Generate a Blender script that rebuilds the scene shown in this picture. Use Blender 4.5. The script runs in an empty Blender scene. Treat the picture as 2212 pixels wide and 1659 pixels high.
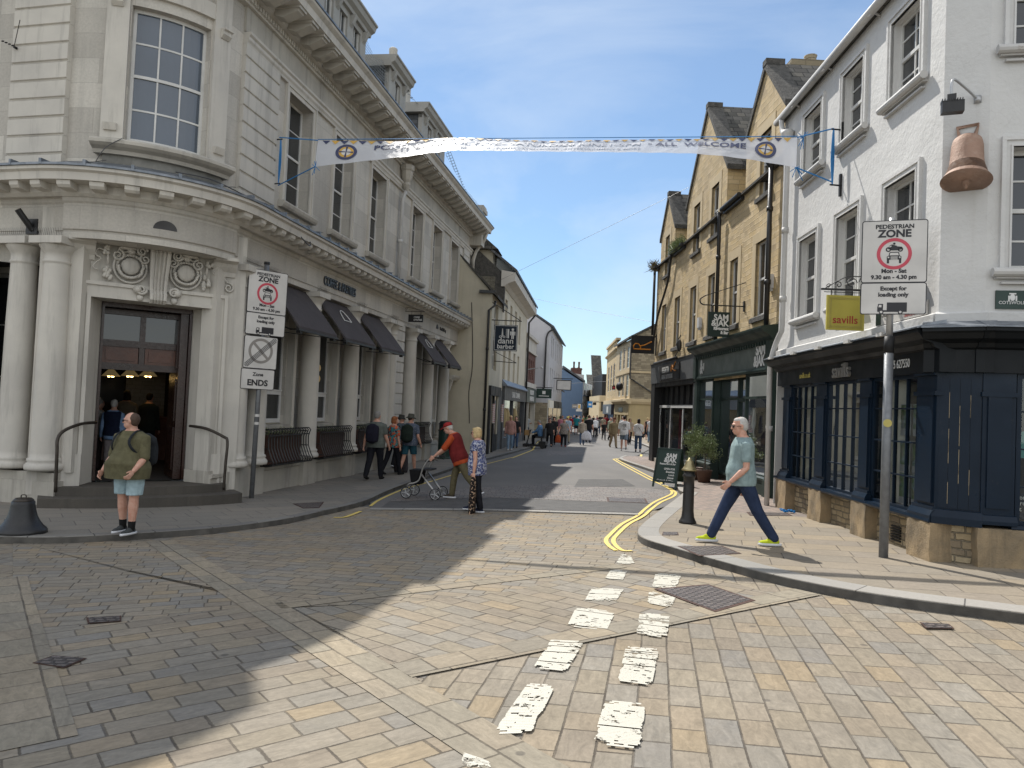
import bpy, math, random
import bmesh
import numpy as np
from mathutils import Vector, Matrix
random.seed(7)
sc = bpy.context.scene
COL = sc.collection
rad = math.radians
# ------------------------------------------------------------------ camera
F, EYE = 740.0, 1.65
PITCH, ROLL = math.atan(23 / 740.0), 0.043
fw = Vector((0, math.cos(PITCH), math.sin(PITCH)))
_u0 = Vector((0, -math.sin(PITCH), math.cos(PITCH)))
_r0 = Vector((1, 0, 0))
RT = _r0 * math.cos(ROLL) + _u0 * math.sin(ROLL)
UP = _u0 * math.cos(ROLL) - _r0 * math.sin(ROLL)
cam = bpy.data.cameras.new('camera')
camo = bpy.data.objects.new('camera', cam)
COL.objects.link(camo)
mw = Matrix((RT, UP, -fw)).transposed().to_4x4()
mw.translation = Vector((0, 0, EYE))
camo.matrix_world = mw
cam.sensor_fit = 'HORIZONTAL'
cam.sensor_width = 36
cam.lens = 36 * F / 1024
cam.clip_start = 0.1
cam.clip_end = 3000
sc.camera = camo
# ------------------------------------------------------------------ light
SUN_AZ, SUN_EL = -23.0, 50.0      # azimuth measured from +Y towards +X
sd = Vector((math.sin(rad(SUN_AZ)) * math.cos(rad(SUN_EL)), math.cos(rad(SUN_AZ)) * math.cos(rad(SUN_EL)), math.sin(rad(SUN_EL))))
sun = bpy.data.lights.new('sun', 'SUN')
sun.energy = 4.6
sun.angle = rad(0.53)
sun.color = (1.0, 0.955, 0.88)
suno = bpy.data.objects.new('sun', sun)
suno.rotation_euler = sd.to_track_quat('Z', 'Y').to_euler()
COL.objects.link(suno)
world = bpy.data.worlds.new('World')
sc.world = world
world.use_nodes = True
wn = world.node_tree
wn.nodes.clear()
wo = wn.nodes.new('ShaderNodeOutputWorld')
bg = wn.nodes.new('ShaderNodeBackground')
sky = wn.nodes.new('ShaderNodeTexSky')
sky.sky_type = 'NISHITA'
sky.sun_disc = False
sky.sun_elevation = rad(SUN_EL)
sky.sun_rotation = rad(SUN_AZ)
sky.air_density = 1.0
sky.dust_density = 0.15
sky.ozone_density = 3.0
bg.inputs[1].default_value = 0.15
tc = wn.nodes.new('ShaderNodeTexCoord')
mp = wn.nodes.new('ShaderNodeMapping')
mp.inputs['Scale'].default_value = (1.0, 1.0, 2.2)
mp.inputs['Rotation'].default_value = (0.3, 0.1, 0.5)
nz = wn.nodes.new('ShaderNodeTexNoise')
nz.inputs['Scale'].default_value = 2.3
nz.inputs['Detail'].default_value = 7
nz.inputs['Roughness'].default_value = 0.55
nz.inputs['Distortion'].default_value = 0.5
cr = wn.nodes.new('ShaderNodeMapRange')
cr.inputs['From Min'].default_value = 0.44
cr.inputs['From Max'].default_value = 0.80
cr.inputs['To Min'].default_value = 0.14
cr.inputs['To Max'].default_value = 0.62
mx = wn.nodes.new('ShaderNodeMix')
mx.data_type = 'RGBA'
mx.inputs[7].default_value = (4.6, 5.1, 5.6, 1)
wn.links.new(tc.outputs['Generated'], mp.inputs[0])
wn.links.new(mp.outputs[0], nz.inputs['Vector'])
wn.links.new(nz.outputs[0], cr.inputs[0])
wn.links.new(cr.outputs[0], mx.inputs[0])
sep = wn.nodes.new('ShaderNodeSeparateXYZ')          # unseen cloud added behind the camera to fill the shade; sky ahead dimmed
wn.links.new(tc.outputs['Generated'], sep.inputs[0])
def wnode(t, **k):
    q = wn.nodes.new(t)
    for a, b in k.items(): setattr(q, a, b)
    return q
r1 = wnode('ShaderNodeMapRange'); r1.inputs['From Min'].default_value = .35; r1.inputs['From Max'].default_value = -.35; r1.inputs['To Max'].default_value = 1.0
wn.links.new(sep.outputs['Y'], r1.inputs[0])
tint = wnode('ShaderNodeMix', data_type='RGBA', blend_type='MIX'); tint.inputs[6].default_value = (.56, .66, .70, 1); tint.inputs[7].default_value = (1, 1, 1, 1)
wn.links.new(r1.outputs[0], tint.inputs[0])
mul = wnode('ShaderNodeMix', data_type='RGBA', blend_type='MULTIPLY'); mul.inputs[0].default_value = 1
wn.links.new(sky.outputs[0], mul.inputs[6]); wn.links.new(tint.outputs[2], mul.inputs[7])
bk = wnode('ShaderNodeMath', operation='MULTIPLY'); bk.inputs[1].default_value = .62
wn.links.new(r1.outputs[0], bk.inputs[0])
bc_ = wnode('ShaderNodeMix', data_type='RGBA'); bc_.inputs[7].default_value = (8.7, 8.4, 7.9, 1)
wn.links.new(bk.outputs[0], bc_.inputs[0]); wn.links.new(mul.outputs[2], bc_.inputs[6])
wn.links.new(bc_.outputs[2], mx.inputs[6])
wn.links.new(mx.outputs[2], bg.inputs[0])
wn.links.new(bg.outputs[0], wo.inputs[0])
sc.view_settings.view_transform = 'Standard'
sc.view_settings.look = 'None'
sc.view_settings.exposure = 0.35
sc.view_settings.gamma = 1
sc.render.engine = 'CYCLES'
sc.cycles.max_bounces = 6
sc.cycles.diffuse_bounces = 3
sc.cycles.transparent_max_bounces = 12
sc.cycles.caustics_reflective = False
sc.cycles.caustics_refractive = False

# ------------------------------------------------------------------ measuring helpers (photo pixel -> place on a known plane)
def ray(px, py):
    return RT * ((px - 512) / F) + UP * ((384 - py) / F) + fw
def gz(x, y):
    return .03 * max(x, -4) + (-.018 * y if y < 15 else -.27 - .007 * (y - 15))
def G(px, py, off=0.0):
    d = ray(px, py)
    lo, hi = .5, 600.
    for _ in range(50):
        m = (lo + hi) / 2
        if EYE + m * d.z > gz(m * d.x, m * d.y) + off: lo = m
        else: hi = m
    return Vector((lo * d.x, lo * d.y, EYE + lo * d.z))
def D(x, y, off=0.0):          # 2212-wide picture
    return G(x / 2.16, y / 2.16, off)
def at(px, py, Y):
    d = ray(px, py)
    return Vector((0, 0, EYE)) + d * (Y / d.y)
def Q(c, r, x, y): return 256 * c + x * .11573, 192 * r + y * .11573
def MM(x, y): return 512 + x * .11573, 240 + y * .11573
def C5(x, y): return 453.3 + x * .1125, 293.3 + y * .1125

class Fr:
    """facade frame: u along the wall, w outwards, z up"""
    def __init__(s, a, ang, out=1):
        s.a = Vector((a[0], a[1], 0)); t = rad(ang)
        s.e = Vector((math.sin(t), math.cos(t), 0)); s.n = Vector((math.cos(t), -math.sin(t), 0)) * out
    def P(s, u, w, z):
        p = s.a + s.e * u + s.n * w
        return Vector((p.x, p.y, z))
    def cuts(s, u0, u1): return [u0, u1]
    def uz(s, p, w=0.0):
        d = ray(*p); a = s.a + s.n * w
        t = (a.x * s.n.x + a.y * s.n.y) / (d.x * s.n.x + d.y * s.n.y)
        q = Vector((0, 0, EYE)) + d * t
        return (q - a).xy.dot(s.e.xy), q.z
class Path(Fr):
    """bank frontage: wing, quarter round corner, street front"""
    def __init__(s):
        Fr.__init__(s, (-5.049, 14.956), 9.75, 1)
        s.R = 1.9; s.u1 = -1.3; s.am = rad(93.2); s.u0 = s.u1 - s.R * s.am
        Mp = s.a + s.e * s.u1; s.O = Mp - s.n * s.R
        s.pm = math.atan2(s.n.y, s.n.x); pw = s.pm - s.am
        s.ew = Vector((math.sin(pw), -math.cos(pw), 0)); s.nw = Vector((math.cos(pw), math.sin(pw), 0))
        s.Wp = s.O + s.nw * s.R; s.Mp = Mp
    def P(s, u, w, z):
        if u >= s.u1: return Fr.P(s, u, w, z)
        if u >= s.u0:
            ph = s.pm - (s.u1 - u) / s.R
            p = s.O + Vector((math.cos(ph), math.sin(ph), 0)) * (s.R + w)
        else: p = s.Wp + s.ew * (s.u0 - u) + s.nw * w
        return Vector((p.x, p.y, z))
    def cuts(s, u0, u1):
        L = [u0, u1] + [k for k in (s.u0, s.u1) if u0 < k < u1]
        k = s.u0
        while k < s.u1:
            if u0 < k < u1: L.append(k)
            k += s.R * s.am / 22
        L = sorted(L); o = [L[0]]
        for k in L[1:]:
            if k - o[-1] > 1e-4: o.append(k)
        return o

# ------------------------------------------------------------------ mesh building
WLOC = {}
class MB:
    def __init__(s): s.v = []; s.f = []; s.uv = []; s.mi = []; s.cur = 0
    def add(s, vs, fs, uvs=None):
        o = len(s.v); s.v += [tuple(p) for p in vs]
        for i, f in enumerate(fs):
            s.f.append([o + k for k in f]); s.uv.append(uvs[i] if uvs else None); s.mi.append(s.cur)
        return s
    def prof(s, fr, u0, u1, pr, caps=True, z_uv=True):
        cu = fr.cuts(u0, u1); n = len(pr); vs = []; fs = []; uv = []
        for u in cu:
            for (w, z) in pr: vs.append(fr.P(u, w, z))
        L = [0]
        for i in range(n):
            a, b = pr[i], pr[(i + 1) % n]; L.append(L[-1] + math.hypot(a[0] - b[0], a[1] - b[1]))
        for k in range(len(cu) - 1):
            for i in range(n):
                j = (i + 1) % n
                fs.append([k * n + i, k * n + j, (k + 1) * n + j, (k + 1) * n + i])
                if abs(pr[i][1] - pr[j][1]) > abs(pr[i][0] - pr[j][0]):
                    a, b = pr[i][1], pr[j][1]
                else: a, b = pr[i][0], pr[j][0]
                uv.append([(cu[k], a), (cu[k], b), (cu[k + 1], b), (cu[k + 1], a)])
        if caps:
            fs.append(list(range(n))); uv.append([(p[0], p[1]) for p in pr])
            m = (len(cu) - 1) * n
            fs.append([m + i for i in range(n)][::-1]); uv.append([(p[0], p[1]) for p in pr][::-1])
        return s.add(vs, fs, uv)
    def box(s, fr, u0, u1, z0, z1, w0, w1):
        return s.prof(fr, u0, u1, [(w0, z0), (w1, z0), (w1, z1), (w0, z1)])
    def bx(s, c, sx, sy, sz, rz=0, M=None):       # plain box by centre and sizes
        vs = []
        for i in (-1, 1):
            for j in (-1, 1):
                for k in (-1, 1):
                    p = Vector((i * sx / 2, j * sy / 2, k * sz / 2))
                    if rz: p = Matrix.Rotation(rz, 3, 'Z') @ p
                    if M: p = M @ p
                    vs.append(p + Vector(c))
        return s.add(vs, [[0, 1, 3, 2], [4, 6, 7, 5], [0, 4, 5, 1], [2, 3, 7, 6], [0, 2, 6, 4], [1, 5, 7, 3]])
    def tube(s, pts, r, n=8, flat=1.0):
        pts = [Vector(p) for p in pts]; m = len(pts)
        rs = r if isinstance(r, (list, tuple)) else [r] * m
        vs = []; ref = None
        for i, p in enumerate(pts):
            t = (pts[min(i + 1, m - 1)] - pts[max(i - 1, 0)]).normalized()
            if ref is None:
                ref = t.cross(Vector((0, 0, 1)))
                if ref.length < .05: ref = t.cross(Vector((0, 1, 0)))
            x = (ref - t * ref.dot(t)).normalized(); y = t.cross(x); ref = x
            for k in range(n):
                a = 2 * math.pi * k / n
                vs.append(p + x * (math.cos(a) * rs[i]) + y * (math.sin(a) * rs[i] * flat))
        fs = [[i * n + k, i * n + (k + 1) % n, (i + 1) * n + (k + 1) % n, (i + 1) * n + k] for i in range(m - 1) for k in range(n)]
        fs += [list(range(n))[::-1], [(m - 1) * n + k for k in range(n)]]
        return s.add(vs, fs)
    def lathe(s, c, pr, n=20, sx=1, sy=1, a0=0, M=None):
        vs = []; m = len(pr); c = Vector(c)
        for (r, z) in pr:
            for k in range(n):
                a = a0 + 2 * math.pi * k / n
                p = Vector((r * math.cos(a) * sx, r * math.sin(a) * sy, z))
                if M: p = M @ p
                vs.append(c + p)
        fs = []; uv = []
        for i in range(m - 1):
            for k in range(n):
                fs.append([i * n + k, i * n + (k + 1) % n, (i + 1) * n + (k + 1) % n, (i + 1) * n + k])
                rr = max(pr[i][0], .05)
                uv.append([(k * rr * 6.28 / n, c.z + pr[i][1]), ((k + 1) * rr * 6.28 / n, c.z + pr[i][1]), ((k + 1) * rr * 6.28 / n, c.z + pr[i + 1][1]), (k * rr * 6.28 / n, c.z + pr[i + 1][1])])
        fs += [list(range(n))[::-1], [(m - 1) * n + k for k in range(n)]]; uv += [None, None]
        return s.add(vs, fs, uv)
    def ell(s, c, rx, ry, rz, n=12, m=8, M=None):
        pr = [(max(1e-4, math.sin(math.pi * i / m)), -math.cos(math.pi * i / m)) for i in range(m + 1)]
        vs = []
        for (r, z) in pr:
            for k in range(n):
                a = 2 * math.pi * k / n
                p = Vector((r * math.cos(a) * rx, r * math.sin(a) * ry, z * rz))
                if M: p = M @ p
                vs.append(Vector(c) + p)
        fs = [[i * n + k, i * n + (k + 1) % n, (i + 1) * n + (k + 1) % n, (i + 1) * n + k] for i in range(m) for k in range(n)]
        fs += [list(range(n))[::-1], [m * n + k for k in range(n)]]
        return s.add(vs, fs)
    def poly(s, pts, d=None):                    # flat polygon, extruded by vector d
        pts = [Vector(p) for p in pts]; n = len(pts)
        if d is None: return s.add(pts, [list(range(n))])
        d = Vector(d)
        return s.add(pts + [p + d for p in pts], [list(range(n))[::-1], [n + i for i in range(n)]] + [[i, (i + 1) % n, n + (i + 1) % n, n + i] for i in range(n)])
    def wall(s, fr, rects, holes, depth=.3, w=0.0, eps=1e-4):
        """wall sheet with openings and their reveals"""
        us = sorted({round(k, 4) for r in rects + holes for k in r[:2]})
        ex = []
        for a, b in zip(us, us[1:]): ex += fr.cuts(a, b)
        us = sorted({round(k, 4) for k in ex})
        zs = sorted({round(k, 4) for r in rects + holes for k in r[2:4]})
        inside = lambda R, u, z: any(r[0] < u < r[1] and r[2] < z < r[3] for r in R)
        for a, b in zip(us, us[1:]):
            if b - a < eps: continue
            for c, d in zip(zs, zs[1:]):
                um, zm = (a + b) / 2, (c + d) / 2
                if inside(rects, um, zm) and not inside(holes, um, zm):
                    s.add([fr.P(a, w, c), fr.P(b, w, c), fr.P(b, w, d), fr.P(a, w, d)], [[0, 1, 2, 3]], [[(a, c), (b, c), (b, d), (a, d)]])
        for h in holes:
            a, b, c, d = h[:4]; k = w - depth
            cu = fr.cuts(a, b)
            for z in (c, d):
                for x, y in zip(cu, cu[1:]):
                    s.add([fr.P(x, w, z), fr.P(y, w, z), fr.P(y, k, z), fr.P(x, k, z)], [[0, 1, 2, 3]], [[(x, 0), (y, 0), (y, depth), (x, depth)]])
            for u in (a, b):
                s.add([fr.P(u, w, c), fr.P(u, w, d), fr.P(u, k, d), fr.P(u, k, c)], [[0, 1, 2, 3]], [[(0, c), (0, d), (depth, d), (depth, c)]])
        return s
    def build(s, name, mat, parent=None, smooth=False, recalc=True, local=False, weld=False):
        me = bpy.data.meshes.new(name)
        me.from_pydata(s.v, [], s.f); me.validate()
        mats = mat if isinstance(mat, (list, tuple)) else [mat]
        for m in mats: me.materials.append(m)
        if len(mats) > 1 and len(me.polygons) == len(s.mi): me.polygons.foreach_set('material_index', s.mi)
        uvl = me.uv_layers.new(name='UVMap').data
        ok = len(me.polygons) == len(s.uv)
        for p in me.polygons:
            uvs = s.uv[p.index] if ok else None
            n = p.normal
            if uvs and len(uvs) == p.loop_total:
                for k, li in enumerate(p.loop_indices): uvl[li].uv = uvs[k]
            else:
                if abs(n.z) > .75:
                    for li in p.loop_indices:
                        q = me.vertices[me.loops[li].vertex_index].co; uvl[li].uv = (q.x, q.y)
                else:
                    t = Vector((-n.y, n.x)).normalized() if abs(n.x) + abs(n.y) > 1e-6 else Vector((1, 0))
                    for li in p.loop_indices:
                        q = me.vertices[me.loops[li].vertex_index].co; uvl[li].uv = (q.x * t.x + q.y * t.y, q.z)
            p.use_smooth = smooth
        if recalc or weld:
            bm = bmesh.new(); bm.from_mesh(me)
            if weld: bmesh.ops.remove_doubles(bm, verts=bm.verts, dist=1e-4)
            bmesh.ops.recalc_face_normals(bm, faces=bm.faces); bm.to_mesh(me); bm.free()
        o = bpy.data.objects.new(name, me); COL.objects.link(o)
        WLOC[o.name] = Vector((0, 0, 0))
        if parent:
            o.parent = parent
            if not local: o.location = -WLOC.get(parent.name, Vector((0, 0, 0)))
        return o
def tag(o, label, cat, group=None, kind=None):
    o['label'] = label; o['category'] = cat
    if group: o['group'] = group
    if kind: o['kind'] = kind
    return o
def thing(name, loc, label, cat, group=None, rz=0):
    o = bpy.data.objects.new(name, None); COL.objects.link(o); o.location = loc; o.rotation_euler = (0, 0, rz)
    o.empty_display_size = .2
    WLOC[o.name] = Vector(loc)
    return tag(o, label, cat, group)
def copy_thing(r, loc, rz, label):
    c = r.copy(); COL.objects.link(c); c.location = loc; c.rotation_euler = (0, 0, rz); c['label'] = label
    for ch in list(r.children):
        d = ch.copy(); COL.objects.link(d); d.parent = c
        for g in list(ch.children):
            e = g.copy(); COL.objects.link(e); e.parent = d
    return c
def structure(o):
    o['kind'] = 'structure'; return o

# ------------------------------------------------------------------ materials
class NT:
    def __init__(s, name):
        s.m = bpy.data.materials.new(name); s.m.use_nodes = True; s.t = s.m.node_tree
        s.b = s.t.nodes['Principled BSDF']; s.out = s.t.nodes['Material Output']
    def nd(s, typ, props=None, **ins):
        n = s.t.nodes.new('ShaderNode' + typ)
        for k, v in (props or {}).items(): setattr(n, k, v)
        for k, v in ins.items():
            key = int(k[1:]) if k[0] == '_' and k[1:].isdigit() else k.replace('_', ' ')
            s.put(n.inputs[key], v)
        return n
    def put(s, sock, v):
        if isinstance(v, bpy.types.NodeSocket): s.t.links.new(v, sock)
        elif isinstance(v, bpy.types.Node): s.t.links.new(v.outputs[0], sock)
        else:
            if isinstance(v, tuple) and len(v) == 3 and sock.type == 'RGBA': v = v + (1,)
            sock.default_value = v
    def math(s, op, a, b=0.0, c=0.0):
        return s.nd('Math', {'operation': op}, _0=a, _1=b, _2=c).outputs[0]
    def mix(s, f, a, b, mode='MIX'):
        n = s.t.nodes.new('ShaderNodeMix'); n.data_type = 'RGBA'; n.blend_type = mode
        s.put(n.inputs[0], f); s.put(n.inputs[6], a); s.put(n.inputs[7], b)
        return n.outputs[2]
    def noise(s, vec, scale, detail=4, rough=.55, dist=0):
        return s.nd('TexNoise', None, Vector=vec, Scale=scale, Detail=float(detail), Roughness=rough, Distortion=dist).outputs[0]
    def rng(s, v, a, b, c=0.0, d=1.0):
        return s.nd('MapRange', None, Value=v, From_Min=a, From_Max=b, To_Min=c, To_Max=d).outputs[0]
    def ramp(s, v, cols, const=False):
        n = s.t.nodes.new('ShaderNodeValToRGB'); s.put(n.inputs[0], v); e = n.color_ramp.elements
        if const: n.color_ramp.interpolation = 'CONSTANT'
        while len(e) > 1: e.remove(e[-1])
        k = len(cols)
        for i, c in enumerate(cols):
            p = i / k if const else i / max(1, k - 1)
            el = e[0] if i == 0 else e.new(p)
            el.position = p; el.color = tuple(c) + (1,)
        return n.outputs[0]
    def uv(s): return s.nd('UVMap').outputs[0]
    def obj(s): return s.nd('TexCoord').outputs['Object']
    def done(s, col, rough=.8, bump=None, strength=.3, dist=.01, metal=0.0, spec=.5):
        s.put(s.b.inputs['Base Color'], col); s.put(s.b.inputs['Roughness'], rough); s.put(s.b.inputs['Metallic'], metal)
        s.put(s.b.inputs['Specular IOR Level'], spec)
        if bump is not None:
            bn = s.nd('Bump', None, Strength=strength, Distance=dist, Height=bump)
            s.put(s.b.inputs['Normal'], bn.outputs[0])
        return s.m
def surf(name, c1, c2=None, scale=3, rough=.7, bump=.15, bscale=40, metal=0.0, detail=5, dist=.01, rvar=.1, spec=.5):
    n = NT(name); v = n.obj(); c2 = c2 or tuple(k * .8 for k in c1)
    a = n.noise(v, scale, detail); b = n.noise(v, bscale, 3)
    col = n.mix(n.rng(a, .35, .7), c1, c2)
    r = n.rng(b, .3, .7, rough - rvar, min(1., rough + rvar))
    return n.done(col, r, b, bump, dist, metal, spec)
def masonry(name, w, h, joint, cols, mortar, rough=.85, bump=.5, warp=.0, stain=None, stain_f=0.0, jit=.25, bdist=.012, fine=60, mort_vis=1.0, streak=0.0, rowvar=0.0, riven=0.0, spec=.4):
    n = NT(name); uv = n.uv()
    if warp:
        ns = n.nd('TexNoise', None, Vector=uv, Scale=2.2, Detail=3.0)
        off = n.nd('VectorMath', {'operation': 'SUBTRACT'}, _0=ns.outputs[1], _1=(.5, .5, .5))
        sc_ = n.nd('VectorMath', {'operation': 'SCALE'}, _0=off.outputs[0], Scale=warp)
        vec = n.nd('VectorMath', {'operation': 'ADD'}, _0=uv, _1=sc_.outputs[0]).outputs[0]
    else: vec = uv
    sp = n.nd('SeparateXYZ', None, Vector=vec)
    u, v = sp.outputs[0], sp.outputs[1]
    if rowvar:
        wv = n.nd('TexNoise', {'noise_dimensions': '1D'}, W=v, Scale=1.0 / h * .23, Detail=0.0)
        v = n.math('ADD', v, n.math('MULTIPLY', wv.outputs[0], rowvar))
    vr = n.math('DIVIDE', v, h); row = n.math('FLOOR', vr); fv = n.math('FRACT', vr)
    rr = n.nd('TexWhiteNoise', {'noise_dimensions': '1D'}, W=row).outputs[0]
    # every other course offset by half, plus jitter
    off = n.math('ADD', n.math('MULTIPLY', n.math('MODULO', row, 2.0), .5), n.math('MULTIPLY', rr, jit))
    wv = n.nd('TexNoise', {'noise_dimensions': '2D'}, Vector=n.nd('CombineXYZ', None, X=n.math('MULTIPLY', u, .9 / w * .5), Y=n.math('MULTIPLY', row, 3.7)).outputs[0], Scale=1.0, Detail=0.0).outputs[0]
    ur = n.math('ADD', n.math('ADD', n.math('DIVIDE', u, w), off), n.math('MULTIPLY', wv, jit * 1.6))
    colm = n.math('FLOOR', ur); fu = n.math('FRACT', ur)
    du = n.math('MULTIPLY', n.math('MINIMUM', fu, n.math('SUBTRACT', 1.0, fu)), w)
    dv = n.math('MULTIPLY', n.math('MINIMUM', fv, n.math('SUBTRACT', 1.0, fv)), h)
    dd = n.math('MINIMUM', du, dv)
    fn = n.noise(uv, fine, 4, .65)
    dd2 = n.math('ADD', dd, n.math('MULTIPLY', n.math('SUBTRACT', fn, .5), joint * 1.3))
    mask = n.rng(dd2, joint * .35, joint * .8)          # 1 on the stone
    wn_ = n.nd('TexWhiteNoise', {'noise_dimensions': '2D'}, Vector=n.nd('CombineXYZ', None, X=colm, Y=row).outputs[0])
    rnd = wn_.outputs[0]
    base = n.ramp(rnd, cols, const=True)
    mot = n.noise(uv, 9, 6, .6)
    base = n.mix(n.rng(mot, .3, .75, 0, .55), base, n.mix(.5, base, cols[0]), 'MIX')
    base = n.mix(1.0, base, n.ramp(n.noise(uv, 26, 5, .7), [(.66, .66, .66), (1.16, 1.16, 1.16)]), 'MULTIPLY')
    if stain:
        st = n.noise(uv, .55, 5, .6)
        base = n.mix(n.rng(st, .45, .75, 0, stain_f), base, stain)
    if streak:
        sv = n.nd('Mapping', None, Vector=uv, Scale=(3.0, .22, 1.0)).outputs[0]
        base = n.mix(n.rng(n.noise(sv, 1.3, 5, .65), .5, .8, 0, streak), base, stain or mortar)
    if riven:
        rv = n.noise(n.nd('Mapping', None, Vector=n.nd('VectorMath', {'operation': 'ADD'}, _0=uv, _1=n.nd('CombineXYZ', None, X=n.math('MULTIPLY', rnd, 9.0), Y=n.math('MULTIPLY', rnd, 5.0)).outputs[0]).outputs[0], Scale=(5.0, 16.0, 1.0)).outputs[0], 1.0, 6, .7, 1.2)
        base = n.mix(riven, base, n.mix(1.0, base, n.ramp(rv, [(.42, .40, .38), (.8, .79, .78), (1.22, 1.2, 1.18), (1.4, 1.38, 1.34)]), 'MULTIPLY'))
        gum = n.nd('TexVoronoi', {'feature': 'F1'}, Vector=uv, Scale=1.5).outputs[0]
        base = n.mix(n.rng(gum, .035, .05, .55, 0), base, (.07, .065, .06))
        big = n.noise(uv, .33, 5, .65)
        base = n.mix(n.rng(big, .45, .7, 0, .5), base, n.mix(1.0, base, (.72, .70, .69), 'MULTIPLY'))
        mort_vis = n.rng(n.noise(uv, 2.4, 4, .7), .3, .62, .25, 1.0)
        fn = n.math('ADD', fn, n.math('MULTIPLY', rv, .9))
    col = n.mix(n.math('MULTIPLY', n.math('SUBTRACT', 1.0, mask), mort_vis), base, mortar)
    hgt = n.math('ADD', n.math('MULTIPLY', mask, .7), n.math('ADD', n.math('MULTIPLY', fn, .22), n.math('MULTIPLY', rnd, .12)))
    return n.done(col, n.rng(fn, .3, .7, rough - .1, min(1, rough + .08)), hgt, bump, bdist, 0.0, spec)
def stone_plain(name, c1, c2, dirt, df=.5, bump=.15, scale=1.2):
    n = NT(name); v = n.obj(); uv = n.uv()
    a = n.noise(v, scale, 7, .6)
    col = n.mix(n.rng(a, .35, .68), c1, c2)
    sv = n.nd('Mapping', None, Vector=v, Scale=(4.0, 4.0, .35)).outputs[0]
    s_ = n.noise(sv, 1.0, 6, .7)
    col = n.mix(n.rng(s_, .52, .78, 0, df), col, dirt)
    f = n.noise(v, 55, 4, .6)
    return n.done(col, n.rng(f, .3, .7, .7, .92), n.math('ADD', f, n.math('MULTIPLY', a, 2.0)), bump, .01)
def paint(name, c, rough=.35, wear=None, wf=.0, spec=.5, metal=0.0):
    n = NT(name); v = n.obj()
    a = n.noise(v, 2.5, 5); f = n.noise(v, 60, 3)
    col = n.mix(n.rng(a, .3, .75), c, tuple(k * .78 for k in c))
    if wear: col = n.mix(n.rng(n.noise(v, 7, 8, .75), .62, .7, 0, wf), col, wear)
    return n.done(col, n.rng(a, .3, .7, rough - .06, rough + .14), f, .06, .004, metal, spec)
def glass_dark(name, c=(.018, .02, .022), rough=.04, spec=.8):
    n = NT(name); v = n.obj()
    a = n.noise(v, .8, 3)
    w_ = n.noise(v, 1.7, 2)
    return n.done(n.mix(a, c, tuple(k * 1.8 for k in c)), rough, w_, .12, .03, 0.0, spec)
def glass_clear(name, tint=(.88, .9, .88), f0=.03, mixv=.22):
    n = NT(name)
    tr = n.nd('BsdfTransparent', None, Color=tint + (1,)); gl = n.nd('BsdfGlossy', None, Color=(.9, .95, 1, 1), Roughness=.02)
    wv = n.nd('Bump', None, Strength=.08, Distance=.02, Height=n.noise(n.obj(), 1.3, 2))
    n.put(gl.inputs['Normal'], wv.outputs[0])
    fr = n.nd('Fresnel', None, IOR=1.45 + mixv * .3)
    f = n.math('ADD', n.math('MULTIPLY', fr.outputs[0], .9), f0)
    ms = n.nd('MixShader', None, _0=n.math('MINIMUM', f, .95), _1=tr.outputs[0], _2=gl.outputs[0])
    n.t.links.new(ms.outputs[0], n.out.inputs[0])
    return n.m
def emit(name, c, s):
    n = NT(name); n.put(n.b.inputs['Base Color'], c); n.put(n.b.inputs['Emission Color'], c); n.put(n.b.inputs['Emission Strength'], s)
    return n.m
def cloth(name, c, c2=None, scale=14, rough=.9, pat=None):
    n = NT(name); v = n.obj(); c2 = c2 or tuple(k * .72 for k in c)
    a = n.noise(v, scale, 4, .6, .4)
    col = n.mix(n.rng(a, .35, .7), c, c2)
    if pat:
        vo = n.nd('TexVoronoi', {'feature': 'F1'}, Vector=v, Scale=pat[0])
        col = n.mix(n.rng(vo.outputs[0], pat[1], pat[1] + .08), col, pat[2])
        if len(pat) > 3: col = n.mix(n.rng(n.noise(v, pat[0] * .8, 2), .5, .56), col, pat[3])
    fold = n.noise(n.nd('Mapping', None, Vector=v, Scale=(1.0, 1.0, .45)).outputs[0], 9, 3, .5, .6)
    return n.done(col, rough, n.math('ADD', fold, n.math('MULTIPLY', n.noise(v, 220, 2), .08)), .55, .03, 0.0, .15)
def skin(name, c):
    n = NT(name); v = n.obj()
    col = n.mix(n.rng(n.noise(v, 18, 4), .35, .7), c, (c[0] * .86, c[1] * .72, c[2] * .68))
    n.put(n.b.inputs['Subsurface Weight'], .08); n.put(n.b.inputs['Subsurface Radius'], (.02, .008, .004))
    return n.done(col, .55, n.noise(v, 120, 2), .1, .003, 0.0, .35)

M = {}
PORT = [(.57, .54, .48), (.51, .48, .425), (.61, .575, .51), (.47, .44, .39)]
M['ashlar'] = masonry('portland_ashlar', 1.15, .42, .008, PORT, (.30, .28, .25), bump=.18, stain=(.26, .25, .225), stain_f=.55, fine=30, jit=.3, mort_vis=.6, streak=.6)
M['portland'] = stone_plain('portland_stone', (.57, .54, .48), (.48, .455, .41), (.24, .23, .205), .75)
M['portland_dirty'] = stone_plain('weathered_portland', (.48, .45, .39), (.35, .33, .29), (.17, .16, .145), .8)
M['algae'] = stone_plain('stained_portland', (.30, .29, .26), (.11, .11, .10), (.07, .07, .065), .7)
M['lead'] = surf('lead_sheet', (.14, .16, .185), (.26, .28, .31), 5, .45, .3, 25, .5)
M['slate'] = masonry('slate_roof', .25, .16, .012, [(.10, .105, .115), (.08, .085, .09), (.125, .13, .14), (.07, .072, .08)], (.03, .03, .03), .6, .6, fine=40)
M['stoneroof'] = masonry('stone_tile_roof', .28, .17, .02, [(.10, .095, .085), (.075, .07, .062), (.13, .12, .10), (.06, .058, .05)], (.02, .02, .018), .9, .9, warp=.03, fine=30)
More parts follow.
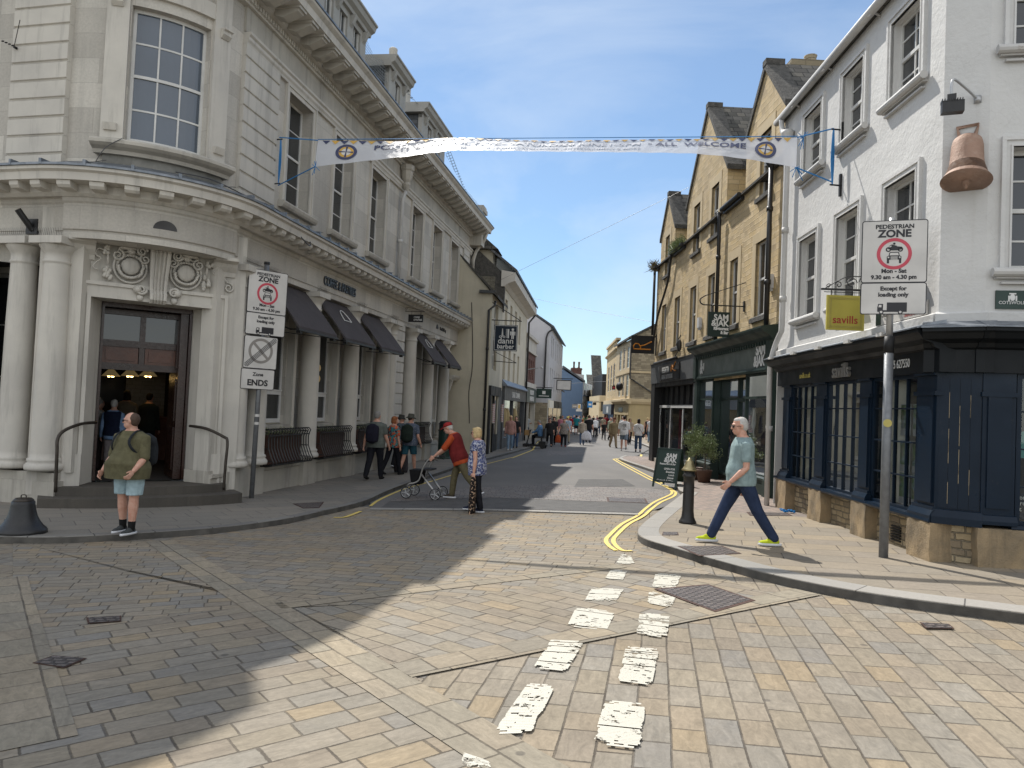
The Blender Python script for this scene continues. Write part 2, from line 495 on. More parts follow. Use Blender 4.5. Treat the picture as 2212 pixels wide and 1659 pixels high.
M['coping'] = surf('lichen_coping', (.10, .095, .085), (.045, .043, .04), 9, .95, .9, 30, dist=.03)
M['cots'] = masonry('cotswold_rubble', .26, .125, .014, [(.60, .455, .25), (.53, .40, .22), (.66, .51, .30), (.45, .34, .195), (.62, .46, .235)], (.43, .34, .20), bump=.55, warp=.05, stain=(.34, .26, .16), stain_f=.5, fine=38, jit=.5, bdist=.022, streak=.3, rowvar=.12)
M['cots_dress'] = stone_plain('cotswold_dressed', (.56, .445, .27), (.48, .38, .23), (.28, .22, .14), .45, .2)
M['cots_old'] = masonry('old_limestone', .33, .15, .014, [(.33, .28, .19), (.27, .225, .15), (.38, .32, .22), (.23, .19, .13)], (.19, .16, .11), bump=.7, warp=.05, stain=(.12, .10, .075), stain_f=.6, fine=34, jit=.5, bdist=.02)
M['sandy'] = stone_plain('sandy_ashlar', (.46, .36, .19), (.40, .31, .165), (.24, .19, .11), .4, .15)
M['rubble'] = masonry('rock_faced_plinth', .19, .085, .013, [(.36, .28, .17), (.28, .22, .14), (.42, .34, .22), (.22, .175, .12)], (.20, .17, .12), bump=1.0, warp=.09, stain=(.14, .115, .085), stain_f=.55, fine=24, jit=.6, bdist=.035)
M['plinth_stone'] = stone_plain('plinth_block', (.34, .25, .145), (.15, .12, .08), (.07, .06, .045), .9, .8, 2.6)
M['render_white'] = None
n = NT('white_render'); v = n.obj()
a = n.noise(v, 1.1, 6, .6); b = n.noise(v, 16, 5, .6); wq = n.nd('TexNoise', None, Vector=v, Scale=3.0, Detail=6.0); ck = n.nd('TexVoronoi', {'feature': 'DISTANCE_TO_EDGE'}, Vector=n.nd('VectorMath', {'operation': 'ADD'}, _0=v, _1=n.nd('VectorMath', {'operation': 'SCALE'}, _0=wq.outputs[1], Scale=.8).outputs[0]).outputs[0], Scale=.9)
col = n.mix(n.rng(a, .4, .75), (.60, .595, .58), (.52, .515, .50))
sv = n.nd('Mapping', None, Vector=v, Scale=(5.0, 5.0, .3)).outputs[0]
col = n.mix(n.rng(n.noise(sv, 1, 6, .7), .58, .85, 0, .45), col, (.42, .40, .36))
col = n.mix(n.rng(ck.outputs[0], .0, .006, .22, 0), col, (.35, .34, .32))
M['render_white'] = n.done(col, .8, n.math('ADD', b, n.math('MULTIPLY', a, 3.0)), .3, .03)
M['render_cream'] = stone_plain('cream_render', (.50, .46, .36), (.43, .395, .31), (.30, .275, .225), .5, .2)
M['render_cream2'] = stone_plain('pale_cream_render', (.60, .55, .44), (.52, .475, .38), (.38, .34, .27), .4, .15)
M['render_lav'] = stone_plain('grey_white_render', (.52, .52, .54), (.47, .47, .49), (.38, .38, .39), .3, .1)
M['render_blue'] = stone_plain('blue_render', (.13, .195, .30), (.115, .175, .27), (.09, .14, .21), .4, .1)
M['brick'] = masonry('red_brick', .225, .075, .009, [(.13, .05, .038), (.11, .042, .034), (.155, .062, .045), (.095, .037, .03)], (.22, .18, .15), bump=.4, fine=60)
M['glazed_grey'] = masonry('grey_glazed_brick', .225, .075, .009, [(.07, .075, .08), (.09, .095, .10), (.055, .06, .065)], (.03, .03, .03), .35, .4)
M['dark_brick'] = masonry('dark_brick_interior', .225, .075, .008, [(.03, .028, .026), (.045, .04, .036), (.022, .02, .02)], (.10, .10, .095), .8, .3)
M['tile_white'] = masonry('white_tile', .2, .1, .006, [(.5, .5, .48), (.46, .46, .44)], (.25, .25, .24), .3, .2)
M['white_wood'] = paint('white_painted_wood', (.66, .655, .63), .5, (.30, .27, .22), .6)
M['grey_wood'] = paint('weathered_grey_wood', (.36, .35, .32), .7, (.16, .15, .13), .9)
M['white_upvc'] = paint('white_frame', (.70, .70, .69), .35)
M['glass'] = glass_dark('window_glass')
M['glass_blue'] = glass_dark('bay_window_glass', (.05, .065, .085), .03, .9)
M['shopglass'] = glass_clear('shop_glass')
M['shopglass2'] = glass_clear('restaurant_glass', (.75, .8, .77), .05, .3)
M['awning'] = cloth('awning_canvas', (.085, .076, .078), (.068, .061, .063), 2, .85)
M['black_iron'] = surf('black_iron', (.012, .012, .013), (.02, .02, .02), 12, .45, .2, 60, 0.0)
M['brown_iron'] = surf('bronze_handrail', (.035, .028, .022), (.06, .05, .04), 9, .4, .2, 60, .5)
M['grey_metal'] = surf('galvanised_pole', (.20, .21, .22), (.15, .155, .165), 14, .5, .12, 60, .4)
M['light_metal'] = surf('bare_steel', (.45, .46, .46), (.38, .38, .39), 14, .4, .1, 60, .6)
M['white_pipe'] = paint('white_pipe', (.55, .54, .52), .5, (.28, .24, .2), .7)
M['step'] = stone_plain('brown_step_stone', (.085, .075, .062), (.06, .054, .046), (.035, .032, .028), .6, .3)
M['wood'] = surf('mahogany', (.11, .038, .018), (.06, .02, .01), 3, .35, .1, 30)
M['dark_wood'] = surf('dark_mahogany', (.035, .014, .009), (.02, .009, .006), 3, .3, .1, 30)
M['oak'] = surf('golden_oak', (.42, .26, .11), (.32, .19, .08), 4, .5, .15, 30)
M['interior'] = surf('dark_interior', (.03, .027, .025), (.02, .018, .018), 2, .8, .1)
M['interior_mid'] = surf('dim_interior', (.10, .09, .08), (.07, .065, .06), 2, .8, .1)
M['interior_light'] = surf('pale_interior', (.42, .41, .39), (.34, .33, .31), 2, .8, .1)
M['blind'] = surf('cream_blind', (.78, .75, .65), (.70, .67, .58), 2, .8, .1)
M['navy'] = paint('navy_shopfront', (.006, .015, .030), .32, (.06, .06, .055), .25, .22)
M['navy_black'] = paint('black_navy_fascia', (.008, .010, .012), .4, None, 0, .2)
M['green_shop'] = paint('dark_green_shopfront', (.022, .038, .033), .4, None, 0, .25)
M['green_fascia'] = paint('grey_green_fascia', (.11, .135, .125), .4, None, 0, .3)
M['deep_green'] = paint('deep_green', (.010, .035, .026), .4)
M['grey_shop'] = paint('grey_shopfront', (.095, .10, .105), .45, None, 0, .3)
M['char'] = paint('charcoal', (.020, .020, .021), .5, None, 0, .25)
M['navy_far'] = paint('navy_fascia', (.02, .022, .05), .4)
M['brass'] = surf('aged_brass', (.42, .36, .20), (.26, .22, .13), 10, .38, .2, 50, .75)
M['copper'] = None
n = NT('copper_painted_bell'); v = n.obj(); a = n.noise(v, 3.2, 7, .65); b = n.noise(v, 34, 5, .6)
col = n.mix(n.rng(a, .35, .7), (.34, .215, .155), (.24, .145, .10)); col = n.mix(n.rng(n.noise(v, 11, 6, .7), .5, .72, 0, .6), col, (.38, .28, .22))
M['copper'] = n.done(col, .68, n.math('ADD', b, n.math('MULTIPLY', a, 1.5)), .45, .02, .15)
M['rust_in'] = surf('bell_inside', (.10, .05, .025), (.06, .03, .018), 8, .9, .6, 30)
M['sign_white'] = paint('sign_white', (.62, .60, .57), .4)
M['sign_black'] = paint('sign_black', (.014, .013, .018), .4)
M['sign_red'] = paint('sign_red', (.55, .055, .09), .4)
M['sign_grey'] = paint('sign_grey', (.26, .24, .22), .4)
M['sign_back'] = surf('sign_back', (.12, .12, .12), (.09, .09, .09), 9, .5, .1, 40, .3)
M['yellow_sign'] = paint('yellow_sign', (.50, .43, .075), .5, (.30, .26, .08), .5)
M['white_letter'] = paint('white_lettering', (.72, .72, .70), .4)
M['gold_letter'] = paint('gold_lettering', (.45, .38, .10), .4)
M['grey_letter'] = surf('steel_lettering', (.30, .29, .27), (.25, .24, .23), 9, .35, .1, 40, .5)
M['dark_letter'] = paint('dark_lettering', (.025, .023, .022), .4)
M['orange'] = paint('orange', (.72, .27, .03), .45)
M['red_letter'] = paint('red_lettering', (.40, .03, .03), .4)
M['banner_w'] = None
n = NT('banner_vinyl'); v = n.obj()
tr = n.nd('BsdfTranslucent', None, Color=(.72, .73, .78, 1)); df = n.nd('BsdfPrincipled', None, Base_Color=(.70, .71, .74, 1), Roughness=.35)
bp = n.nd('Bump', None, Strength=.6, Distance=.05, Height=n.noise(v, 2.6, 4, .5, .8)); n.put(df.inputs['Normal'], bp.outputs[0])
tp = n.nd('BsdfTransparent'); m1 = n.nd('MixShader', None, _0=.35, _1=df.outputs[0], _2=tr.outputs[0]); m2 = n.nd('MixShader', None, _0=.12, _1=m1.outputs[0], _2=tp.outputs[0])
n.t.links.new(m2.outputs[0], n.out.inputs[0]); M['banner_w'] = n.m
M['banner_ink'] = paint('banner_navy_ink', (.05, .06, .13), .5)
M['banner_grey'] = paint('banner_grey_ink', (.36, .38, .44), .5)
M['banner_gold'] = paint('banner_gold_ink', (.62, .38, .08), .5)
M['rope'] = paint('blue_rope', (.03, .20, .48), .7)
M['wire'] = surf('wire', (.08, .08, .085), (.05, .05, .05), 9, .5, .1, 40, .3)
M['net'] = None
n = NT('pigeon_net'); tp = n.nd('BsdfTransparent'); dfm = n.nd('BsdfDiffuse', None, Color=(.22, .24, .25, 1))
wvx = n.nd('TexWave', {'bands_direction': 'X'}, Vector=n.uv(), Scale=3.0); wvy = n.nd('TexWave', {'bands_direction': 'Y'}, Vector=n.uv(), Scale=3.0)
k = n.math('MAXIMUM', n.rng(wvx.outputs[1], .82, .95), n.rng(wvy.outputs[1], .82, .95))
ms = n.nd('MixShader', None, _0=n.math('MULTIPLY', k, .75), _1=tp.outputs[0], _2=dfm.outputs[0]); n.t.links.new(ms.outputs[0], n.out.inputs[0]); M['net'] = n.m
PAV = [(.285, .245, .185), (.265, .235, .19), (.30, .25, .185), (.245, .225, .19), (.275, .245, .20), (.31, .25, .17), (.25, .215, .17), (.26, .24, .205), (.285, .24, .18), (.235, .222, .20), (.27, .235, .18), (.295, .255, .20)]
M['setts'] = masonry('sandstone_setts', .32, .19, .010, PAV, (.085, .072, .058), .85, .7, riven=.8, spec=.2, warp=.018, stain=(.17, .155, .13), stain_f=.5, fine=45, jit=.55, bdist=.012, rowvar=.05)
M['setts_small'] = masonry('small_sandstone_setts', .26, .15, .009, PAV, (.08, .068, .055), .85, .7, riven=.8, spec=.2, warp=.018, stain=(.17, .155, .13), stain_f=.5, fine=45, jit=.5, bdist=.012, rowvar=.04)
M['setts_band'] = masonry('sandstone_band', .34, .26, .011, [(.28, .25, .195), (.31, .265, .20), (.26, .235, .19), (.33, .28, .205)], (.085, .072, .058), .85, .6, riven=.8, spec=.2, warp=.012, stain=(.17, .155, .13), stain_f=.4, fine=45, jit=.4)
M['flags'] = masonry('pavement_flags', .62, .42, .010, [(.29, .25, .195), (.265, .235, .19), (.32, .27, .20), (.28, .245, .20)], (.075, .065, .055), .85, .5, riven=.5, spec=.2, warp=.008, stain=(.16, .145, .125), stain_f=.45, fine=40, jit=.4)
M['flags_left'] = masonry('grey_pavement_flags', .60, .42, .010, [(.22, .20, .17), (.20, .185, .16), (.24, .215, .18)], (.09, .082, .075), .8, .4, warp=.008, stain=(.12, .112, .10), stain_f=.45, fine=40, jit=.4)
M['pink_brick'] = masonry('block_paving', .2, .1, .008, [(.29, .225, .19), (.25, .20, .17), (.32, .25, .21), (.22, .185, .165)], (.11, .095, .08), .85, .5, warp=.006, stain=(.17, .15, .13), stain_f=.5, fine=50, jit=.1)
M['grey_setts'] = masonry('grey_crossing_setts', .2, .14, .014, [(.20, .185, .175), (.17, .16, .155), (.23, .205, .19), (.19, .165, .15)], (.075, .07, .065), .8, .6, warp=.01, stain=(.12, .11, .10), stain_f=.5, fine=45, jit=.4)
M['kerb'] = masonry('granite_kerb', .9, 3.0, .010, [(.30, .285, .26), (.27, .26, .24), (.33, .31, .28)], (.08, .075, .07), .8, .5, fine=110, jit=.1, stain=(.18, .17, .15), stain_f=.5)
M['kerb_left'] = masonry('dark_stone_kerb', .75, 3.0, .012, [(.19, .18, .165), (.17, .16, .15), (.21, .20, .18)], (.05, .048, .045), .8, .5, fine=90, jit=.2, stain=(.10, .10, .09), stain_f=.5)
n = NT('asphalt'); v = n.obj(); a = n.noise(v, .5, 6, .6); b = n.noise(v, 130, 3, .7); c = n.noise(n.nd('Mapping', None, Vector=v, Scale=(1.4, .12, 1.0)).outputs[0], 1.0, 4)
col = n.mix(n.rng(a, .35, .7), (.118, .112, .106), (.155, .146, .136)); col = n.mix(n.rng(c, .5, .75, 0, .4), col, (.09, .088, .085)); col = n.mix(n.rng(b, .5, .8, 0, .5), col, (.24, .23, .215))
M['asphalt'] = n.done(col, .85, b, .5, .006)
M['kerb_face'] = surf('grimy_shaded_kerb_face', (.06, .056, .05), (.115, .107, .095), 5, .9, .5, 40)  # grime plus the riser's own shade, painted in as a darker colour
M['asphalt_dark'] = surf('fresh_asphalt', (.075, .073, .072), (.10, .097, .094), 4, .9, .6, 130)
M['earth'] = surf('distant_ground', (.12, .115, .105), (.09, .088, .08), .3, .9, .3, 20)
n = NT('white_road_paint'); v = n.obj(); tp = n.nd('BsdfTransparent')
n.put(n.b.inputs['Base Color'], (.50, .475, .40)); n.put(n.b.inputs['Roughness'], .6)
dn = n.math('ADD', n.math('MULTIPLY', n.noise(v, 5.5, 7, .72), .8), n.math('MULTIPLY', n.noise(v, 45, 4, .7), .25))
ms = n.nd('MixShader', None, _0=n.rng(dn, .45, .47), _1=tp.outputs[0], _2=n.b.outputs[0]); n.t.links.new(ms.outputs[0], n.out.inputs[0]); M['road_white'] = n.m
n = NT('yellow_road_paint'); v = n.obj(); tp = n.nd('BsdfTransparent')
n.put(n.b.inputs['Base Color'], (.66, .50, .13)); n.put(n.b.inputs['Roughness'], .65)
ms = n.nd('MixShader', None, _0=n.rng(n.noise(v, 26, 6, .7), .33, .37), _1=tp.outputs[0], _2=n.b.outputs[0]); n.t.links.new(ms.outputs[0], n.out.inputs[0]); M['road_yellow'] = n.m
M['cover'] = masonry('iron_cover', .09, .055, .02, [(.17, .14, .13), (.20, .17, .155), (.14, .12, .11)], (.05, .042, .04), .5, 1.0, fine=60, bdist=.02, jit=.0)
M['leaf'] = surf('olive_leaf', (.24, .29, .13), (.11, .15, .06), 30, .55, .1)
M['leaf2'] = surf('dry_leaf', (.22, .16, .07), (.12, .12, .05), 20, .7, .1)
M['bark'] = surf('bark', (.12, .10, .075), (.07, .058, .045), 20, .9, .5, 40)
M['terracotta'] = surf('brown_pot', (.11, .055, .035), (.075, .038, .026), 6, .7, .3, 40)
M['rust_planter'] = surf('rust_planter', (.060, .024, .014), (.04, .018, .012), 5, .8, .3, 30)
M['rubber'] = surf('black_rubber', (.015, .015, .016), (.022, .022, .022), 20, .7, .2)
M['alu'] = surf('aluminium', (.40, .39, .37), (.33, .32, .31), 20, .35, .1, 60, .8)
M['blue_plastic'] = paint('blue_plastic', (.02, .20, .50), .4)
M['white_plastic'] = paint('white_plastic', (.60, .61, .63), .4)
M['lamp_warm'] = emit('lamp_filament', (1.0, .62, .22), 14)
M['lamp_shade'] = emit('lamp_shade', (.55, .40, .18), .12)
M['globe'] = emit('globe_lamp_daylit', (.80, .70, .58), .35) or surf('globe_lamp', (.55, .50, .44), (.5, .46, .4), 2, .4, .02)  # faint emission stands in for daylight falling on the cream globes
M['teal'] = paint('teal_paint', (.08, .35, .33), .5)
# ------------------------------------------------------------------ ground
def sheet(name, pts, off, mat, ang=None, grid=None):
    """polygon (plan points) draped on the ground"""
    bm = bmesh.new()
    vs = [bm.verts.new((p[0], p[1], 0)) for p in pts]
    bm.faces.new(vs)
    bmesh.ops.triangulate(bm, faces=bm.faces)
    for co, no in (((-4, 0, 0), (1, 0, 0)), ((0, 15, 0), (0, 1, 0))):
        bmesh.ops.bisect_plane(bm, geom=bm.verts[:] + bm.edges[:] + bm.faces[:], plane_co=co, plane_no=no)
    for v_ in bm.verts: v_.co.z = gz(v_.co.x, v_.co.y) + off
    for f in bm.faces:
        f.normal_update()
        if f.normal.z < 0: f.normal_flip()
    me = bpy.data.meshes.new(name); bm.to_mesh(me); bm.free()
    me.materials.append(mat)
    uvl = me.uv_layers.new(name='UVMap').data
    a = ang or 0.0; c, s_ = math.cos(a), math.sin(a)
    for l in me.loops:
        p = me.vertices[l.vertex_index].co
        uvl[l.index].uv = (p.x * c + p.y * s_ + 50, -p.x * s_ + p.y * c + 50)
    o = bpy.data.objects.new(name, me); COL.objects.link(o); WLOC[o.name] = Vector()
    return structure(o)
def dirang(a, b): return math.atan2(b.y - a.y, b.x - a.x)
def DB(x, y): return G(x * .2315, 576 + y * .2315)           # lower left strip
def DR(x, y): return G(512 + x * .2315, 576 + y * .2315)     # lower right strip
sheet('ground', [(-600, -30), (600, -30), (600, 900), (-600, 900)], -.03, M['earth'])
q = lambda x, y: D(x, y)
# cobbled junction zones
P1, P2 = D(880, 1445), D(1690, 1288)          # long band across the junction
bd = (P2 - P1).normalized()
Pa, Pb = D(345, 1167), D(1135, 1659)          # diagonal band on the left
da = (Pb - Pa).normalized()
nrm = Vector((-bd.y, bd.x, 0)); nda = Vector((-da.y, da.x, 0))
up_ang = dirang(G(*Q(2, 2, 0, 1290)), G(*Q(2, 2, 800, 1330)))
sheet('paved_junction', [(-14, 1.2), (7.5, 1.2), (7.5, 7.5), (4, 14.0), (-4, 14.0), (-14, 11.5)], -.012, M['setts'], dirang(DR(655, 210), DR(680, 830)))
yE = D(1100, 1106).y
eL = D(800, 1098); eR = D(1380, 1112)
sheet('paving_upper_field', [D(345, 1168), D(480, 1150), D(620, 1132), D(700, 1112), eL, eR, D(1375, 1160), D(1390, 1180), D(1335, 1222), D(1106, 1275), D(870, 1300), D(620, 1310)], -.006, M['setts_small'], up_ang)
c0 = D(620, 1312); c1 = D(1335, 1224)
sheet('paving_centre_field', [D(620, 1312), D(870, 1300), D(1106, 1275), D(1335, 1222), D(1390, 1180), D(1600, 1262), D(1690, 1288), D(880, 1445)], -.006, M['setts'], dirang(DB(1330, 130), DB(2100, 560)) if False else dirang(DB(1500, 60), DB(2212, 250)))
sheet('paving_left_field', [D(28, 1167), D(345, 1168), D(620, 1310), DB(1230, 112), DB(110, 240), D(28, 1400)], -.006, M['setts_small'], dirang(G(*Q(0, 2, 30, 1420)), G(*Q(0, 2, 1300, 1400))))
sheet('paving_left_corner', [DB(105, 240), DB(1230, 112), D(880, 1445), D(1135, 1659), Vector((-.35, 1.2, 0)), Vector((-2.6, 1.2, 0))], -.006, M['setts'], dirang(DB(600, 770), DB(1710, 512)))
def band(name, A, B, wd, m=M['setts_band']):
    t = (B - A).normalized(); nn = Vector((-t.y, t.x, 0)) * wd / 2
    sheet(name, [A + nn, B + nn, B - nn, A - nn], -.001, m, math.atan2(t.y, t.x))
Bx = D(1060, 1610)
band('paving_band', P1 - bd * .05, P2 + bd * .4, .30)
band('paving_band', Pa, Bx + da * 2.6, .34)
band('paving_band', D(600, 1308), D(1340, 1221), .24)
band('paving_band', DB(30, 5), DB(170, 720), .34)
# asphalt street
KL = [D(*p) for p in ((700, 1112), (780, 1092), (830, 1070), (880, 1050), (1000, 1008), (1150, 968))] + [Vector((1.75, 46, 0)), Vector((2.5, 52, 0)), Vector((4.6, 68, 0)), Vector((9, 96, 0)), Vector((14, 140, 0))]
KR = [D(*p) for p in ((1362, 1140), (1420, 1088), (1463, 1062))] + [Vector((3.95, 17.5, 0)), D(1440, 1038), D(1400, 1020), D(1320, 990)] + [D(1335, 986), D(1362, 984)] + [Vector((7.4, 40, 0)), Vector((8.6, 58, 0)), Vector((9.2, 80, 0)), Vector((13.5, 110, 0)), Vector((18, 140, 0))]
road = sheet('road', [eL] + [k + Vector((-.3, 0, 0)) for k in KL[2:]] + [k + Vector((.3, 0, 0)) for k in KR[::-1][:-1]] + [eR], -.004, M['asphalt'])
# crossing strip of small grey setts, dark margins and threshold line
s0, s1, s2, s3 = D(1000, 1052), D(1500, 1062), D(1460, 1088), D(870, 1083)
sheet('road_setts', [D(880, 1062), D(1170, 1046), D(1455, 1058), D(1420, 1088), D(1060, 1074), D(840, 1083)], .000, M['grey_setts'], dirang(D(880, 1080), D(1420, 1086)))
sheet('road_joint', [D(840, 1083.5), D(1060, 1074.5), D(1420, 1088.5), D(1375, 1107), D(1060, 1098), D(820, 1098)], .000, M['asphalt_dark'])
mb = MB()
for a_, b_ in ((D(800, 1100), D(1060, 1102)), (D(1060, 1102), D(1378, 1112))):
    t = (b_ - a_).normalized(); nn = Vector((-t.y, t.x, 0)) * .09
    mb.poly([a_ + nn + Vector((0, 0, .004)), b_ + nn + Vector((0, 0, .004)), b_ - nn + Vector((0, 0, .004)), a_ - nn + Vector((0, 0, .004))], (0, 0, .012))
structure(mb.build('threshold_kerb', M['kerb']))
sheet('road_patch', [D(1250, 1035), D(1345, 1035), D(1372, 1050), D(1240, 1052)], .001, M['asphalt_dark'])
sheet('road_patch', [D(1185, 974), D(1255, 974), D(1262, 982), D(1180, 984)], .001, M['grey_setts'])
# pavements and kerbs
PO = .08
LK = [D(*p) for p in ((-60, 1175), (0, 1173), (130, 1173), (280, 1165), (480, 1150), (620, 1130), (700, 1112), (780, 1092), (830, 1070), (880, 1050), (1000, 1008), (1150, 968))] + KL[6:]
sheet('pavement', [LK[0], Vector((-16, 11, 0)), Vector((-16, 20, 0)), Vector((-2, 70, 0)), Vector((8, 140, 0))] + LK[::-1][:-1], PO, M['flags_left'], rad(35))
def kerb(name, pts, w, mat, side, h=PO):
    mb = MB(); L = 0
    P0 = []
    for i, p in enumerate(pts):
        t = (pts[min(i + 1, len(pts) - 1)] - pts[max(i - 1, 0)]).xy.normalized(); nn = Vector((-t.y, t.x, 0)) * side
        P0.append((p, p + nn * w))
    for i in range(len(pts) - 1):
        l = (pts[i + 1] - pts[i]).length
        a, b = P0[i][0], P0[i + 1][0]; c, d = P0[i + 1][1], P0[i][1]
        Z = lambda p, o: Vector((p.x, p.y, gz(p.x, p.y) + o))
        ci = .012
        a2, b2 = a.lerp(d, ci / w), b.lerp(c, ci / w)
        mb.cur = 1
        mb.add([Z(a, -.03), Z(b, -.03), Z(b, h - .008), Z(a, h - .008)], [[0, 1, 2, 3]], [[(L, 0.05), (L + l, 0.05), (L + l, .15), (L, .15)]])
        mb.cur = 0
        mb.add([Z(a, h - .008), Z(b, h - .008), Z(b2, h + .004), Z(a2, h + .004)], [[0, 1, 2, 3]], [[(L, .15), (L + l, .15), (L + l, .17), (L, .17)]])
        mb.add([Z(a2, h + .004), Z(b2, h + .004), Z(c, h + .004), Z(d, h + .004)], [[0, 1, 2, 3]], [[(L, .2), (L + l, .2), (L + l, .2 + w), (L, .2 + w)]])
        mb.add([Z(d, h + .004), Z(c, h + .004), Z(c, -.03), Z(d, -.03)], [[0, 1, 2, 3]], [[(L, .5), (L + l, .5), (L + l, .6), (L, .6)]])
        L += l
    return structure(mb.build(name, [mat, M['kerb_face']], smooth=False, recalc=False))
def smooth_pts(pts, n=5):
    o = []
    for i in range(len(pts) - 1):
        p0, p1, p2, p3 = pts[max(i - 1, 0)], pts[i], pts[i + 1], pts[min(i + 2, len(pts) - 1)]
        for k in range(n):
            t = k / n
            o.append(.5 * ((2 * p1) + (p2 - p0) * t + (2 * p0 - 5 * p1 + 4 * p2 - p3) * t * t + (3 * p1 - p0 - 3 * p2 + p3) * t ** 3))
    return o + [pts[-1]]
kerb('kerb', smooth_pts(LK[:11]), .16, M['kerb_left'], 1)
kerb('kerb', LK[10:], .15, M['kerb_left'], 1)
RK = [D(*p) for p in ((2330, 1362), (2212, 1345), (1900, 1303), (1700, 1265), (1560, 1228), (1450, 1195), (1390, 1175), (1377, 1158), (1392, 1138), (1430, 1108), (1478, 1070))]
RK2 = [D(1478, 1070), Vector((3.98, 17.3, 0)), D(1452, 1036), D(1400, 1017), D(1345, 998), D(1338, 992), D(1350, 988)]
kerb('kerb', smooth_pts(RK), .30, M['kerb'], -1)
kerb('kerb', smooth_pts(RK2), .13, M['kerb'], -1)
sheet('pavement', [Vector((10, 5, 0)), RK[0]] + smooth_pts(RK)[1:] + [D(1485, 1070), D(1500, 1110), Vector((6.2, 12.0, 0)), Vector((12, 12, 0))], PO, M['flags'], dirang(D(1500, 1140), D(1600, 1145)))
sheet('pavement', [D(1378, 1158) + Vector((.2, .3, 0)), D(1430, 1108)] + [D(1478, 1070)] + smooth_pts(RK2)[1:] + [Vector((6.0, 30, 0)), Vector((7.5, 40, 0)), Vector((12, 40, 0)), Vector((12, 11.5, 0)), Vector((5.2, 11.2, 0)), D(1500, 1110)], PO - .004, M['pink_brick'], rad(45))
sheet('pavement', [Vector((7.5, 40, 0)), Vector((8.8, 58, 0)), Vector((9.4, 80, 0)), Vector((13.7, 110, 0)), Vector((18.3, 140, 0)), Vector((30, 140, 0)), Vector((24, 40, 0))], PO - .004, M['flags'], rad(10))
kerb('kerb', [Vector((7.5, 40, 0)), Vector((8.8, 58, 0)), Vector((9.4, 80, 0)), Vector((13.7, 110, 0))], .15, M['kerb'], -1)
# painted markings
def ribbon(name, pts, w, off, mat, label=None):
    mb = MB(); prev = None
    for i, p in enumerate(pts):
        t = (pts[min(i + 1, len(pts) - 1)] - pts[max(i - 1, 0)]).xy.normalized(); nn = Vector((-t.y, t.x, 0)) * w / 2
        a, b = p + nn, p - nn
        a.z = gz(a.x, a.y) + off; b.z = gz(b.x, b.y) + off
        if prev: mb.add([prev[0], a, b, prev[1]], [[0, 1, 2, 3]])
        prev = (a, b)
    return structure(mb.build(name, mat, recalc=False))
y1 = [G(*Q(2, 2, *p)) for p in ((900, 1440), (840, 1400), (812, 1350), (850, 1300), (950, 1210), (1080, 1140), (1150, 1080), (1230, 1020), (1340, 970), (1380, 945), (1370, 915), (1290, 870), (1180, 820), (1030, 740), (930, 685), (875, 650))]
y2 = [G(*Q(2, 2, *p)) for p in ((1035, 1440), (960, 1440), (900, 1400), (875, 1350), (910, 1300), (1010, 1210), (1130, 1145), (1200, 1085), (1280, 1025), (1390, 975), (1415, 945), (1400, 925), (1310, 865), (1200, 808), (1060, 735), (960, 682), (890, 645))]
ribbon('yellow_line', smooth_pts(y1), .062, .004, M['road_yellow'])
ribbon('yellow_line', smooth_pts(y2), .062, .004, M['road_yellow'])
ribbon('yellow_line', smooth_pts([G(*Q(2, 2, *p)) for p in ((875, 650), (950, 642), (1040, 635), (1110, 628), (1115, 610))]), .10, .004, M['road_yellow'])
ribbon('yellow_line', smooth_pts([G(*Q(1, 2, *p)) for p in ((670, 1153), (770, 1150), (905, 1100))]), .07, .004, M['road_yellow'])
ribbon('yellow_line', smooth_pts([G(*Q(1, 2, *p)) for p in ((990, 1055), (1060, 1005), (1200, 940), (1330, 892), (1520, 840), (1800, 755), (2000, 690), (2212, 635))]), .062, .004, M['road_yellow'])
ribbon('yellow_line', [G(*Q(2, 2, *p)) for p in ((0, 640), (130, 590), (180, 570))] + [Vector((1.6, 44, 0)), Vector((2.6, 55, 0)), Vector((4.3, 67, 0))], .09, .004, M['road_yellow'])
dash = [[(940, 1470), (1025, 1475), (1065, 1560), (900, 1550)], [(855, 1605), (1000, 1610), (960, 1690), (800, 1680)]]
DR_ = random.Random(8)
def dash_mark(P4):
    # worn paint: thin strips dragged across, broken at the ends and along the sett joints
    mb = MB(); N_ = 34
    a, b, c, d = P4                    # far left, far right, near right, near left
    s0 = s1 = 0.0
    for k in range(N_):
        t0, t1 = k / N_, (k + 1) / N_
        s0 += DR_.gauss(0, .025); s1 += DR_.gauss(0, .025); s0 *= .85; s1 *= .85
        e = 1.0 if 2 < k < N_ - 3 else .4
        if DR_.random() > .93 * (.6 + .4 * e): continue
        l0 = max(0, s0 + (0 if e == 1 else DR_.uniform(0, .35))); l1 = 1 - max(0, s1 + (0 if e == 1 else DR_.uniform(0, .35)))
        segs = [(l0, l1)]
        if DR_.random() < .35:
            g0 = DR_.uniform(l0, l1); gw = DR_.uniform(.02, .22); segs = [(l0, g0), (min(l1, g0 + gw), l1)]
        for x0, x1 in segs:
            if x1 - x0 < .02: continue
            L0, L1 = a.lerp(d, t0), a.lerp(d, t1 + .15 / N_); R0, R1 = b.lerp(c, t0), b.lerp(c, t1 + .15 / N_)
            vs = [L0.lerp(R0, x0), L0.lerp(R0, x1), L1.lerp(R1, x1), L1.lerp(R1, x0)]
            for q_ in vs: q_.z = gz(q_.x, q_.y) + .0015
            mb.add(vs, [[0, 1, 2, 3]])
    structure(mb.build('white_dash', M['road_white'], recalc=False))
for pl in dash:
    dash_mark([G(*Q(2, 2, *p)) for p in pl])
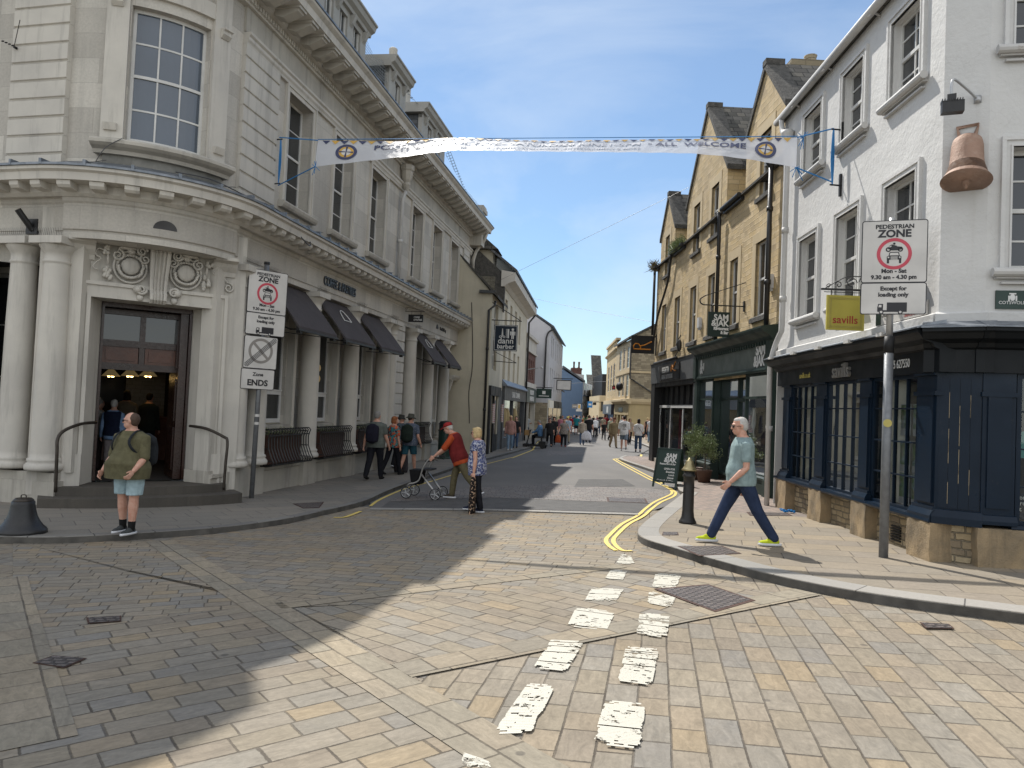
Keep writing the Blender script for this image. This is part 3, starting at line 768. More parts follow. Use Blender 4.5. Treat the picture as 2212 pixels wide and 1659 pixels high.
for pl in [[(1278, 1270), (1348, 1272), (1330, 1300), (1262, 1298)], [(1245, 1310), (1330, 1322), (1310, 1362), (1225, 1352)],
           [(1190, 1382), (1262, 1385), (1222, 1452), (1150, 1444)], [(1140, 1476), (1200, 1480), (1150, 1582), (1062, 1586)],
           [(1416, 1238), (1472, 1242), (1460, 1272), (1408, 1268)], [(1402, 1276), (1460, 1290), (1450, 1312), (1398, 1302)],
           [(1382, 1322), (1448, 1328), (1440, 1378), (1374, 1368)], [(1352, 1396), (1424, 1402), (1408, 1480), (1334, 1470)],
           [(1305, 1512), (1394, 1520), (1386, 1618), (1280, 1606)], [(1000, 1625), (1060, 1645), (1060, 1659), (995, 1655)]]:
    dash_mark([D(*p) for p in pl])
# iron covers
def cover(pts, label, off=.001):
    P4 = [D(*p, .001 if off < .05 else .0825) for p in pts]
    mb = MB(); c = sum(P4, Vector()) / 4
    mb.poly([p.copy() for p in P4], (0, 0, .002))
    o = mb.build('drain_cover', M['rust_planter'])
    mb = MB(); mb.poly([c + (p - c) * .9 + Vector((0, 0, .0035)) for p in P4])
    pl = mb.build('grid_plate', M['cover'], o)
    tag(o, label, 'drain cover', 'iron covers set in the paving')
cover([(1412, 1272), (1530, 1262), (1632, 1297), (1545, 1322)], 'large square iron cover across the worn white dashes')
cover([(1462, 1180), (1560, 1179), (1602, 1196), (1510, 1201)], 'iron grating in the pavement beneath the walking man', .088)
cover([(1432, 1149), (1464, 1149), (1466, 1156), (1430, 1156)], 'tiny iron cover in the pavement beside the black bollard', .088)
cover([(1310, 1074), (1395, 1077), (1400, 1087), (1312, 1083)], 'oblong cover in the grey setts near the yellow lines', .008)
cover([(632, 1088), (700, 1084), (690, 1097), (655, 1098)], 'worn grating in the shaded left pavement', .088)
cover([(186, 1334), (262, 1330), (262, 1342), (190, 1347)], 'small oblong cover in shaded setts, upper of the two at left')
cover([(70, 1432), (115, 1416), (188, 1422), (138, 1443)], 'diamond shaped cover in shaded setts, nearest the lower left corner')
cover([(1986, 1344), (2050, 1348), (2062, 1358), (2000, 1357)], 'small oblong gully cover below the right kerb')
cover([(1612, 1106), (1700, 1108), (1712, 1114), (1620, 1114)], 'faint iron grating by the foot of the white drainpipe', .088)

# ------------------------------------------------------------------ building parts
def sash(fr, par, u0, u1, z0, z1, w, cols=2, rows=4, mf='white_wood', gl='glass', fw_=.05, bar=.022, meet=True, name='window', th=.05, glbump=0):
    mb = MB(); m = fw_
    mb.box(fr, u0, u0 + m, z0, z1, w - th, w); mb.box(fr, u1 - m, u1, z0, z1, w - th, w)
    mb.box(fr, u0 + m, u1 - m, z0, z0 + m * 1.3, w - th, w - .002); mb.box(fr, u0 + m, u1 - m, z1 - m, z1, w - th, w - .002)
    zm = (z0 + z1) / 2
    if meet: mb.box(fr, u0 + m, u1 - m, zm - .025, zm + .025, w - th, w + .004)
    for i in range(1, cols):
        u = u0 + m + (u1 - u0 - 2 * m) * i / cols
        mb.box(fr, u - bar / 2, u + bar / 2, z0 + m, z1 - m, w - th + .005, w - .008)
    for i in range(1, rows):
        z = z0 + (z1 - z0) * i / rows
        if meet and abs(z - zm) < .05: continue
        mb.box(fr, u0 + m, u1 - m, z - bar / 2, z + bar / 2, w - th + .008, w - .012)
    o = mb.build(name, M[mf], par)
    g = MB(); g.wall(fr, [(u0 + m * .5, u1 - m * .5, z0 + m * .5, z1 - m * .5)], [], 0, w - th * .5)
    g.build('pane', M[gl] if isinstance(gl, str) else gl, o)
    return o
def surround(fr, par, u0, u1, z0, z1, t, pr, mat, sides='lrt', name='window_surround'):
    mb = MB()
    for k, (tt, pp) in enumerate(((t, pr), (t * .55, pr + .02))):
        if 'l' in sides: mb.box(fr, u0 - t + (0 if k == 0 else 0), u0 - (0 if k == 0 else t - tt * .55), z0, z1 + (tt if k == 0 else t), -.02, pp) if k == 0 else mb.box(fr, u0 - t, u0 - t + .04, z0, z1 + t - .04, -.02, pp)
        if 'r' in sides: mb.box(fr, u1, u1 + t, z0, z1 + t, -.02, pp) if k == 0 else mb.box(fr, u1 + t - .04, u1 + t, z0, z1 + t - .04, -.02, pp)
        if 't' in sides: mb.box(fr, u0, u1, z1, z1 + t, -.02, pp - .002) if k == 0 else mb.box(fr, u0 - t, u1 + t, z1 + t - .04, z1 + t, -.02, pp + .003)
    return mb.build(name, mat, par)
def pipe(par, pts, r, mat, name='downpipe', collars=()):
    mb = MB(); mb.tube(pts, r, 10)
    for c in collars:
        p = Vector(c); mb.tube([p - Vector((0, 0, .05)), p + Vector((0, 0, .05))], r * 1.35, 10)
    return mb.build(name, mat, par, smooth=True)
def text(s, size, mat, parent, name, fn, extrude=.004, align='CENTER', cond=1.0, bold=0.0, spacing=1.0, res=3, shear=0, local=False):
    cu = bpy.data.curves.new('t', 'FONT'); cu.body = s; cu.size = size; cu.extrude = extrude / 2; cu.align_x = align
    cu.resolution_u = res; cu.offset = bold; cu.space_character = spacing; cu.shear = shear; cu.space_line = .95
    ob = bpy.data.objects.new('t', cu); COL.objects.link(ob)
    dg = bpy.context.evaluated_depsgraph_get()
    me = bpy.data.meshes.new_from_object(ob.evaluated_get(dg))
    bpy.data.objects.remove(ob)
    vs = [fn(v_.co.x * cond, v_.co.y, v_.co.z + extrude / 2) for v_ in me.vertices]
    mb = MB(); mb.add(vs, [list(p.vertices) for p in me.polygons])
    bpy.data.meshes.remove(me)
    return mb.build(name, mat, parent, recalc=False, local=local)
def plane_fn(O, ex, ey=None):
    ex = Vector(ex).normalized(); ey = Vector(ey or (0, 0, 1)).normalized(); en = ex.cross(ey).normalized(); O = Vector(O)
    return lambda x, y, z: O + ex * x + ey * y + en * z
def fr_fn(fr, u, z, w, sgn=1): return lambda x, y, d: fr.P(u + sgn * x, w + d, z + y)

# ================================================================== BANK / BAKERY CORNER BUILDING
BK = Path()
bank = thing('corner_building', BK.P(-2.85, 0, -.3), 'grand pale limestone corner building with columns, rounded entrance and five dark awnings', 'building')
ZP = .20
US, UE = -9.0, 17.6
bays = [(1.0, -.2, 2.2), (3.42, 2.2, 4.65), (5.87, 4.65, 7.1), (10.85, 9.75, 11.9), (13.0, 11.9, 14.1)]
# plinth
mb = MB()
PLn = [(-.6, -.6), (.0, -.6), (.0, .12), (.03, .14), (.03, .20), (-.05, .20), (-.05, .26), (-.6, .26)]
mb.prof(BK, -1.62, UE, PLn)
mb.prof(BK, US, -4.25, PLn)
for uc in (2.2, 4.65, 7.43, 9.75, 11.9, 14.1, -.6):
    hw = .34 if uc not in (7.43, -.6) else .68
    mb.box(BK, uc - hw, uc + hw, -.6, .23, -.3, .10); mb.box(BK, uc - hw + .03, uc + hw - .03, .23, .33, -.3, .07)
mb.box(BK, -5.5, -4.12, -.6, .12, -.3, .12); mb.box(BK, -5.46, -4.16, .12, .26, -.3, .08)
mb.build('plinth', M['portland_dirty'], bank)
# ground floor wall with window openings, recessed
holes = []
lowwin = []
for (c, a, b) in bays:
    holes.append((c - .55, c + .66, 1.05, 3.75)); lowwin.append((c - .55, c + .66))
holes.append((15.1, 16.3, .35, 2.35)); holes.append((15.2, 16.2, 3.0, 3.7))
MB().wall(BK, [(-1.3, UE, .1, 4.1)], holes, .12, w=-.34).build('ground_floor_wall', M['ashlar'], bank)
mb = MB(); mb.wall(BK, [(US, -4.3, .1, 4.1)], [(-7.4, -5.55, .9, 3.6)], .12, w=-.34)
mb.build('ground_floor_wall', M['ashlar'], bank)
for (a, b) in lowwin:
    o = sash(BK, bank, a, b, 1.08, 3.72, -.42, 1, 1, 'white_upvc', fw_=.07, meet=False)
    mb = MB(); mb.box(BK, a + .07, b - .07, 1.70, 1.80, -.48, -.40); mb.box(BK, a + .03, b - .03, 1.78, 1.81, -.48, -.385); mb.build('transom', M['white_upvc'], o)
    mb = MB(); mb.box(BK, a - .18, b + .2, .96, 1.05, -.4, -.18); mb.box(BK, a - .14, b + .16, .88, .96, -.4, -.24); mb.build('window_sill', M['portland_dirty'], bank)
    mb = MB(); mb.box(BK, b + .02, b + .14, .95, 3.9, -.4, -.16); mb.box(BK, a - .14, a - .02, .95, 3.9, -.4, -.16); mb.build('window_pier', M['portland'], bank)
sash(BK, bank, -7.4, -5.55, .9, 3.6, -.42, 2, 3, 'grey_wood', fw_=.07, meet=False)
# side doorway at the far end
mb = MB()
mb.box(BK, 14.85, 15.08, .1, 2.4, -.34, -.1); mb.box(BK, 16.32, 16.55, .1, 2.4, -.34, -.1); mb.box(BK, 14.85, 16.55, 2.4, 2.62, -.34, -.08)
mb.prof(BK, 14.6, 16.8, [(-.34, 2.62), (.10, 2.62), (.22, 2.74), (.25, 2.82), (-.34, 2.9)])
for u in (14.9, 16.35): mb.prof(BK, u, u + .16, [(-.1, 2.1), (.02, 2.2), (.14, 2.62), (-.1, 2.62)])
for a, b in ((15.08, 15.22), (16.18, 16.32)): mb.box(BK, a, b, 2.95, 3.8, -.34, -.2)
mb.box(BK, 15.08, 16.32, 3.7, 3.85, -.34, -.18)
mb.build('side_door_surround', M['portland'], bank)
mb = MB(); mb.box(BK, 15.1, 16.3, .2, 2.35, -.5, -.45); mb.build('side_door', M['wood'], bank)
mb = MB(); mb.box(BK, 15.2, 16.2, 3.0, 3.7, -.47, -.44); mb.build('niche_panel', M['portland_dirty'], bank)
# rusticated piers
def rustic(fr, par, u0, u1, z0, z1, w, h=.33, name='rusticated_pier', mat=None, back=-.34, w2=.03):
    mb = MB(); z = z0; k = 0
    while z < z1 - .05:
        t = min(z + h, z1)
        mb.prof(fr, u0, u1, [(back, z), (w - w2, z), (w - w2, z + .015), (w, z + .03), (w, t - .02), (w - w2, t - .004), (back, t - .004)])
        z += h
    mb.build(name, mat or M['portland'], par)
rustic(BK, bank, 8.05, 8.85, .26, 4.1, .06)
rustic(BK, bank, 14.45, 14.8, .26, 4.1, -.16)
rustic(BK, bank, 16.85, 17.45, .26, 4.1, .02)
# columns
def column(p, name='column', r=.225, z0=.30, z1=4.08):
    o = MB()
    c = Vector((p.x, p.y, 0))
    h = z1 - z0
    o.lathe(c, [(r * 1.28, z0), (r * 1.32, z0 + .03), (r * 1.32, z0 + .07), (r * 1.22, z0 + .10), (r * 1.12, z0 + .13), (r * 1.18, z0 + .15), (r * 1.16, z0 + .18), (r * 1.02, z0 + .20), (r, z0 + .28),
                (r * .995, z0 + h * .33), (r * .95, z0 + h * .6), (r * .86, z1 - .42), (r * .86, z1 - .40), (r * .95, z1 - .385), (r * .95, z1 - .36), (r * .87, z1 - .345), (r * .88, z1 - .24), (r * .96, z1 - .22), (r * 1.05, z1 - .18), (r * 1.22, z1 - .12), (r * 1.24, z1 - .10)], 28)
    ob = o.build(name, M['portland'], bank, smooth=True)
    return ob
def capital(u, hw=.31, w0=-.34, w1=.28):
    mb = MB(); mb.box(BK, u - hw, u + hw, 3.98, 4.098, w0, w1); mb.build('abacus', M['portland'], bank)
for u in (-.95, -.2, 2.2, 4.65, 7.1, 7.72, 9.75, 11.9, 14.1): column(BK.P(u, -.02, 0)); capital(u, .29)
for u in (-5.08, -4.42): column(BK.P(u, -.02, 0)); capital(u, .29)
mb = MB(); mb.box(BK, -1.62, -1.25, .26, 4.1, -.4, -.08); mb.box(BK, -4.24, -4.0, .26, 4.1, -.4, -.10); mb.build('pilaster', M['portland'], bank)
# entablature
def sweep(pr, u0, u1, name, mat): MB().prof(BK, u0, u1, pr).build(name, mat, bank)
sweep([(-.4, 4.1), (.12, 4.1), (.12, 4.22), (.15, 4.24), (.15, 4.66), (.18, 4.69), (.20, 4.75), (-.4, 4.75)], -4.22, -1.45, 'bowed_frieze', M['ashlar'])
for a, b in ((US, -4.24), (-1.43, UE)): sweep([(-.4, 4.1), (.04, 4.1), (.04, 4.22), (.06, 4.23), (.06, 4.66), (.09, 4.69), (.11, 4.75), (-.4, 4.75)], a, b, 'frieze', M['ashlar'])
sweep([(-.4, 4.75), (.22, 4.75), (.28, 4.80), (.30, 4.92), (.56, 4.93), (.57, 5.05), (.62, 5.08), (.62, 5.13), (.1, 5.20), (-.4, 5.20)], US, UE + .3, 'lower_cornice', M['portland'])
sweep([(-.1, 5.202), (.60, 5.132), (.65, 5.135), (.65, 5.17), (.30, 5.27), (.0, 5.40), (-.1, 5.40)], US, UE + .32, 'lead_flashing', M['lead'])
mb = MB(); u = US + .1
while u < UE:
    MB().prof(BK, u, u + .17, [(.22, 4.80), (.48, 4.82), (.52, 4.86), (.53, 4.925), (.22, 4.925)]).build('modillion', M['portland'], bank); u += .40
mb = MB(); u = US + .05
while u < UE:
    mb.box(BK, u, u + .035, 5.14, 5.21 + .02, .45, .655); u += .52
mb.build('lead_rolls', M['lead'], bank)
# upper storey
uw = [1.05, 3.5, 6.0, 9.75, 12.25, 14.8]
holes = [(c - .58, c + .58, 5.75, 8.1) for c in uw]
MB().wall(BK, [(-.1, UE, 5.2, 9.2)], holes, .30, w=.0).build('upper_wall', M['ashlar'], bank)
mb = MB(); mb.wall(BK, [(-9.0, -5.55, 5.2, 9.2)], [(-8.2, -7.0, 5.75, 8.1)], .3, w=0.0)
mb.build('upper_wall', M['ashlar'], bank)
for c in uw:
    sash(BK, bank, c - .58, c + .58, 5.75, 8.1, -.24, 2, 4)
    mb = MB(); a, b = c - .58, c + .58
    for (t0, t1, p) in ((.0, .12, .035), (.09, .14, .06)):
        mb.box(BK, a - t1, a - t0, 5.75, 8.1 + t0, -.02, p); mb.box(BK, b + t0, b + t1, 5.75, 8.1 + t0, -.02, p); mb.box(BK, a - t1, b + t1, 8.1 + t0, 8.1 + t1, -.02, p)
    mb.build('window_surround', M['portland'], bank)
    mb = MB(); mb.prof(BK, c - .80, c + .84, [(-.3, 5.60), (.10, 5.60), (.13, 5.64), (.15, 5.70), (.14, 5.73), (-.3, 5.76)]); mb.build('window_sill', M['portland_dirty'], bank)
# bowed corner wall and window
mb = MB(); mb.wall(BK, [(-4.40, -1.30, 5.2, 9.2)], [(-3.42, -2.12, 5.82, 8.1)], .28, w=-.02); mb.build('bowed_wall', M['ashlar'], bank)
mb = MB()
for a, b in ((-3.78, -3.44), (-2.10, -1.76)): mb.box(BK, a, b, 5.8, 8.9, -.05, .06)
mb.box(BK, -3.78, -1.76, 8.28, 8.55, -.05, .05)
for u in (-3.70, -1.99):
    mb.prof(BK, u, u + .17, [(-.05, 8.0), (.08, 8.0), (.14, 8.06), (.14, 8.12), (.18, 8.14), (.18, 8.17), (-.05, 8.17)])
    mb.prof(BK, u - .02, u + .17, [(-.05, 5.92), (.10, 5.92), (.12, 5.97), (.14, 6.03), (-.05, 6.06)])
mb.build('bay_window_surround', M['portland'], bank)
sash(BK, bank, -3.42, -2.12, 5.82, 8.1, -.16, 3, 4, 'white_wood', 'glass_blue', fw_=.055, bar=.03, name='bowed_window')
mb = MB(); mb.prof(BK, -3.84, -1.70, [(-.1, 5.52), (.12, 5.52), (.14, 5.58), (.22, 5.62), (.27, 5.66), (.27, 5.71), (.24, 5.74), (-.1, 5.80)]); mb.build('bay_window_sill', M['portland_dirty'], bank)
mb = MB(); mb.prof(BK, -3.72, -1.80, [(-.1, 5.30), (.06, 5.30), (.05, 5.52), (-.1, 5.52)]); mb.build('stained_apron', M['algae'], bank)
rustic(BK, bank, -5.50, -4.38, 5.2, 9.0, .08, .31, 'rusticated_quoin')
rustic(BK, bank, -1.34, -.02, 5.2, 8.24, .06, .31, 'rusticated_quoin')
rustic(BK, bank, 16.2, 17.2, 5.2, 8.24, .06, .31, 'rusticated_quoin')
# string course, frieze, dentils, modillioned main cornice
sweep([(-.3, 8.22), (.06, 8.22), (.07, 8.26), (.10, 8.30), (.10, 8.36), (.14, 8.39), (.14, 8.44), (-.3, 8.46)], -1.34, UE, 'string_course', M['portland'])
sweep([(-.3, 8.46), (.03, 8.46), (.03, 8.95), (-.3, 8.95)], -1.34, UE, 'upper_frieze', M['portland_dirty'])
sweep([(-.3, 8.93), (.10, 8.93), (.12, 9.08), (.22, 9.12), (.26, 9.24), (.80, 9.26), (.82, 9.40), (.90, 9.46), (.92, 9.50), (-.3, 9.56)], US, UE + .4, 'main_cornice', M['portland'])
sweep([(-.3, 9.565), (.90, 9.505), (.94, 9.51), (.94, 9.545), (.30, 9.72), (-.3, 9.80)], US, UE + .42, 'main_cornice_lead', M['lead'])
mb = MB(); u = US + .1
while u < UE:
    mb.box(BK, u, u + .055, 8.97, 9.06, .08, .155); u += .10
mb.build('dentils', M['portland'], bank)
mb = MB(); u = -5.2
while u < UE:
    mb.prof(BK, u, u + .24, [(.24, 9.08), (.42, 9.04), (.58, 9.10), (.72, 9.16), (.76, 9.258), (.24, 9.258)])
    mb.box(BK, u - .03, u + .27, 9.20, 9.256, .24, .775); u += .56
    mb.build('cornice_bracket', M['portland_dirty'], bank); mb = MB()
# mansard roof, dormers, chimneys
mb = MB(); mb.prof(BK, -1.3, UE - .2, [(-.6, 9.6), (-.6, 9.75), (-1.5, 11.2), (-6.5, 11.35), (-6.5, 9.6)]); mb.prof(BK, US, -4.39, [(-.6, 9.6), (-1.5, 11.2), (-2.2, 11.2), (-2.2, 9.6)]); mb.prof(BK, -4.39, -1.3, [(-.6, 9.6), (-1.0, 10.6), (-1.55, 10.8), (-1.6, 9.6)])
mb.build('mansard_roof', M['slate'], bank)
mb = MB(); mb.box(BK, -1.2, UE - .1, 3.8, 9.5, -7.0, -.8); mb.box(BK, 8, UE - .1, -.6, 3.8, -7.0, -.8); mb.box(BK, US, -4.4, 3.8, 9.5, -2.4, -.8); mb.box(BK, -4.3, -1.25, 8.3, 9.5, -1.7, -.3); mb.prof(BK, -4.2, -1.3, [(-1.5, 9.6), (-.05, 9.6), (-.08, 12.0), (-.3, 12.4), (-1.5, 12.8)]); mb.build('core_walls', M['render_cream'], bank)
def dormer(u0, u1, z1, nw, d=2.2):
    z0 = 9.65; wf = -.25
    mb = MB(); mb.box(BK, u0 + .06, u1 - .06, z0, z1 - .02, wf - d, wf - .12); o = mb.build('dormer', M['slate'], bank)
    mb = MB()
    n_ = nw; W = (u1 - u0)
    wd = .50; gap = (W - n_ * wd) / (n_ + 1)
    u = u0
    for k in range(n_ + 1):
        mb.box(BK, u, u + gap, z0, z1, wf - .14, wf)
        mb.prof(BK, u + gap / 2 - .07, u + gap / 2 + .07, [(wf, z1 - .32), (wf + .07, z1 - .24), (wf + .16, z1 - .02), (wf, z1 - .02)])
        u += gap + wd
    mb.box(BK, u0, u1, z1 - .16, z1, wf - .14, wf - .003)
    mb.prof(BK, u0 - .14, u1 + .14, [(wf - d, z1), (wf + .08, z1), (wf + .10, z1 + .08), (wf + .20, z1 + .14), (wf + .24, z1 + .26), (wf + .28, z1 + .28), (wf + .28, z1 + .33), (wf - d, z1 + .38)])
    mb.build('dormer_frame', M['grey_wood'], o)
    u = u0 + gap
    for k in range(n_):
        mb = MB(); a, b = u, u + wd
        for x0, x1 in ((a, a + .04), (b - .04, b)): mb.box(BK, x0, x1, z0, z1 - .16, wf - .12, wf - .06)
        mb.box(BK, (a + b) / 2 - .012, (a + b) / 2 + .012, z0, z1 - .16, wf - .12, wf - .07); zm = (z0 + z1) / 2
        mb.box(BK, a, b, zm - .03, zm + .03, wf - .12, wf - .05)
        mb.build('sash_frame', M['white_wood'], o)
        g = MB(); g.wall(BK, [(a, b, z0, z1 - .16)], [], 0, wf - .10); g.build('pane', M['glass'], o)
        u += wd + gap
    return o
dormer(2.1, 5.15, 11.68, 3); dormer(7.1, 8.7, 11.72, 1); dormer(10.55, 13.6, 11.72, 2)
def chimney(fr, par, u0, u1, w0, w1, z0, z1, mat, pots=1, potz=.7, name='chimney', cap=.07, pm='portland_dirty'):
    mb = MB(); mb.box(fr, u0, u1, z0, z1 - .3, w0, w1); mb.box(fr, u0 - cap, u1 + cap, z1 - .3, z1 - .12, w0 - cap, w1 + cap); mb.box(fr, u0 - cap * .4, u1 + cap * .4, z1 - .12, z1, w0 - cap * .4, w1 + cap * .4)
    o = mb.build(name, mat, par)
    for k in range(pots):
        c = fr.P(u0 + (u1 - u0) * (k + .5) / pots, (w0 + w1) / 2, z1)
        mb = MB(); mb.lathe(c, [(.17, 0), (.15, .1), (.13, potz * .5), (.15, potz * .8), (.16, potz * .95), (.11, potz)], 14); mb.build('chimney_pot', M[pm], o, smooth=True)
chimney(BK, bank, 10.9, 12.0, -2.3, -1.2, 10.5, 13.6, M['portland_dirty'], 1, .9)
chimney(BK, bank, 3.6, 6.6, -1.9, -1.1, 10.5, 13.9, M['portland_dirty'], 2, .6)
chimney(BK, bank, UE - .35, UE + .25, -1.0, .55, 8.6, 10.35, M['portland_dirty'], 0)
# downpipe with hopper
hp = BK.P(7.85, .22, 8.75)
mb = MB()
mb.lathe(BK.P(7.85, .20, 8.15), [(.05, 0), (.09, .1), (.14, .2), (.10, .28), (.15, .36), (.19, .5), (.19, .62), (.23, .66), (.23, .8), (.16, .82)], 8)
mb.build('rainwater_hopper', M['portland_dirty'], bank)
pipe(bank, [BK.P(7.85, .20, 8.2), BK.P(7.8, .12, 7.9), BK.P(7.8, .10, 5.45)], .055, M['white_pipe'], collars=[BK.P(7.8, .10, 6.6)])
pipe(bank, [BK.P(UE, .75, 9.4), BK.P(UE, .6, 8.9), BK.P(UE, .25, 8.4), BK.P(UE - .05, .15, 8.0), BK.P(UE - .05, .15, 7.6)], .07, M['portland_dirty'], name='end_console')
pipe(bank, [BK.P(UE - .02, .07, 4.6), BK.P(UE - .02, .07, -.2)], .035, M['brown_iron'])
# bird spikes on the abaci
mb = MB()
for u in (-5.08, -4.42, -1.0, -.2, 2.2, 4.65, 7.3, 9.75):
    for k in range(14):
        x = u - .28 + k * .04
        for s_ in (-1, 1):
            a = BK.P(x, .2, 4.1); mb.tube([a, BK.P(x + .02 * s_, .24 + .03 * s_, 4.23)], .0018, 3)
for k in range(16):
    u = -8.5 + k * 1.55; a = BK.P(u, .55, 5.17); mb.tube([a, BK.P(u + .35, .62, 5.26)], .006, 4)
mb.build('bird_spikes', M['wire'], bank)
mb = MB()
pts = [BK.P(.9 - .9 + t * .09, .3 + .35 * math.sin(t / 10 * 3.14), 5.32 - .5 * math.sin(t / 10 * 3.14)) for t in range(11)]
mb.tube(smooth_pts(pts, 3), .012, 5)
mb.tube(smooth_pts([BK.P(-2.7, .35, 5.32), BK.P(-2.2, .36, 5.34), BK.P(-1.6, .4, 5.26), BK.P(-.6, .35, 5.34), BK.P(0, .3, 5.33)], 6), .010, 5)
mb.tube(smooth_pts([BK.P(-3.4, .28, 5.74), BK.P(-3.6, .30, 5.55), BK.P(-3.72, .30, 5.3)], 4), .007, 5)
mb.build('loose_cable', M['wire'], bank)
# wall light box and half moon vent
mb = MB(); mb.box(BK, -4.99, -4.77, 4.17, 4.42, .04, .08); mb.tube([BK.P(-4.87, .07, 4.24), BK.P(-4.94, .30, 4.52)], .05, 12); mb.build('flood_lamp_box', M['black_iron'], bank)
mb = MB()
pts = [BK.P(-2.76 + .17 * math.cos(t * math.pi / 12), .152, 4.37 + .15 * math.sin(t * math.pi / 12)) for t in range(13)]
mb.poly(pts, BK.n * .01); mb.build('half_moon_plaque', M['dark_letter'], bank)
# awnings
for i, (c, a, b) in enumerate(bays):
    a2, b2 = a + .20, b - .30
    dr = .74
    mb = MB()
    top, bot = 4.04, 3.08
    mb.prof(BK, a2, b2, [(-.10, top), (-.08, top + .03), (dr * .5, (top + bot) / 2 - .01 + .02), (dr, bot + .02), (dr, bot - .03), (dr - .02, bot - .03), (dr * .5, (top + bot) / 2 - .03), (-.10, top - .03)])
    o = mb.build('awning', M['awning'], bank)
    mb = MB(); mb.box(BK, a2 - .03, b2 + .03, bot - .075, bot - .035, dr - .05, dr + .02)
    for u in (a2 + .12, b2 - .12):
        mb.tube([BK.P(u, -.1, bot + .15), BK.P(u + .1, dr * .6, bot - .03), BK.P(u, dr - .03, bot - .04)], .016, 6)
        mb.box(BK, u - .05, u + .05, bot - .12, bot + .02, dr - .10, dr - .01)
    mb.tube([BK.P(a2 - .25, dr * .55, bot - .13), BK.P(b2 + .1, dr - .02, bot - .06)], .010, 5)
    mb.build('awning_frame', M['black_iron'], o)
    if i in (1, 3):
        mb = MB(); cx = (a2 + b2) / 2 - .02; L = []
        for t in range(13):
            an = math.pi * t / 12; L.append((cx + .22 * math.cos(an), .34 + .24 * math.sin(an) - .24))
        pts = []
        for (u, h) in L:
            k = .62 - h * 1.15; pts.append(BK.P(u, dr * k + .012, top + (bot - top) * k + .03))
        pts.append(pts[0]); mb.tube(pts, .011, 4); mb.build('awning_emblem', M['white_letter'], o)
# bellied iron window guards
def guard(u0, u1, side=True):
    mb = MB(); n_ = int((u1 - u0) / .115)
    for k in range(n_ + 1):
        u = u0 + (u1 - u0) * k / n_
        P_ = [(.10, .98), (.20, .995), (.25, .95), (.22, .88), (.20, .80), (.21, .60), (.28, .42), (.33, .33), (.30, .26), (.18, .24), (.04, .25)]
        mb.tube([BK.P(u, w + .02, z) for w, z in P_], .013, 5)
    for w, z in ((.215, .86), (.30, .27), (.10, .98)): mb.box(BK, u0 - .01, u1 + .01, z - .012, z + .012, w - .012 + .02, w + .012 + .02)
    for z, w in ((.92, .2), (.6, .23), (.35, .3)):
        mb.tube([BK.P(u1, .0, z), BK.P(u1, w, z)], .012, 5); mb.tube([BK.P(u0, .0, z), BK.P(u0, w, z)], .012, 5)
    o = mb.build('window_guard', M['black_iron'], bank)
    mb = MB(); mb.box(BK, u0 + .05, u1 - .25, .27, .86, -.16, .16); mb.build('planter_box', M['rust_planter'], bank)
    mb = MB(); rr = random.Random(int(u0 * 10))
    for k in range(220):
        p = BK.P(u0 + .06 + rr.random() * (u1 - u0 - .3), -.12 + rr.random() * .26, .84 + rr.random() * .14)
        t = Vector((rr.uniform(-1, 1), rr.uniform(-1, 1), rr.uniform(.2, 1.4))).normalized() * .07; s_ = t.cross(Vector((rr.random(), rr.random(), rr.random()))).normalized() * .010
        mb.add([p - s_, p + s_, p + t], [[0, 1, 2]])
    mb.build('planter_leaves', M['leaf'], bank, recalc=False)
guard(-.02, 1.80); guard(2.45, 4.25); guard(4.85, 6.6); guard(9.95, 11.55)
# lettering
text('COFFEE & PASTRIES', .30, M['dark_letter'], bank, 'shop_lettering', fr_fn(BK, 3.5, 4.36, .065), .03, cond=.76, bold=.006)
text('Cornish Bakery', .17, M['dark_letter'], bank, 'small_shop_lettering', fr_fn(BK, 13.35, 4.42, .065), .02, cond=.8, bold=.004)
mb = MB(); mb.poly([BK.P(12.55 + .14 * math.cos(t * math.pi / 8), .07, 4.42 + .17 * math.sin(t * math.pi / 8)) for t in range(9)], BK.n * .01); mb.build('small_emblem', M['dark_letter'], bank)
# cash machine
mb = MB(); mb.box(BK, 5.25, 5.75, .75, 1.42, -.34, -.22); o = mb.build('cash_machine', M['grey_metal'], bank)
mb = MB(); mb.box(BK, 5.32, 5.68, 1.1, 1.34, -.225, -.215); mb.box(BK, 5.32, 5.68, .85, 1.0, -.225, -.18); mb.build('screen', M['char'], o)
# ---- entrance (flat, behind the bowed entablature)
Dr = Fr((BK.Wp.x, BK.Wp.y), 56.35, 1)
if Dr.n.y > 0: Dr.n = -Dr.n
mb = MB(); mb.wall(Dr, [(-.25, 3.0, -.1, 4.6)], [(.50, 2.42, -.1, 3.2)], .02, w=0)
for u0, u1, s_ in ((.50, .72, 1), (2.42, 2.20, -1)):      # splayed jambs
    mb.add([Dr.P(u0, 0, 0.02), Dr.P(u0, 0, 3.2), Dr.P(u1, -.55, 3.2), Dr.P(u1, -.55, 0.02)], [[0, 1, 2, 3]])
mb.add([Dr.P(.50, 0, 3.2), Dr.P(2.42, 0, 3.2), Dr.P(2.20, -.55, 3.2), Dr.P(.72, -.55, 3.2)], [[0, 1, 2, 3]])
mb.build('entrance_wall', M['portland'], bank, recalc=False)
mb = MB()
for t0, t1, p in ((.04, .26, .05), (.0, .06, .08), (.21, .27, .085)):
    mb.box(Dr, .50 - t1, .50 - t0, .55, 3.2 + t0, -.02, p); mb.box(Dr, 2.42 + t0, 2.42 + t1, .55, 3.2 + t0, -.02, p); mb.box(Dr, .50 - t1, 2.42 + t1, 3.2 + t0, 3.2 + t1, -.02, p - .002)
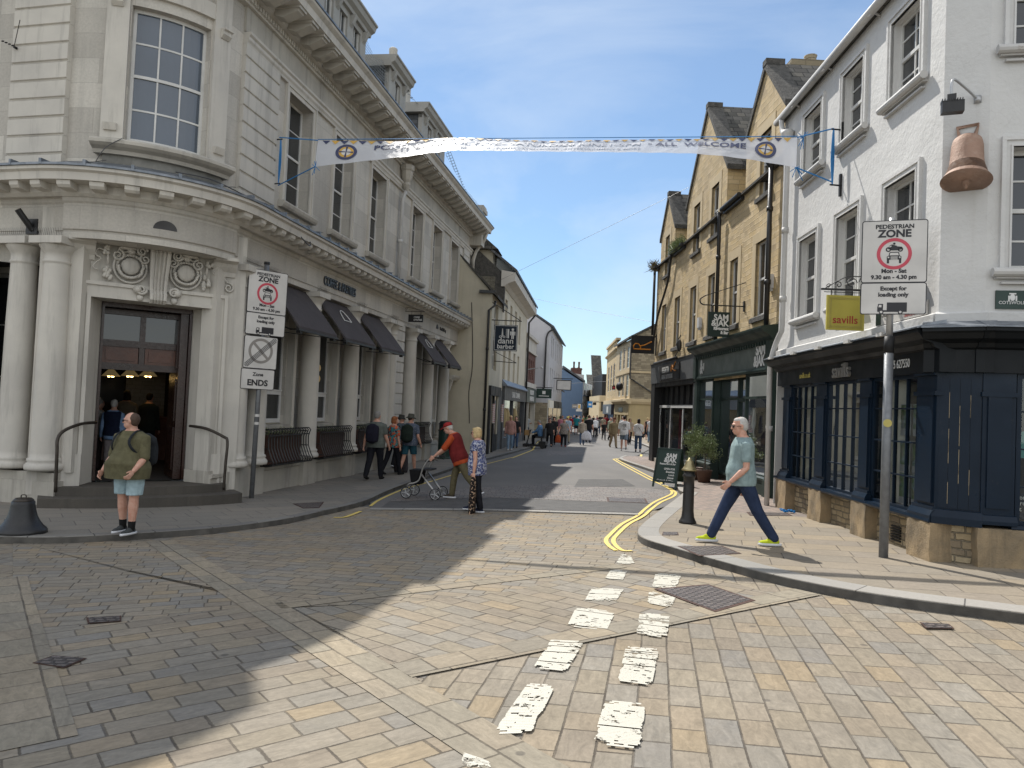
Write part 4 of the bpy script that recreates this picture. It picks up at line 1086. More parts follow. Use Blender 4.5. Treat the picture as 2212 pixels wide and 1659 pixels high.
mb.box(Dr, .22, .49, .02, .56, -.02, .10); mb.box(Dr, 2.43, 2.70, .02, .56, -.02, .10)
mb.build('door_surround', M['portland'], bank)
mb = MB()
for u0, u1 in ((.12, .52), (2.40, 2.80)):
    mb.prof(Dr, u0, u1, [(0, 3.82), (.04, 3.82), (.06, 3.90), (.14, 3.98), (.18, 4.04), (.30, 4.08), (.30, 4.14), (0, 4.14)])
    mb.build('door_console', M['portland'], bank); mb = MB()
# carved cartouches
def scroll(mb, c, r, turns, w0, th, sg=1, a0=0):
    pts = []; N_ = int(14 * turns)
    for k in range(N_ + 1):
        a = a0 + sg * 2 * math.pi * turns * k / N_; rr = r * (1 - .82 * k / N_)
        pts.append(Dr.P(c[0] + rr * math.cos(a), w0, c[1] + rr * math.sin(a)))
    mb.tube(pts, [th * (1 - .5 * k / N_) for k in range(N_ + 1)], 6)
def blob(mb, u, z, w, a, b, c=.05, n=8): mb.ell(Dr.P(u, w, z), a, c, b, n, 6, M=Matrix((Dr.e, Dr.n, Vector((0, 0, 1)))).transposed())
mb = MB()
rr = random.Random(4)
for cu, sg in ((1.06, 1), (1.95, -1)):
    blob(mb, cu, 3.78, .07, .155, .15, .07, 16)
    for k in range(28):
        a = 2 * math.pi * k / 28
        mb.ell(Dr.P(cu + .20 * math.cos(a), .07, 3.78 + .195 * math.sin(a)), .028, .03, .028, 6, 4)
    ring = [Dr.P(cu + .255 * math.cos(2 * math.pi * k / 24), .06, 3.77 + .27 * math.sin(2 * math.pi * k / 24)) for k in range(25)]
    mb.tube(ring, .022, 6)
    for k in range(22):
        a = math.pi + math.pi * k / 21; r_ = .18
        blob(mb, cu + (r_ + .02 * rr.random()) * math.cos(a), 3.76 + r_ * math.sin(a), .12, .028, .028, .04, 6)
    scroll(mb, (cu - sg * .20, 3.95), .10, 1.6, .10, .024, -sg, math.pi / 2); scroll(mb, (cu + sg * .22, 3.93), .09, 1.6, .10, .022, sg, math.pi / 2)
    scroll(mb, (cu + sg * .16, 4.06), .09, 1.8, .14, .024, sg, 0); blob(mb, cu, 4.03, .12, .07, .05, .06)
    blob(mb, cu - sg * .05, 4.08, .12, .16, .03, .05)
    # ribbon, flowers and hanging drop on the outer side
    o_ = cu - sg * .40
    for k in range(9): blob(mb, o_ + rr.uniform(-.06, .06), 4.02 + rr.uniform(-.07, .07), .10, .035, .035, .04, 6)
    mb.tube(smooth_pts([Dr.P(o_ - sg * x, .08, z) for x, z in ((.0, 4.0), (.10, 4.02), (.13, 3.92), (.05, 3.86), (.12, 3.78), (.16, 3.70), (.08, 3.66))], 4), .025, 6, .5)
    mb.tube([Dr.P(o_ + sg * .05, .08, 3.98), Dr.P(o_ + sg * .06, .08, 3.78)], .022, 6)
    for k in range(16): blob(mb, o_ + sg * .06 + rr.uniform(-.055, .055), 3.60 + rr.uniform(-.08, .16), .09, .032, .04, .045, 6)
    # lower scrolls
    scroll(mb, (1.505 - sg * .26, 3.40), .085, 1.7, .12, .026, -sg, 0); blob(mb, 1.505 - sg * .32, 3.40, .09, .07, .075, .08); blob(mb, 1.505 - sg * .27, 3.26, .08, .06, .06, .05)
    scroll(mb, ((.30 if sg > 0 else 2.70), 3.62), .09, 1.5, .03, .02, sg, math.pi / 2)
    mb.tube(smooth_pts([Dr.P((.30 if sg > 0 else 2.70) + sg * x, .02, z) for x, z in ((.02, 3.71), (.08, 3.78), (.09, 3.88), (.09, 3.95))], 4), .018, 6)
    mb.build('carved_cartouche', M['portland'], bank, smooth=True); mb = MB()
mb = MB()
for k in range(5):
    u0 = 1.345 + k * .066; pr = [(.03, 4.18), (.20, 4.18), (.26, 4.05), (.22, 3.85), (.14, 3.6), (.13, 3.42), (.20, 3.34), (.21, 3.24), (.14, 3.18), (.03, 3.18)]
    tp_ = lambda u, z: 1.51 + (u - 1.51) * (.78 + .22 * (z - 3.18))
    n_ = len(pr); e_ = .008 if k in (0, 4) else .03
    vs = [Dr.P(tp_(u0, z), w - (e_ if w > .1 else 0), z) for w, z in pr] + [Dr.P(tp_(u0 + .033, z), w, z) for w, z in pr] + [Dr.P(tp_(u0 + .064, z), w - (e_ if w > .1 else 0), z) for w, z in pr]
    fs = [[a * n_ + i, a * n_ + (i + 1) % n_, (a + 1) * n_ + (i + 1) % n_, (a + 1) * n_ + i] for a in (0, 1) for i in range(n_)] + [list(range(n_)), [2 * n_ + i for i in range(n_)]]
    mb.add(vs, fs)
mb.build('keystone', M['portland'], bank)
# door frame, transom and open leaf
mb = MB()
w0 = -.52
mb.box(Dr, .72, .76, .05, 3.2, w0 - .1, w0 + .02); mb.box(Dr, 2.16, 2.20, .05, 3.2, w0 - .1, w0 + .02); mb.box(Dr, .76, 2.16, 3.12, 3.2, w0 - .1, w0 + .02)
mb.box(Dr, 1.38, 1.47, 2.05, 3.12, w0 - .42, w0 - .32); mb.box(Dr, .76, 2.0, 2.44, 2.56, w0 - .42, w0 - .31); mb.box(Dr, .76, 2.16, 2.02, 2.14, w0 - .42, w0 - .31); mb.box(Dr, .76, 2.16, 3.02, 3.12, w0 - .42, w0 - .31)
mb.build('door_frame', M['dark_wood'], bank)
mb = MB(); mb.box(Dr, .78, 1.37, 2.14, 2.44, w0 - .40, w0 - .345); mb.box(Dr, 1.48, 2.0, 2.14, 2.44, w0 - .40, w0 - .345); mb.box(Dr, .84, 1.31, 2.19, 2.39, w0 - .345, w0 - .325); mb.box(Dr, 1.54, 1.94, 2.19, 2.39, w0 - .345, w0 - .325)
mb.build('transom_panel', M['wood'], bank)
mb = MB(); mb.wall(Dr, [(.78, 2.0, 2.56, 3.02)], [], 0, w0 - .36); mb.build('fanlight', M['glass'], bank)
mb = MB(); mb.box(Dr, 2.02, 2.15, .05, 3.12, w0 - 1.0, w0 - .05)
for z0, z1 in ((.2, 1.0), (1.12, 1.9), (2.1, 3.0)): mb.box(Dr, 2.0, 2.02, z0, z1, w0 - .85, w0 - .2)
mb.build('open_door', M['dark_wood'], bank)
# steps
mb = MB()
def arc_step(z0, z1, r, ext):
    # curved tread following the corner, centre behind the door
    c = Dr.P(1.46, -3.1, 0); pts = []
    for k in range(25):
        a = -ext + 2 * ext * k / 24
        v_ = Dr.n * math.cos(a) + Dr.e * math.sin(a); p = c + v_ * r; pts.append(Vector((p.x, p.y, z0)))
    pts += [Vector((*Dr.P(1.46 + r * math.sin(ext) * .98, -.4, 0).xy, z0)), Vector((*Dr.P(1.46 - r * math.sin(ext) * .98, -.4, 0).xy, z0))]
    mb.poly(pts, (0, 0, z1 - z0))
arc_step(-.6, -.105, 3.95, .405); arc_step(-.105, .035, 3.60, .378)
mb.build('entrance_steps', M['step'], bank)
# interior seen through the door
IR = 6.5
mb = MB()
mb.add([Dr.P(-.9, -.62, .03), Dr.P(2.72, -.62, .03), Dr.P(2.72, -IR, .03), Dr.P(-.9, -IR, .03)], [[0, 1, 2, 3]])
mb.add([Dr.P(-.9, -IR, .03), Dr.P(2.72, -IR, .03), Dr.P(2.72, -IR, 3.7), Dr.P(-.9, -IR, 3.7)], [[0, 1, 2, 3]])
mb.add([Dr.P(-.9, -.62, 3.7), Dr.P(2.72, -.62, 3.7), Dr.P(2.72, -IR, 3.7), Dr.P(-.9, -IR, 3.7)], [[0, 1, 2, 3]])
for u in (-.9, 2.72): mb.add([Dr.P(u, -.62, .03), Dr.P(u, -IR, .03), Dr.P(u, -IR, 3.7), Dr.P(u, -.62, 3.7)], [[0, 1, 2, 3]])
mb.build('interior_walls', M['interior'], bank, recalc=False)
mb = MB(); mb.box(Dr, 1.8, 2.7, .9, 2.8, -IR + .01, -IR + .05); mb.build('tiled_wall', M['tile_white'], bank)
mb = MB(); mb.box(Dr, .2, 2.7, .03, 1.05, -IR + .8, -IR + 1.5); mb.build('shop_counter', M['wood'], bank)
mb = MB(); mb.box(Dr, .9, 1.75, 1.35, 2.6, -IR + .02, -IR + .06); mb.build('menu_board', M['navy'], bank)
for k, lb in enumerate(('leftmost', 'middle', 'rightmost')):
    px = (959, 1124, 1281)[k]; pt = at(*Q(0, 1, px, 1580), 16.6)
    t = thing('pendant_lamp', pt, lb + ' of the three lit brass pendant lamps inside the doorway', 'lamp', 'pendant lamps inside the doorway')
    mb = MB(); mb.lathe((0, 0, 0), [(.19, -.03), (.185, -.02), (.06, .12), (.03, .16), (.02, .17)], 18); mb.build('lamp_shade', M['lamp_shade'], t, local=True)
    mb = MB(); mb.ell((-.03, -.03, -.01), .035, .035, .045); mb.ell((.04, .0, -.01), .035, .035, .045); mb.build('bulb', M['lamp_warm'], t, local=True)
    mb = MB(); mb.tube([(0, 0, .16), (0, 0, 1.0)], .006, 5); mb.build('cord', M['black_iron'], t, local=True)
# warm lamps glimpsed through the second bay window
for (uu, zz) in ((3.62, 2.42), (3.62, 2.15)):
    o = MB().ell(BK.P(uu, -.44, zz), .05, .05, .09).build('wall_lamp', M['lamp_shade'], bank)
# handrails
def handrail(pts, label, u):
    mb = MB(); mb.tube(smooth_pts([Vector(p) for p in pts], 5), .026, 8)
    o = mb.build('handrail', M['brown_iron'], smooth=True); tag(o, label, 'handrail', 'handrails either side of the entrance steps')
def rail_at(px, py, w):
    return (lambda t: Vector((*Dr.P(t[0], w, 0).xy, t[1])))(Dr.uz(Q(0, 2, px, py), w))
for L, lb in (([(480, 935, .55), (492, 600, .55), (500, 470, .52), (560, 400, .44), (700, 345, .2), (830, 332, -.1)], 'bent bronze handrail on the left of the entrance steps'),
              ([(1932, 915, .55), (1948, 700, .55), (1965, 500, .52), (1930, 455, .45), (1780, 385, .2), (1640, 362, -.1)], 'bent bronze handrail on the right of the entrance steps')):
    pts = [rail_at(*p) for p in L]
    handrail(pts, lb, 0)
# pigeon netting
def netpatch(pts): MB().poly(pts).build('pigeon_net', M['net'], bank, recalc=False)
netpatch([BK.P(5.3, -.4, 12.3), BK.P(5.6, -.5, 12.0), BK.P(6.4, -.5, 11.75), BK.P(7.6, -.3, 12.0), BK.P(7.1, -.3, 11.2), BK.P(5.3, -.3, 10.6)])
netpatch([BK.P(13.8, -.3, 12.0), BK.P(14.0, -.3, 11.4), BK.P(15.0, .2, 10.5), BK.P(16.8, .6, 10.1), BK.P(16.9, .8, 9.7), BK.P(13.8, .8, 9.6)])
netpatch([BK.P(9.0, -1.0, 12.6), BK.P(10.2, -.6, 12.1), BK.P(10.6, -.3, 11.9), BK.P(9.0, -.5, 11.9)])
# ================================================================== WHITE CORNER BUILDING (right)
W = Fr((4.985, 9.171), 1.9, -1)
wb = thing('corner_shop_building', W.P(2, 0, .05), 'white rendered corner building above a dark navy shopfront with small paned windows', 'building')
F2o = W.P(-.52, 0, 0)
F2 = Fr((F2o.x, F2o.y), 123, 1)
if F2.n.y > 0: F2.n = -F2.n
F3o = F2.P(.46, 0, 0); F3 = Fr((F3o.x, F3o.y), 101.4, 1)
if F3.n.y > 0: F3.n = -F3.n
w2 = [(3.28, 4.08), (1.66, 2.40), (.02, .80)]; w1 = [(3.34, 4.14), (1.70, 2.50), (.04, .86)]
holes = [(a, b, 6.02, 7.10) for a, b in w2] + [(a, b, 3.46, 4.86) for a, b in w1]
mb = MB(); mb.wall(W, [(-.52, 5.25, 2.6, 7.56)], holes, .15, w=0)
mb.wall(F2, [(0, .46, 2.6, 9.0)], [], 0); mb.wall(F3, [(0, 4.0, 2.6, 9.0)], [(.24, 1.1, 3.46, 4.86), (.24, 1.1, 6.02, 7.3)], .2)
mb.box(W, 5.23, 5.25, 0, 7.5, -.5, .0)
mb.build('rendered_wall', M['render_white'], wb)
for L, z0, z1 in ((w2, 6.02, 7.10), (w1, 3.46, 4.86)):
    for a, b in L: sash(W, wb, a, b, z0, z1, -.10, 2, 4, 'white_wood', bar=.022, fw_=.045)
for z0, z1 in ((6.02, 7.3), (3.46, 4.86)): sash(F3, wb, .24, 1.1, z0, z1, -.15, 2, 4, 'white_wood')
def wsur(fr, a, b, z0, z1, sill=True):
    mb = MB()
    for t0, t1, p in ((.0, .10, .025), (.07, .115, .045), (.0, .02, .04)):
        mb.box(fr, a - t1, a - t0, z0, z1 + t0, -.01, p); mb.box(fr, b + t0, b + t1, z0, z1 + t0, -.01, p); mb.box(fr, a - t1, b + t1, z1 + t0, z1 + t1, -.01, p + .001)
    mb.build('window_surround', M['render_white'], wb)
    mb = MB(); mb.tube([fr.P(a - .2, .07, z0 - .05), fr.P(b + .2, .07, z0 - .05)], .052, 10); mb.box(fr, a - .16, b + .16, z0 - .12, z0 - .02, -.18, .06); mb.box(fr, a - .10, b + .12, z0 - .18, z0 - .155, -.01, .05)
    mb.build('window_sill', M['white_pipe'], wb)
for a, b in w2: wsur(W, a, b, 6.02, 7.10)
for a, b in w1: wsur(W, a, b, 3.46, 4.86)
wsur(F3, .24, 1.1, 3.46, 4.86); wsur(F3, .24, 1.1, 6.02, 7.3)
mb = MB(); mb.prof(W, -.5, 5.2, [(0, 2.82), (.05, 2.80), (.06, 2.95), (.0, 2.98)]); mb.prof(F2, -.03, .49, [(0, 2.80), (.05, 2.80), (.06, 2.95), (0, 2.98)]); mb.prof(F3, 0, 4, [(0, 2.80), (.05, 2.80), (.06, 2.95), (0, 2.98)])
mb.build('string_course', M['render_white'], wb)
mb = MB(); mb.prof(W, -.9, 5.3, [(-.2, 7.5), (.05, 7.5), (.12, 7.58), (-3.2, 9.6), (-3.2, 7.5)]); mb.build('roof', M['stoneroof'], wb)
mb = MB(); mb.tube([W.P(5.4, .12, 7.52), W.P(-1.2, .12, 7.52)], .065, 12)
for u in (4.4, 2.9, 1.2): mb.tube([W.P(u, .0, 7.44), W.P(u, .12, 7.50), W.P(u, .17, 7.42)], .018, 6)
mb.build('gutter', M['white_pipe'], wb, smooth=True)
pipe(wb, smooth_pts([W.P(5.1, .12, 7.48), W.P(5.0, .12, 7.2), W.P(4.72, .12, 7.0), W.P(4.70, .11, 6.5)], 4) + [W.P(4.70, .11, 3.4)] + smooth_pts([W.P(4.72, .11, 3.3), W.P(4.95, .13, 3.1), W.P(5.02, .18, 2.85), W.P(5.06, .2, 2.6)], 4) + [W.P(5.12, .16, -.1)], .05, M['white_pipe'], collars=[W.P(4.70, .11, 5.2), W.P(4.70, .11, 3.9), W.P(5.1, .165, 1.45)])
mb = MB(); mb.lathe(W.P(4.72, .12, 6.55), [(.05, 0), (.055, .1), (.075, .12), (.075, .2), (.06, .22), (.09, .38), (.12, .5), (.12, .56)], 12); mb.build('rainwater_hopper', M['white_pipe'], wb, smooth=True)
# shopfront
mb = MB()
for a, b in ((4.41, 4.82), (2.76, 3.19), (1.16, 1.53), (-.53, -.08)):
    mb.box(W, a, b, .56, 2.32, -.25, .0); mb.box(W, a + .05, b - .05, .74, 2.0, -.1, .022); mb.box(W, a - .015, b + .015, .56, .70, -.2, .03); mb.prof(W, a - .03, b + .03, [(-.2, .56), (.07, .56), (.07, .60), (.04, .66), (-.2, .70)])
    mb.box(W, a - .02, b + .02, 2.0, 2.05, -.2, .035); mb.box(W, a - .02, b + .02, 2.24, 2.30, -.2, .04)
    mb.build('pilaster', M['navy'], wb); mb = MB()
mb.prof(F2, -.02, .48, [(-.25, .52), (.07, .52), (.07, .60), (.03, .68), (-.25, .70)]); mb.build('base_rail', M['navy'], wb)
mb = MB(); mb.box(F2, 0, .46, .6, 2.32, -.2, -.02)
for k in range(4): mb.box(F2, .03 + k * .105, .03 + k * .105 + .10, .7, 2.2, -.05, -.012)
mb.build('boarded_panel', M['navy'], wb)
mb = MB(); rr = random.Random(6)
for k in range(1, 4):
    for j in range(5):
        z = rr.uniform(.75, 2.0); mb.box(F2, .026 + k * .105, .026 + k * .105 + .003, z, z + rr.uniform(.05, .35), -.05, -.0105)
mb.build('worn_board_edges', M['cots_dress'], wb)
mb = MB(); mb.box(F3, .0, .34, .56, 2.32, -.2, .0); mb.box(F3, .05, .29, .74, 2.0, -.1, .02); mb.prof(F3, -.02, .36, [(-.2, .56), (.06, .56), (.06, .60), (.03, .66), (-.2, .70)]); mb.box(F3, -.02, .36, 2.0, 2.05, -.2, .03); mb.build('pilaster', M['navy'], wb)
def shopwin(fr, a, b, z0, z1, w, cols, rows, mat, par, gl='shopglass', bar=.019):
    mb = MB(); m = .05
    mb.box(fr, a, a + m, z0, z1, w - .05, w + .02); mb.box(fr, b - m, b, z0, z1, w - .05, w + .02); mb.box(fr, a, b, z0, z0 + .04, w - .06, w + .025); mb.box(fr, a, b, z1 - .05, z1, w - .05, w + .022)
    for i in range(1, cols):
        u = a + (b - a) * i / cols; mb.box(fr, u - bar / 2, u + bar / 2, z0, z1, w - .03, w + .015)
    for i in range(1, rows):
        z = z0 + (z1 - z0) * i / rows; mb.box(fr, a, b, z - bar / 2, z + bar / 2, w - .03, w + .012)
    o = mb.build('shop_window', mat, par)
    g = MB(); g.wall(fr, [(a, b, z0, z1)], [], 0, w - .012); g.build('pane', M[gl], o)
    return o
for a, b in ((3.19, 4.41), (1.53, 2.76), (-.08, 1.16)): shopwin(W, a, b, .57, 2.27, -.04, 4, 4, M['navy'], wb)
shopwin(F3, .36, 2.2, .57, 2.27, -.05, 5, 4, M['navy'], wb)
mb = MB(); mb.prof(W, -.56, 5.02, [(-.25, .50), (.06, .50), (.08, .53), (.07, .565), (-.25, .59)]); mb.prof(F3, .3, 3, [(-.25, .50), (.03, .50), (.05, .53), (.04, .565), (-.25, .59)]); mb.build('sill_board', M['navy'], wb)
FP_ = [(-.3, 2.27), (.05, 2.27), (.05, 2.53), (.10, 2.55), (.13, 2.60), (.24, 2.64), (.28, 2.70), (.31, 2.72), (.31, 2.76), (-.3, 2.80)]
mb = MB(); mb.prof(W, -.66, 5.05, FP_); mb.prof(F2, -.14, .56, FP_); mb.prof(F3, -.1, 4.0, FP_); mb.build('fascia', M['navy_black'], wb)
mb = MB(); mb.prof(W, -.7, 5.08, [(0, 2.802), (.31, 2.765), (.335, 2.76), (.335, 2.775), (.1, 2.85), (0, 2.87)]); mb.prof(F2, -.15, .58, [(0, 2.802), (.31, 2.765), (.335, 2.76), (.335, 2.775), (.1, 2.85), (0, 2.87)]); mb.prof(F3, -.1, 4, [(0, 2.802), (.31, 2.765), (.335, 2.76), (.335, 2.775), (.1, 2.85), (0, 2.87)])
mb.build('fascia_lead', M['lead'], wb)
mb = MB()
for u in (4.5, 3.3, 2.2, 1.1, .1): mb.box(W, u, u + .16, 2.745, 2.79, .30, .37)
mb.build('lead_clips', M['white_pipe'], wb)
mb = MB(); mb.wall(W, [(-.5, 5.0, -.4, .52)], [], 0, -.10); mb.wall(F2, [(0.0, .46, -.4, .55)], [], 0, -.04); mb.wall(F3, [(0, 4, -.4, .52)], [], 0, -.06); mb.build('rubble_plinth', M['rubble'], wb)
mb = MB()
rr = random.Random(3)
def rough_block(fr, a, b, z0, z1, w0, w1):
    global mb
    mb = MB(); mb.box(fr, a, b, z0, z1, w0, w1); o = mb.build('plinth_pier', M['plinth_stone'], wb)
    bm = bmesh.new(); bm.from_mesh(o.data); bmesh.ops.subdivide_edges(bm, edges=bm.edges, cuts=7, use_grid_fill=True)
    for v_ in bm.verts:
        q_ = v_.co; n_ = math.sin(q_.x * 31 + q_.z * 17) * math.cos(q_.y * 23 + q_.z * 29)
        v_.co += fr.n * n_ * .008 + fr.e * math.sin(q_.z * 13 + a * 5) * .006
    bm.to_mesh(o.data); bm.free()
for a, b in ((4.36, 4.9), (2.70, 3.24), (1.10, 1.58), (-.58, -.04)): rough_block(W, a, b, -.3, .52, -.3, .07)
rough_block(F3, -.06, .42, -.3, .52, -.3, .10)
mb = MB()
for k in range(6): mb.box(W, .42, .66, .12 + k * .035, .14 + k * .035, -.11, -.075)
mb.build('air_vent', M['char'], wb)
text('savills.co.uk', .135, M['gold_letter'], wb, 'web_lettering', fr_fn(W, 3.6, 2.37, .053, -1), .006, cond=.8)
text('savills', .30, M['grey_letter'], wb, 'shop_lettering', fr_fn(W, 2.02, 2.32, .055, -1), .045, cond=.9, bold=.004)
text('01285 627550', .155, M['white_letter'], wb, 'phone_lettering', fr_fn(W, .33, 2.36, .053, -1), .006, cond=.72)
# interior of shop: blinds, displays
mb = MB()
mb.add([W.P(-.4, -.3, 0.5), W.P(5.0, -.3, .5), W.P(5.0, -2.6, .5), W.P(-.4, -2.6, .5)], [[0, 1, 2, 3]])
mb.add([W.P(-.4, -2.6, .2), W.P(5.0, -2.6, .2), W.P(5.0, -2.6, 2.6), W.P(-.4, -2.6, 2.6)], [[0, 1, 2, 3]])
mb.add([W.P(-.4, -.3, 2.5), W.P(5.0, -.3, 2.5), W.P(5.0, -2.6, 2.5), W.P(-.4, -2.6, 2.5)], [[0, 1, 2, 3]])
mb.add([W.P(5.0, -.3, .2), W.P(5.0, -2.6, .2), W.P(5.0, -2.6, 2.6), W.P(5.0, -.3, 2.6)], [[0, 1, 2, 3]])
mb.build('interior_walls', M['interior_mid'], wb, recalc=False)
mb = MB()
for a, b in ((3.75, 4.9), (2.10, 3.12), (.60, 1.6)): mb.box(W, a, b, .6, 2.25, -.22, -.20)
for a in (3.15, 1.5): mb.box(W, a, a + .1, .6, 2.25, -1.2, -.25)
mb.build('window_blind', M['blind'], wb)
n = NT('property_photo'); v = n.obj(); cb = n.nd('TexVoronoi', {'feature': 'F1'}, Vector=v, Scale=6.0)
M['photo'] = n.done(n.mix(n.rng(n.noise(v, 9, 5), .4, .6), n.ramp(cb.outputs[1], [(.07, .12, .05), (.30, .40, .50), (.35, .33, .28), (.10, .18, .06)]), (.16, .26, .12)), .4)
n_ = 0
for u, zs in ((3.42, (.72,)), (1.86, (1.15, .68)), (1.62, (1.15,)), (.50, (1.55, 1.08, .66)), (.18, (1.55, 1.08, .66)), (-.02, (1.08,))):
    for z in zs:
        cd = MB().box(W, u - .13, u + .13, z - .05, z + .36, -.16, -.155).build('property_card', M['white_plastic'], wb)
        MB().box(W, u - .12, u + .12, z + .04, z + .35, -.154, -.152).build('photo', M['photo'], cd)
        MB().box(W, u - .11, u - .07, z - .03, z + .01, -.154, -.152).build('mark', M['orange'], cd)
mb = MB(); mb.box(F3, .3, 2.5, .4, 2.3, -1.5, -1.45); mb.build('interior_backdrop', M['interior'], wb)
mb = MB(); mb.box(F3, .45, 1.6, 1.30, 1.62, -.8, -.7); mb.build('display_shelf', M['banner_w'] if False else M['teal'], wb)
mb = MB(); mb.box(F3, .40, 1.3, .62, .92, -.155, -.15) ; mb.build('window_poster', M['navy'], wb)
text('see all our\nproperties\nat', .07, M['white_letter'], wb, 'poster_lettering', lambda x, y, z: F3.P(.42 + x, -.138 + z, .85 + y), .002, align='LEFT')
core = MB(); core.box(W, -.3, 5.2, 2.9, 7.4, -3.6, -.5); core.box(F3, .2, 4.2, 2.9, 9, -3.2, -.5); core.build('core_walls', M['render_white'], wb)
# framed plates on the walls
pl = MB(); pl.box(F3, .10, 1.2, 3.0, 3.21, .0, .02); pl = tag(pl.build('name_plate', M['deep_green']), 'dark green plate with a white crest at the right edge under the window', 'plate')
text('COTSWOLD', .05, M['white_letter'], pl, 'lettering', lambda x, y, z: F3.P(.27 + x, .022 + z, 3.055 + y), .002)
mb = MB(); cx = .27
mb.ell(F3.P(cx, .022, 3.13), .028, .003, .04, 10, 6, M=Matrix((F3.e, F3.n, Vector((0, 0, 1)))).transposed())
mb.box(F3, cx - .035, cx + .035, 3.165, 3.18, .02, .026); mb.box(F3, cx - .045, cx - .03, 3.09, 3.15, .02, .026); mb.box(F3, cx + .03, cx + .045, 3.09, 3.15, .02, .026); mb.build('crest', M['white_letter'], pl)
pl = MB().box(W, -.30, 1.04, 2.98, 3.16, .005, .025).build('street_plate', M['sign_white']); tag(pl, 'white name board behind the right road sign on the white wall', 'sign')
MB().box(W, .88, 1.03, 2.985, 3.155, .026, .028).build('green_end', M['deep_green'], pl)
text('CRICKLADE STREET', .10, M['dark_letter'], pl, 'lettering', lambda x, y, z: W.P(.86 - x, .027 + z, 3.08 + y), .002, align='LEFT', cond=.55)
text('CIRENCESTER', .06, M['red_letter'], pl, 'lettering', lambda x, y, z: W.P(.25 - x, .027 + z, 3.01 + y), .002, align='LEFT', cond=.8)

# bell on the corner
bc = F2.P(.25, .20, 4.44)
bl = thing('bell_ornament', bc, 'large copper coloured bell ornament fixed high on the white corner', 'bell')
tl = Matrix.Rotation(rad(16), 3, F2.e)
if (tl @ Vector((0, 0, -1))).dot(F2.n) < 0: tl = Matrix.Rotation(rad(-16), 3, F2.e)
mb = MB(); mb.lathe((0, 0, 0), [(.262, .0), (.255, .012), (.218, .07), (.19, .14), (.174, .24), (.167, .36), (.163, .46), (.148, .53), (.10, .575), (.0001, .59)], 36, M=tl)
mb.build('body', M['copper'], bl, smooth=True, local=True)
mb = MB(); mb.lathe((0, 0, 0), [(.259, .001), (.243, .006), (.215, .08), (.18, .2), (.001, .4)], 36, M=tl); mb.build('inside', M['rust_in'], bl, smooth=True, local=True, recalc=False)
mb = MB(); mb.tube([tl @ Vector(p) for p in ((0, 0, .35), (0, 0, .05), (0, 0, .0))], [.018, .022, .045], 10); mb.ell(tl @ Vector((0, 0, -.01)), .045, .045, .05); mb.ell(tl @ Vector((0, 0, -.06)), .022, .022, .04); mb.build('clapper', M['copper'], bl, smooth=True, local=True)
mb = MB(); hh = [(-.075, .57), (-.105, .72), (.105, .74), (.075, .60)]
mb.tube([tl @ (F2.e * a + Vector((0, 0, b))) for a, b in hh] + [tl @ (F2.e * -.075 + Vector((0, 0, .57)))], .028, 4); mb.build('crown', M['copper'], bl, local=True)
# lamp above the bell
lp = thing('flood_lamp', F2.P(.34, .0, 5.44), 'black finned floodlight on a swan neck arm above the bell', 'lamp')
pts = [Vector((0, 0, 0)), F2.n * .14 + F2.e * -.08 + Vector((0, 0, .06)), F2.n * .34 + F2.e * -.2 + Vector((0, 0, .13)), F2.n * .40 + F2.e * -.235 + Vector((0, 0, .12)), F2.n * .42 + F2.e * -.245 + Vector((0, 0, .06)), F2.n * .42 + F2.e * -.245 + Vector((0, 0, -.06))]
mb = MB(); mb.tube(smooth_pts(pts, 4), .015, 8); mb.lathe((0, 0, 0), [(.04, -.04), (.04, .04)], 10); mb.build('arm', M['light_metal'], lp, smooth=True, local=True)
hd = F2.n * .42 + F2.e * -.24 + Vector((0, 0, -.10))
mb = MB(); mb.bx(hd, .09, .07, .09, rad(-30)); mb.bx(hd + Vector((0.01, 0, -.10)), .22, .11, .13, rad(-20), M=None)
for k in range(9): mb.bx(hd + Matrix.Rotation(rad(-20), 3, 'Z') @ Vector((-.10 + k * .025, 0, -.03)), .008, .12, .03, rad(-20))
mb.build('lamp_head', M['black_iron'], lp, local=True)

# ================================================================== STONE THREE-GABLED BUILDING
S = Fr((5.592, 15.768), -1.2, -1)
sb = thing('gabled_stone_building', S.P(6, 0, 0), 'honey coloured rubble stone building with three steep gables beside the white building', 'building')
gab = [(1.09, 1.22, 8.46, 9.79), (5.85, 2.05, 8.38, 10.75), (10.6, 1.08, 8.18, 9.5)]
EV = 7.12
win2 = [(.62, 1.30, 6.78, 8.22), (4.50, 5.20, 6.72, 8.14), (6.38, 7.08, 6.66, 8.10), (10.28, 10.9, 6.64, 8.02)]
win1 = [(.68, 1.40, 3.98, 5.70), (2.66, 3.28, 3.98, 5.66), (4.60, 5.26, 3.92, 5.62), (6.50, 7.20, 3.90, 5.58), (8.48, 9.20, 3.90, 5.56), (10.42, 11.10, 3.88, 5.56)]
rects = [(-1.4, 12.15, 2.6, EV)] + [(c - h, c + h, EV - .01, s_) for c, h, s_, t in gab]
mb = MB(); mb.wall(S, rects, win2 + win1, .13, w=0)
for c, h, s_, t in gab:
    mb.add([S.P(c - h, 0, s_), S.P(c + h, 0, s_), S.P(c, 0, t)], [[0, 1, 2]], [[(c - h, s_), (c + h, s_), (c, t)]])
    for u in (c - h, c + h): mb.add([S.P(u, 0, EV - .05), S.P(u, 0, s_), S.P(u, -1.6, s_), S.P(u, -1.6, EV - .05)], [[0, 1, 2, 3]], [[(0, EV), (0, s_), (1.6, s_), (1.6, EV)]])
mb.build('rubble_wall', M['cots'], sb)
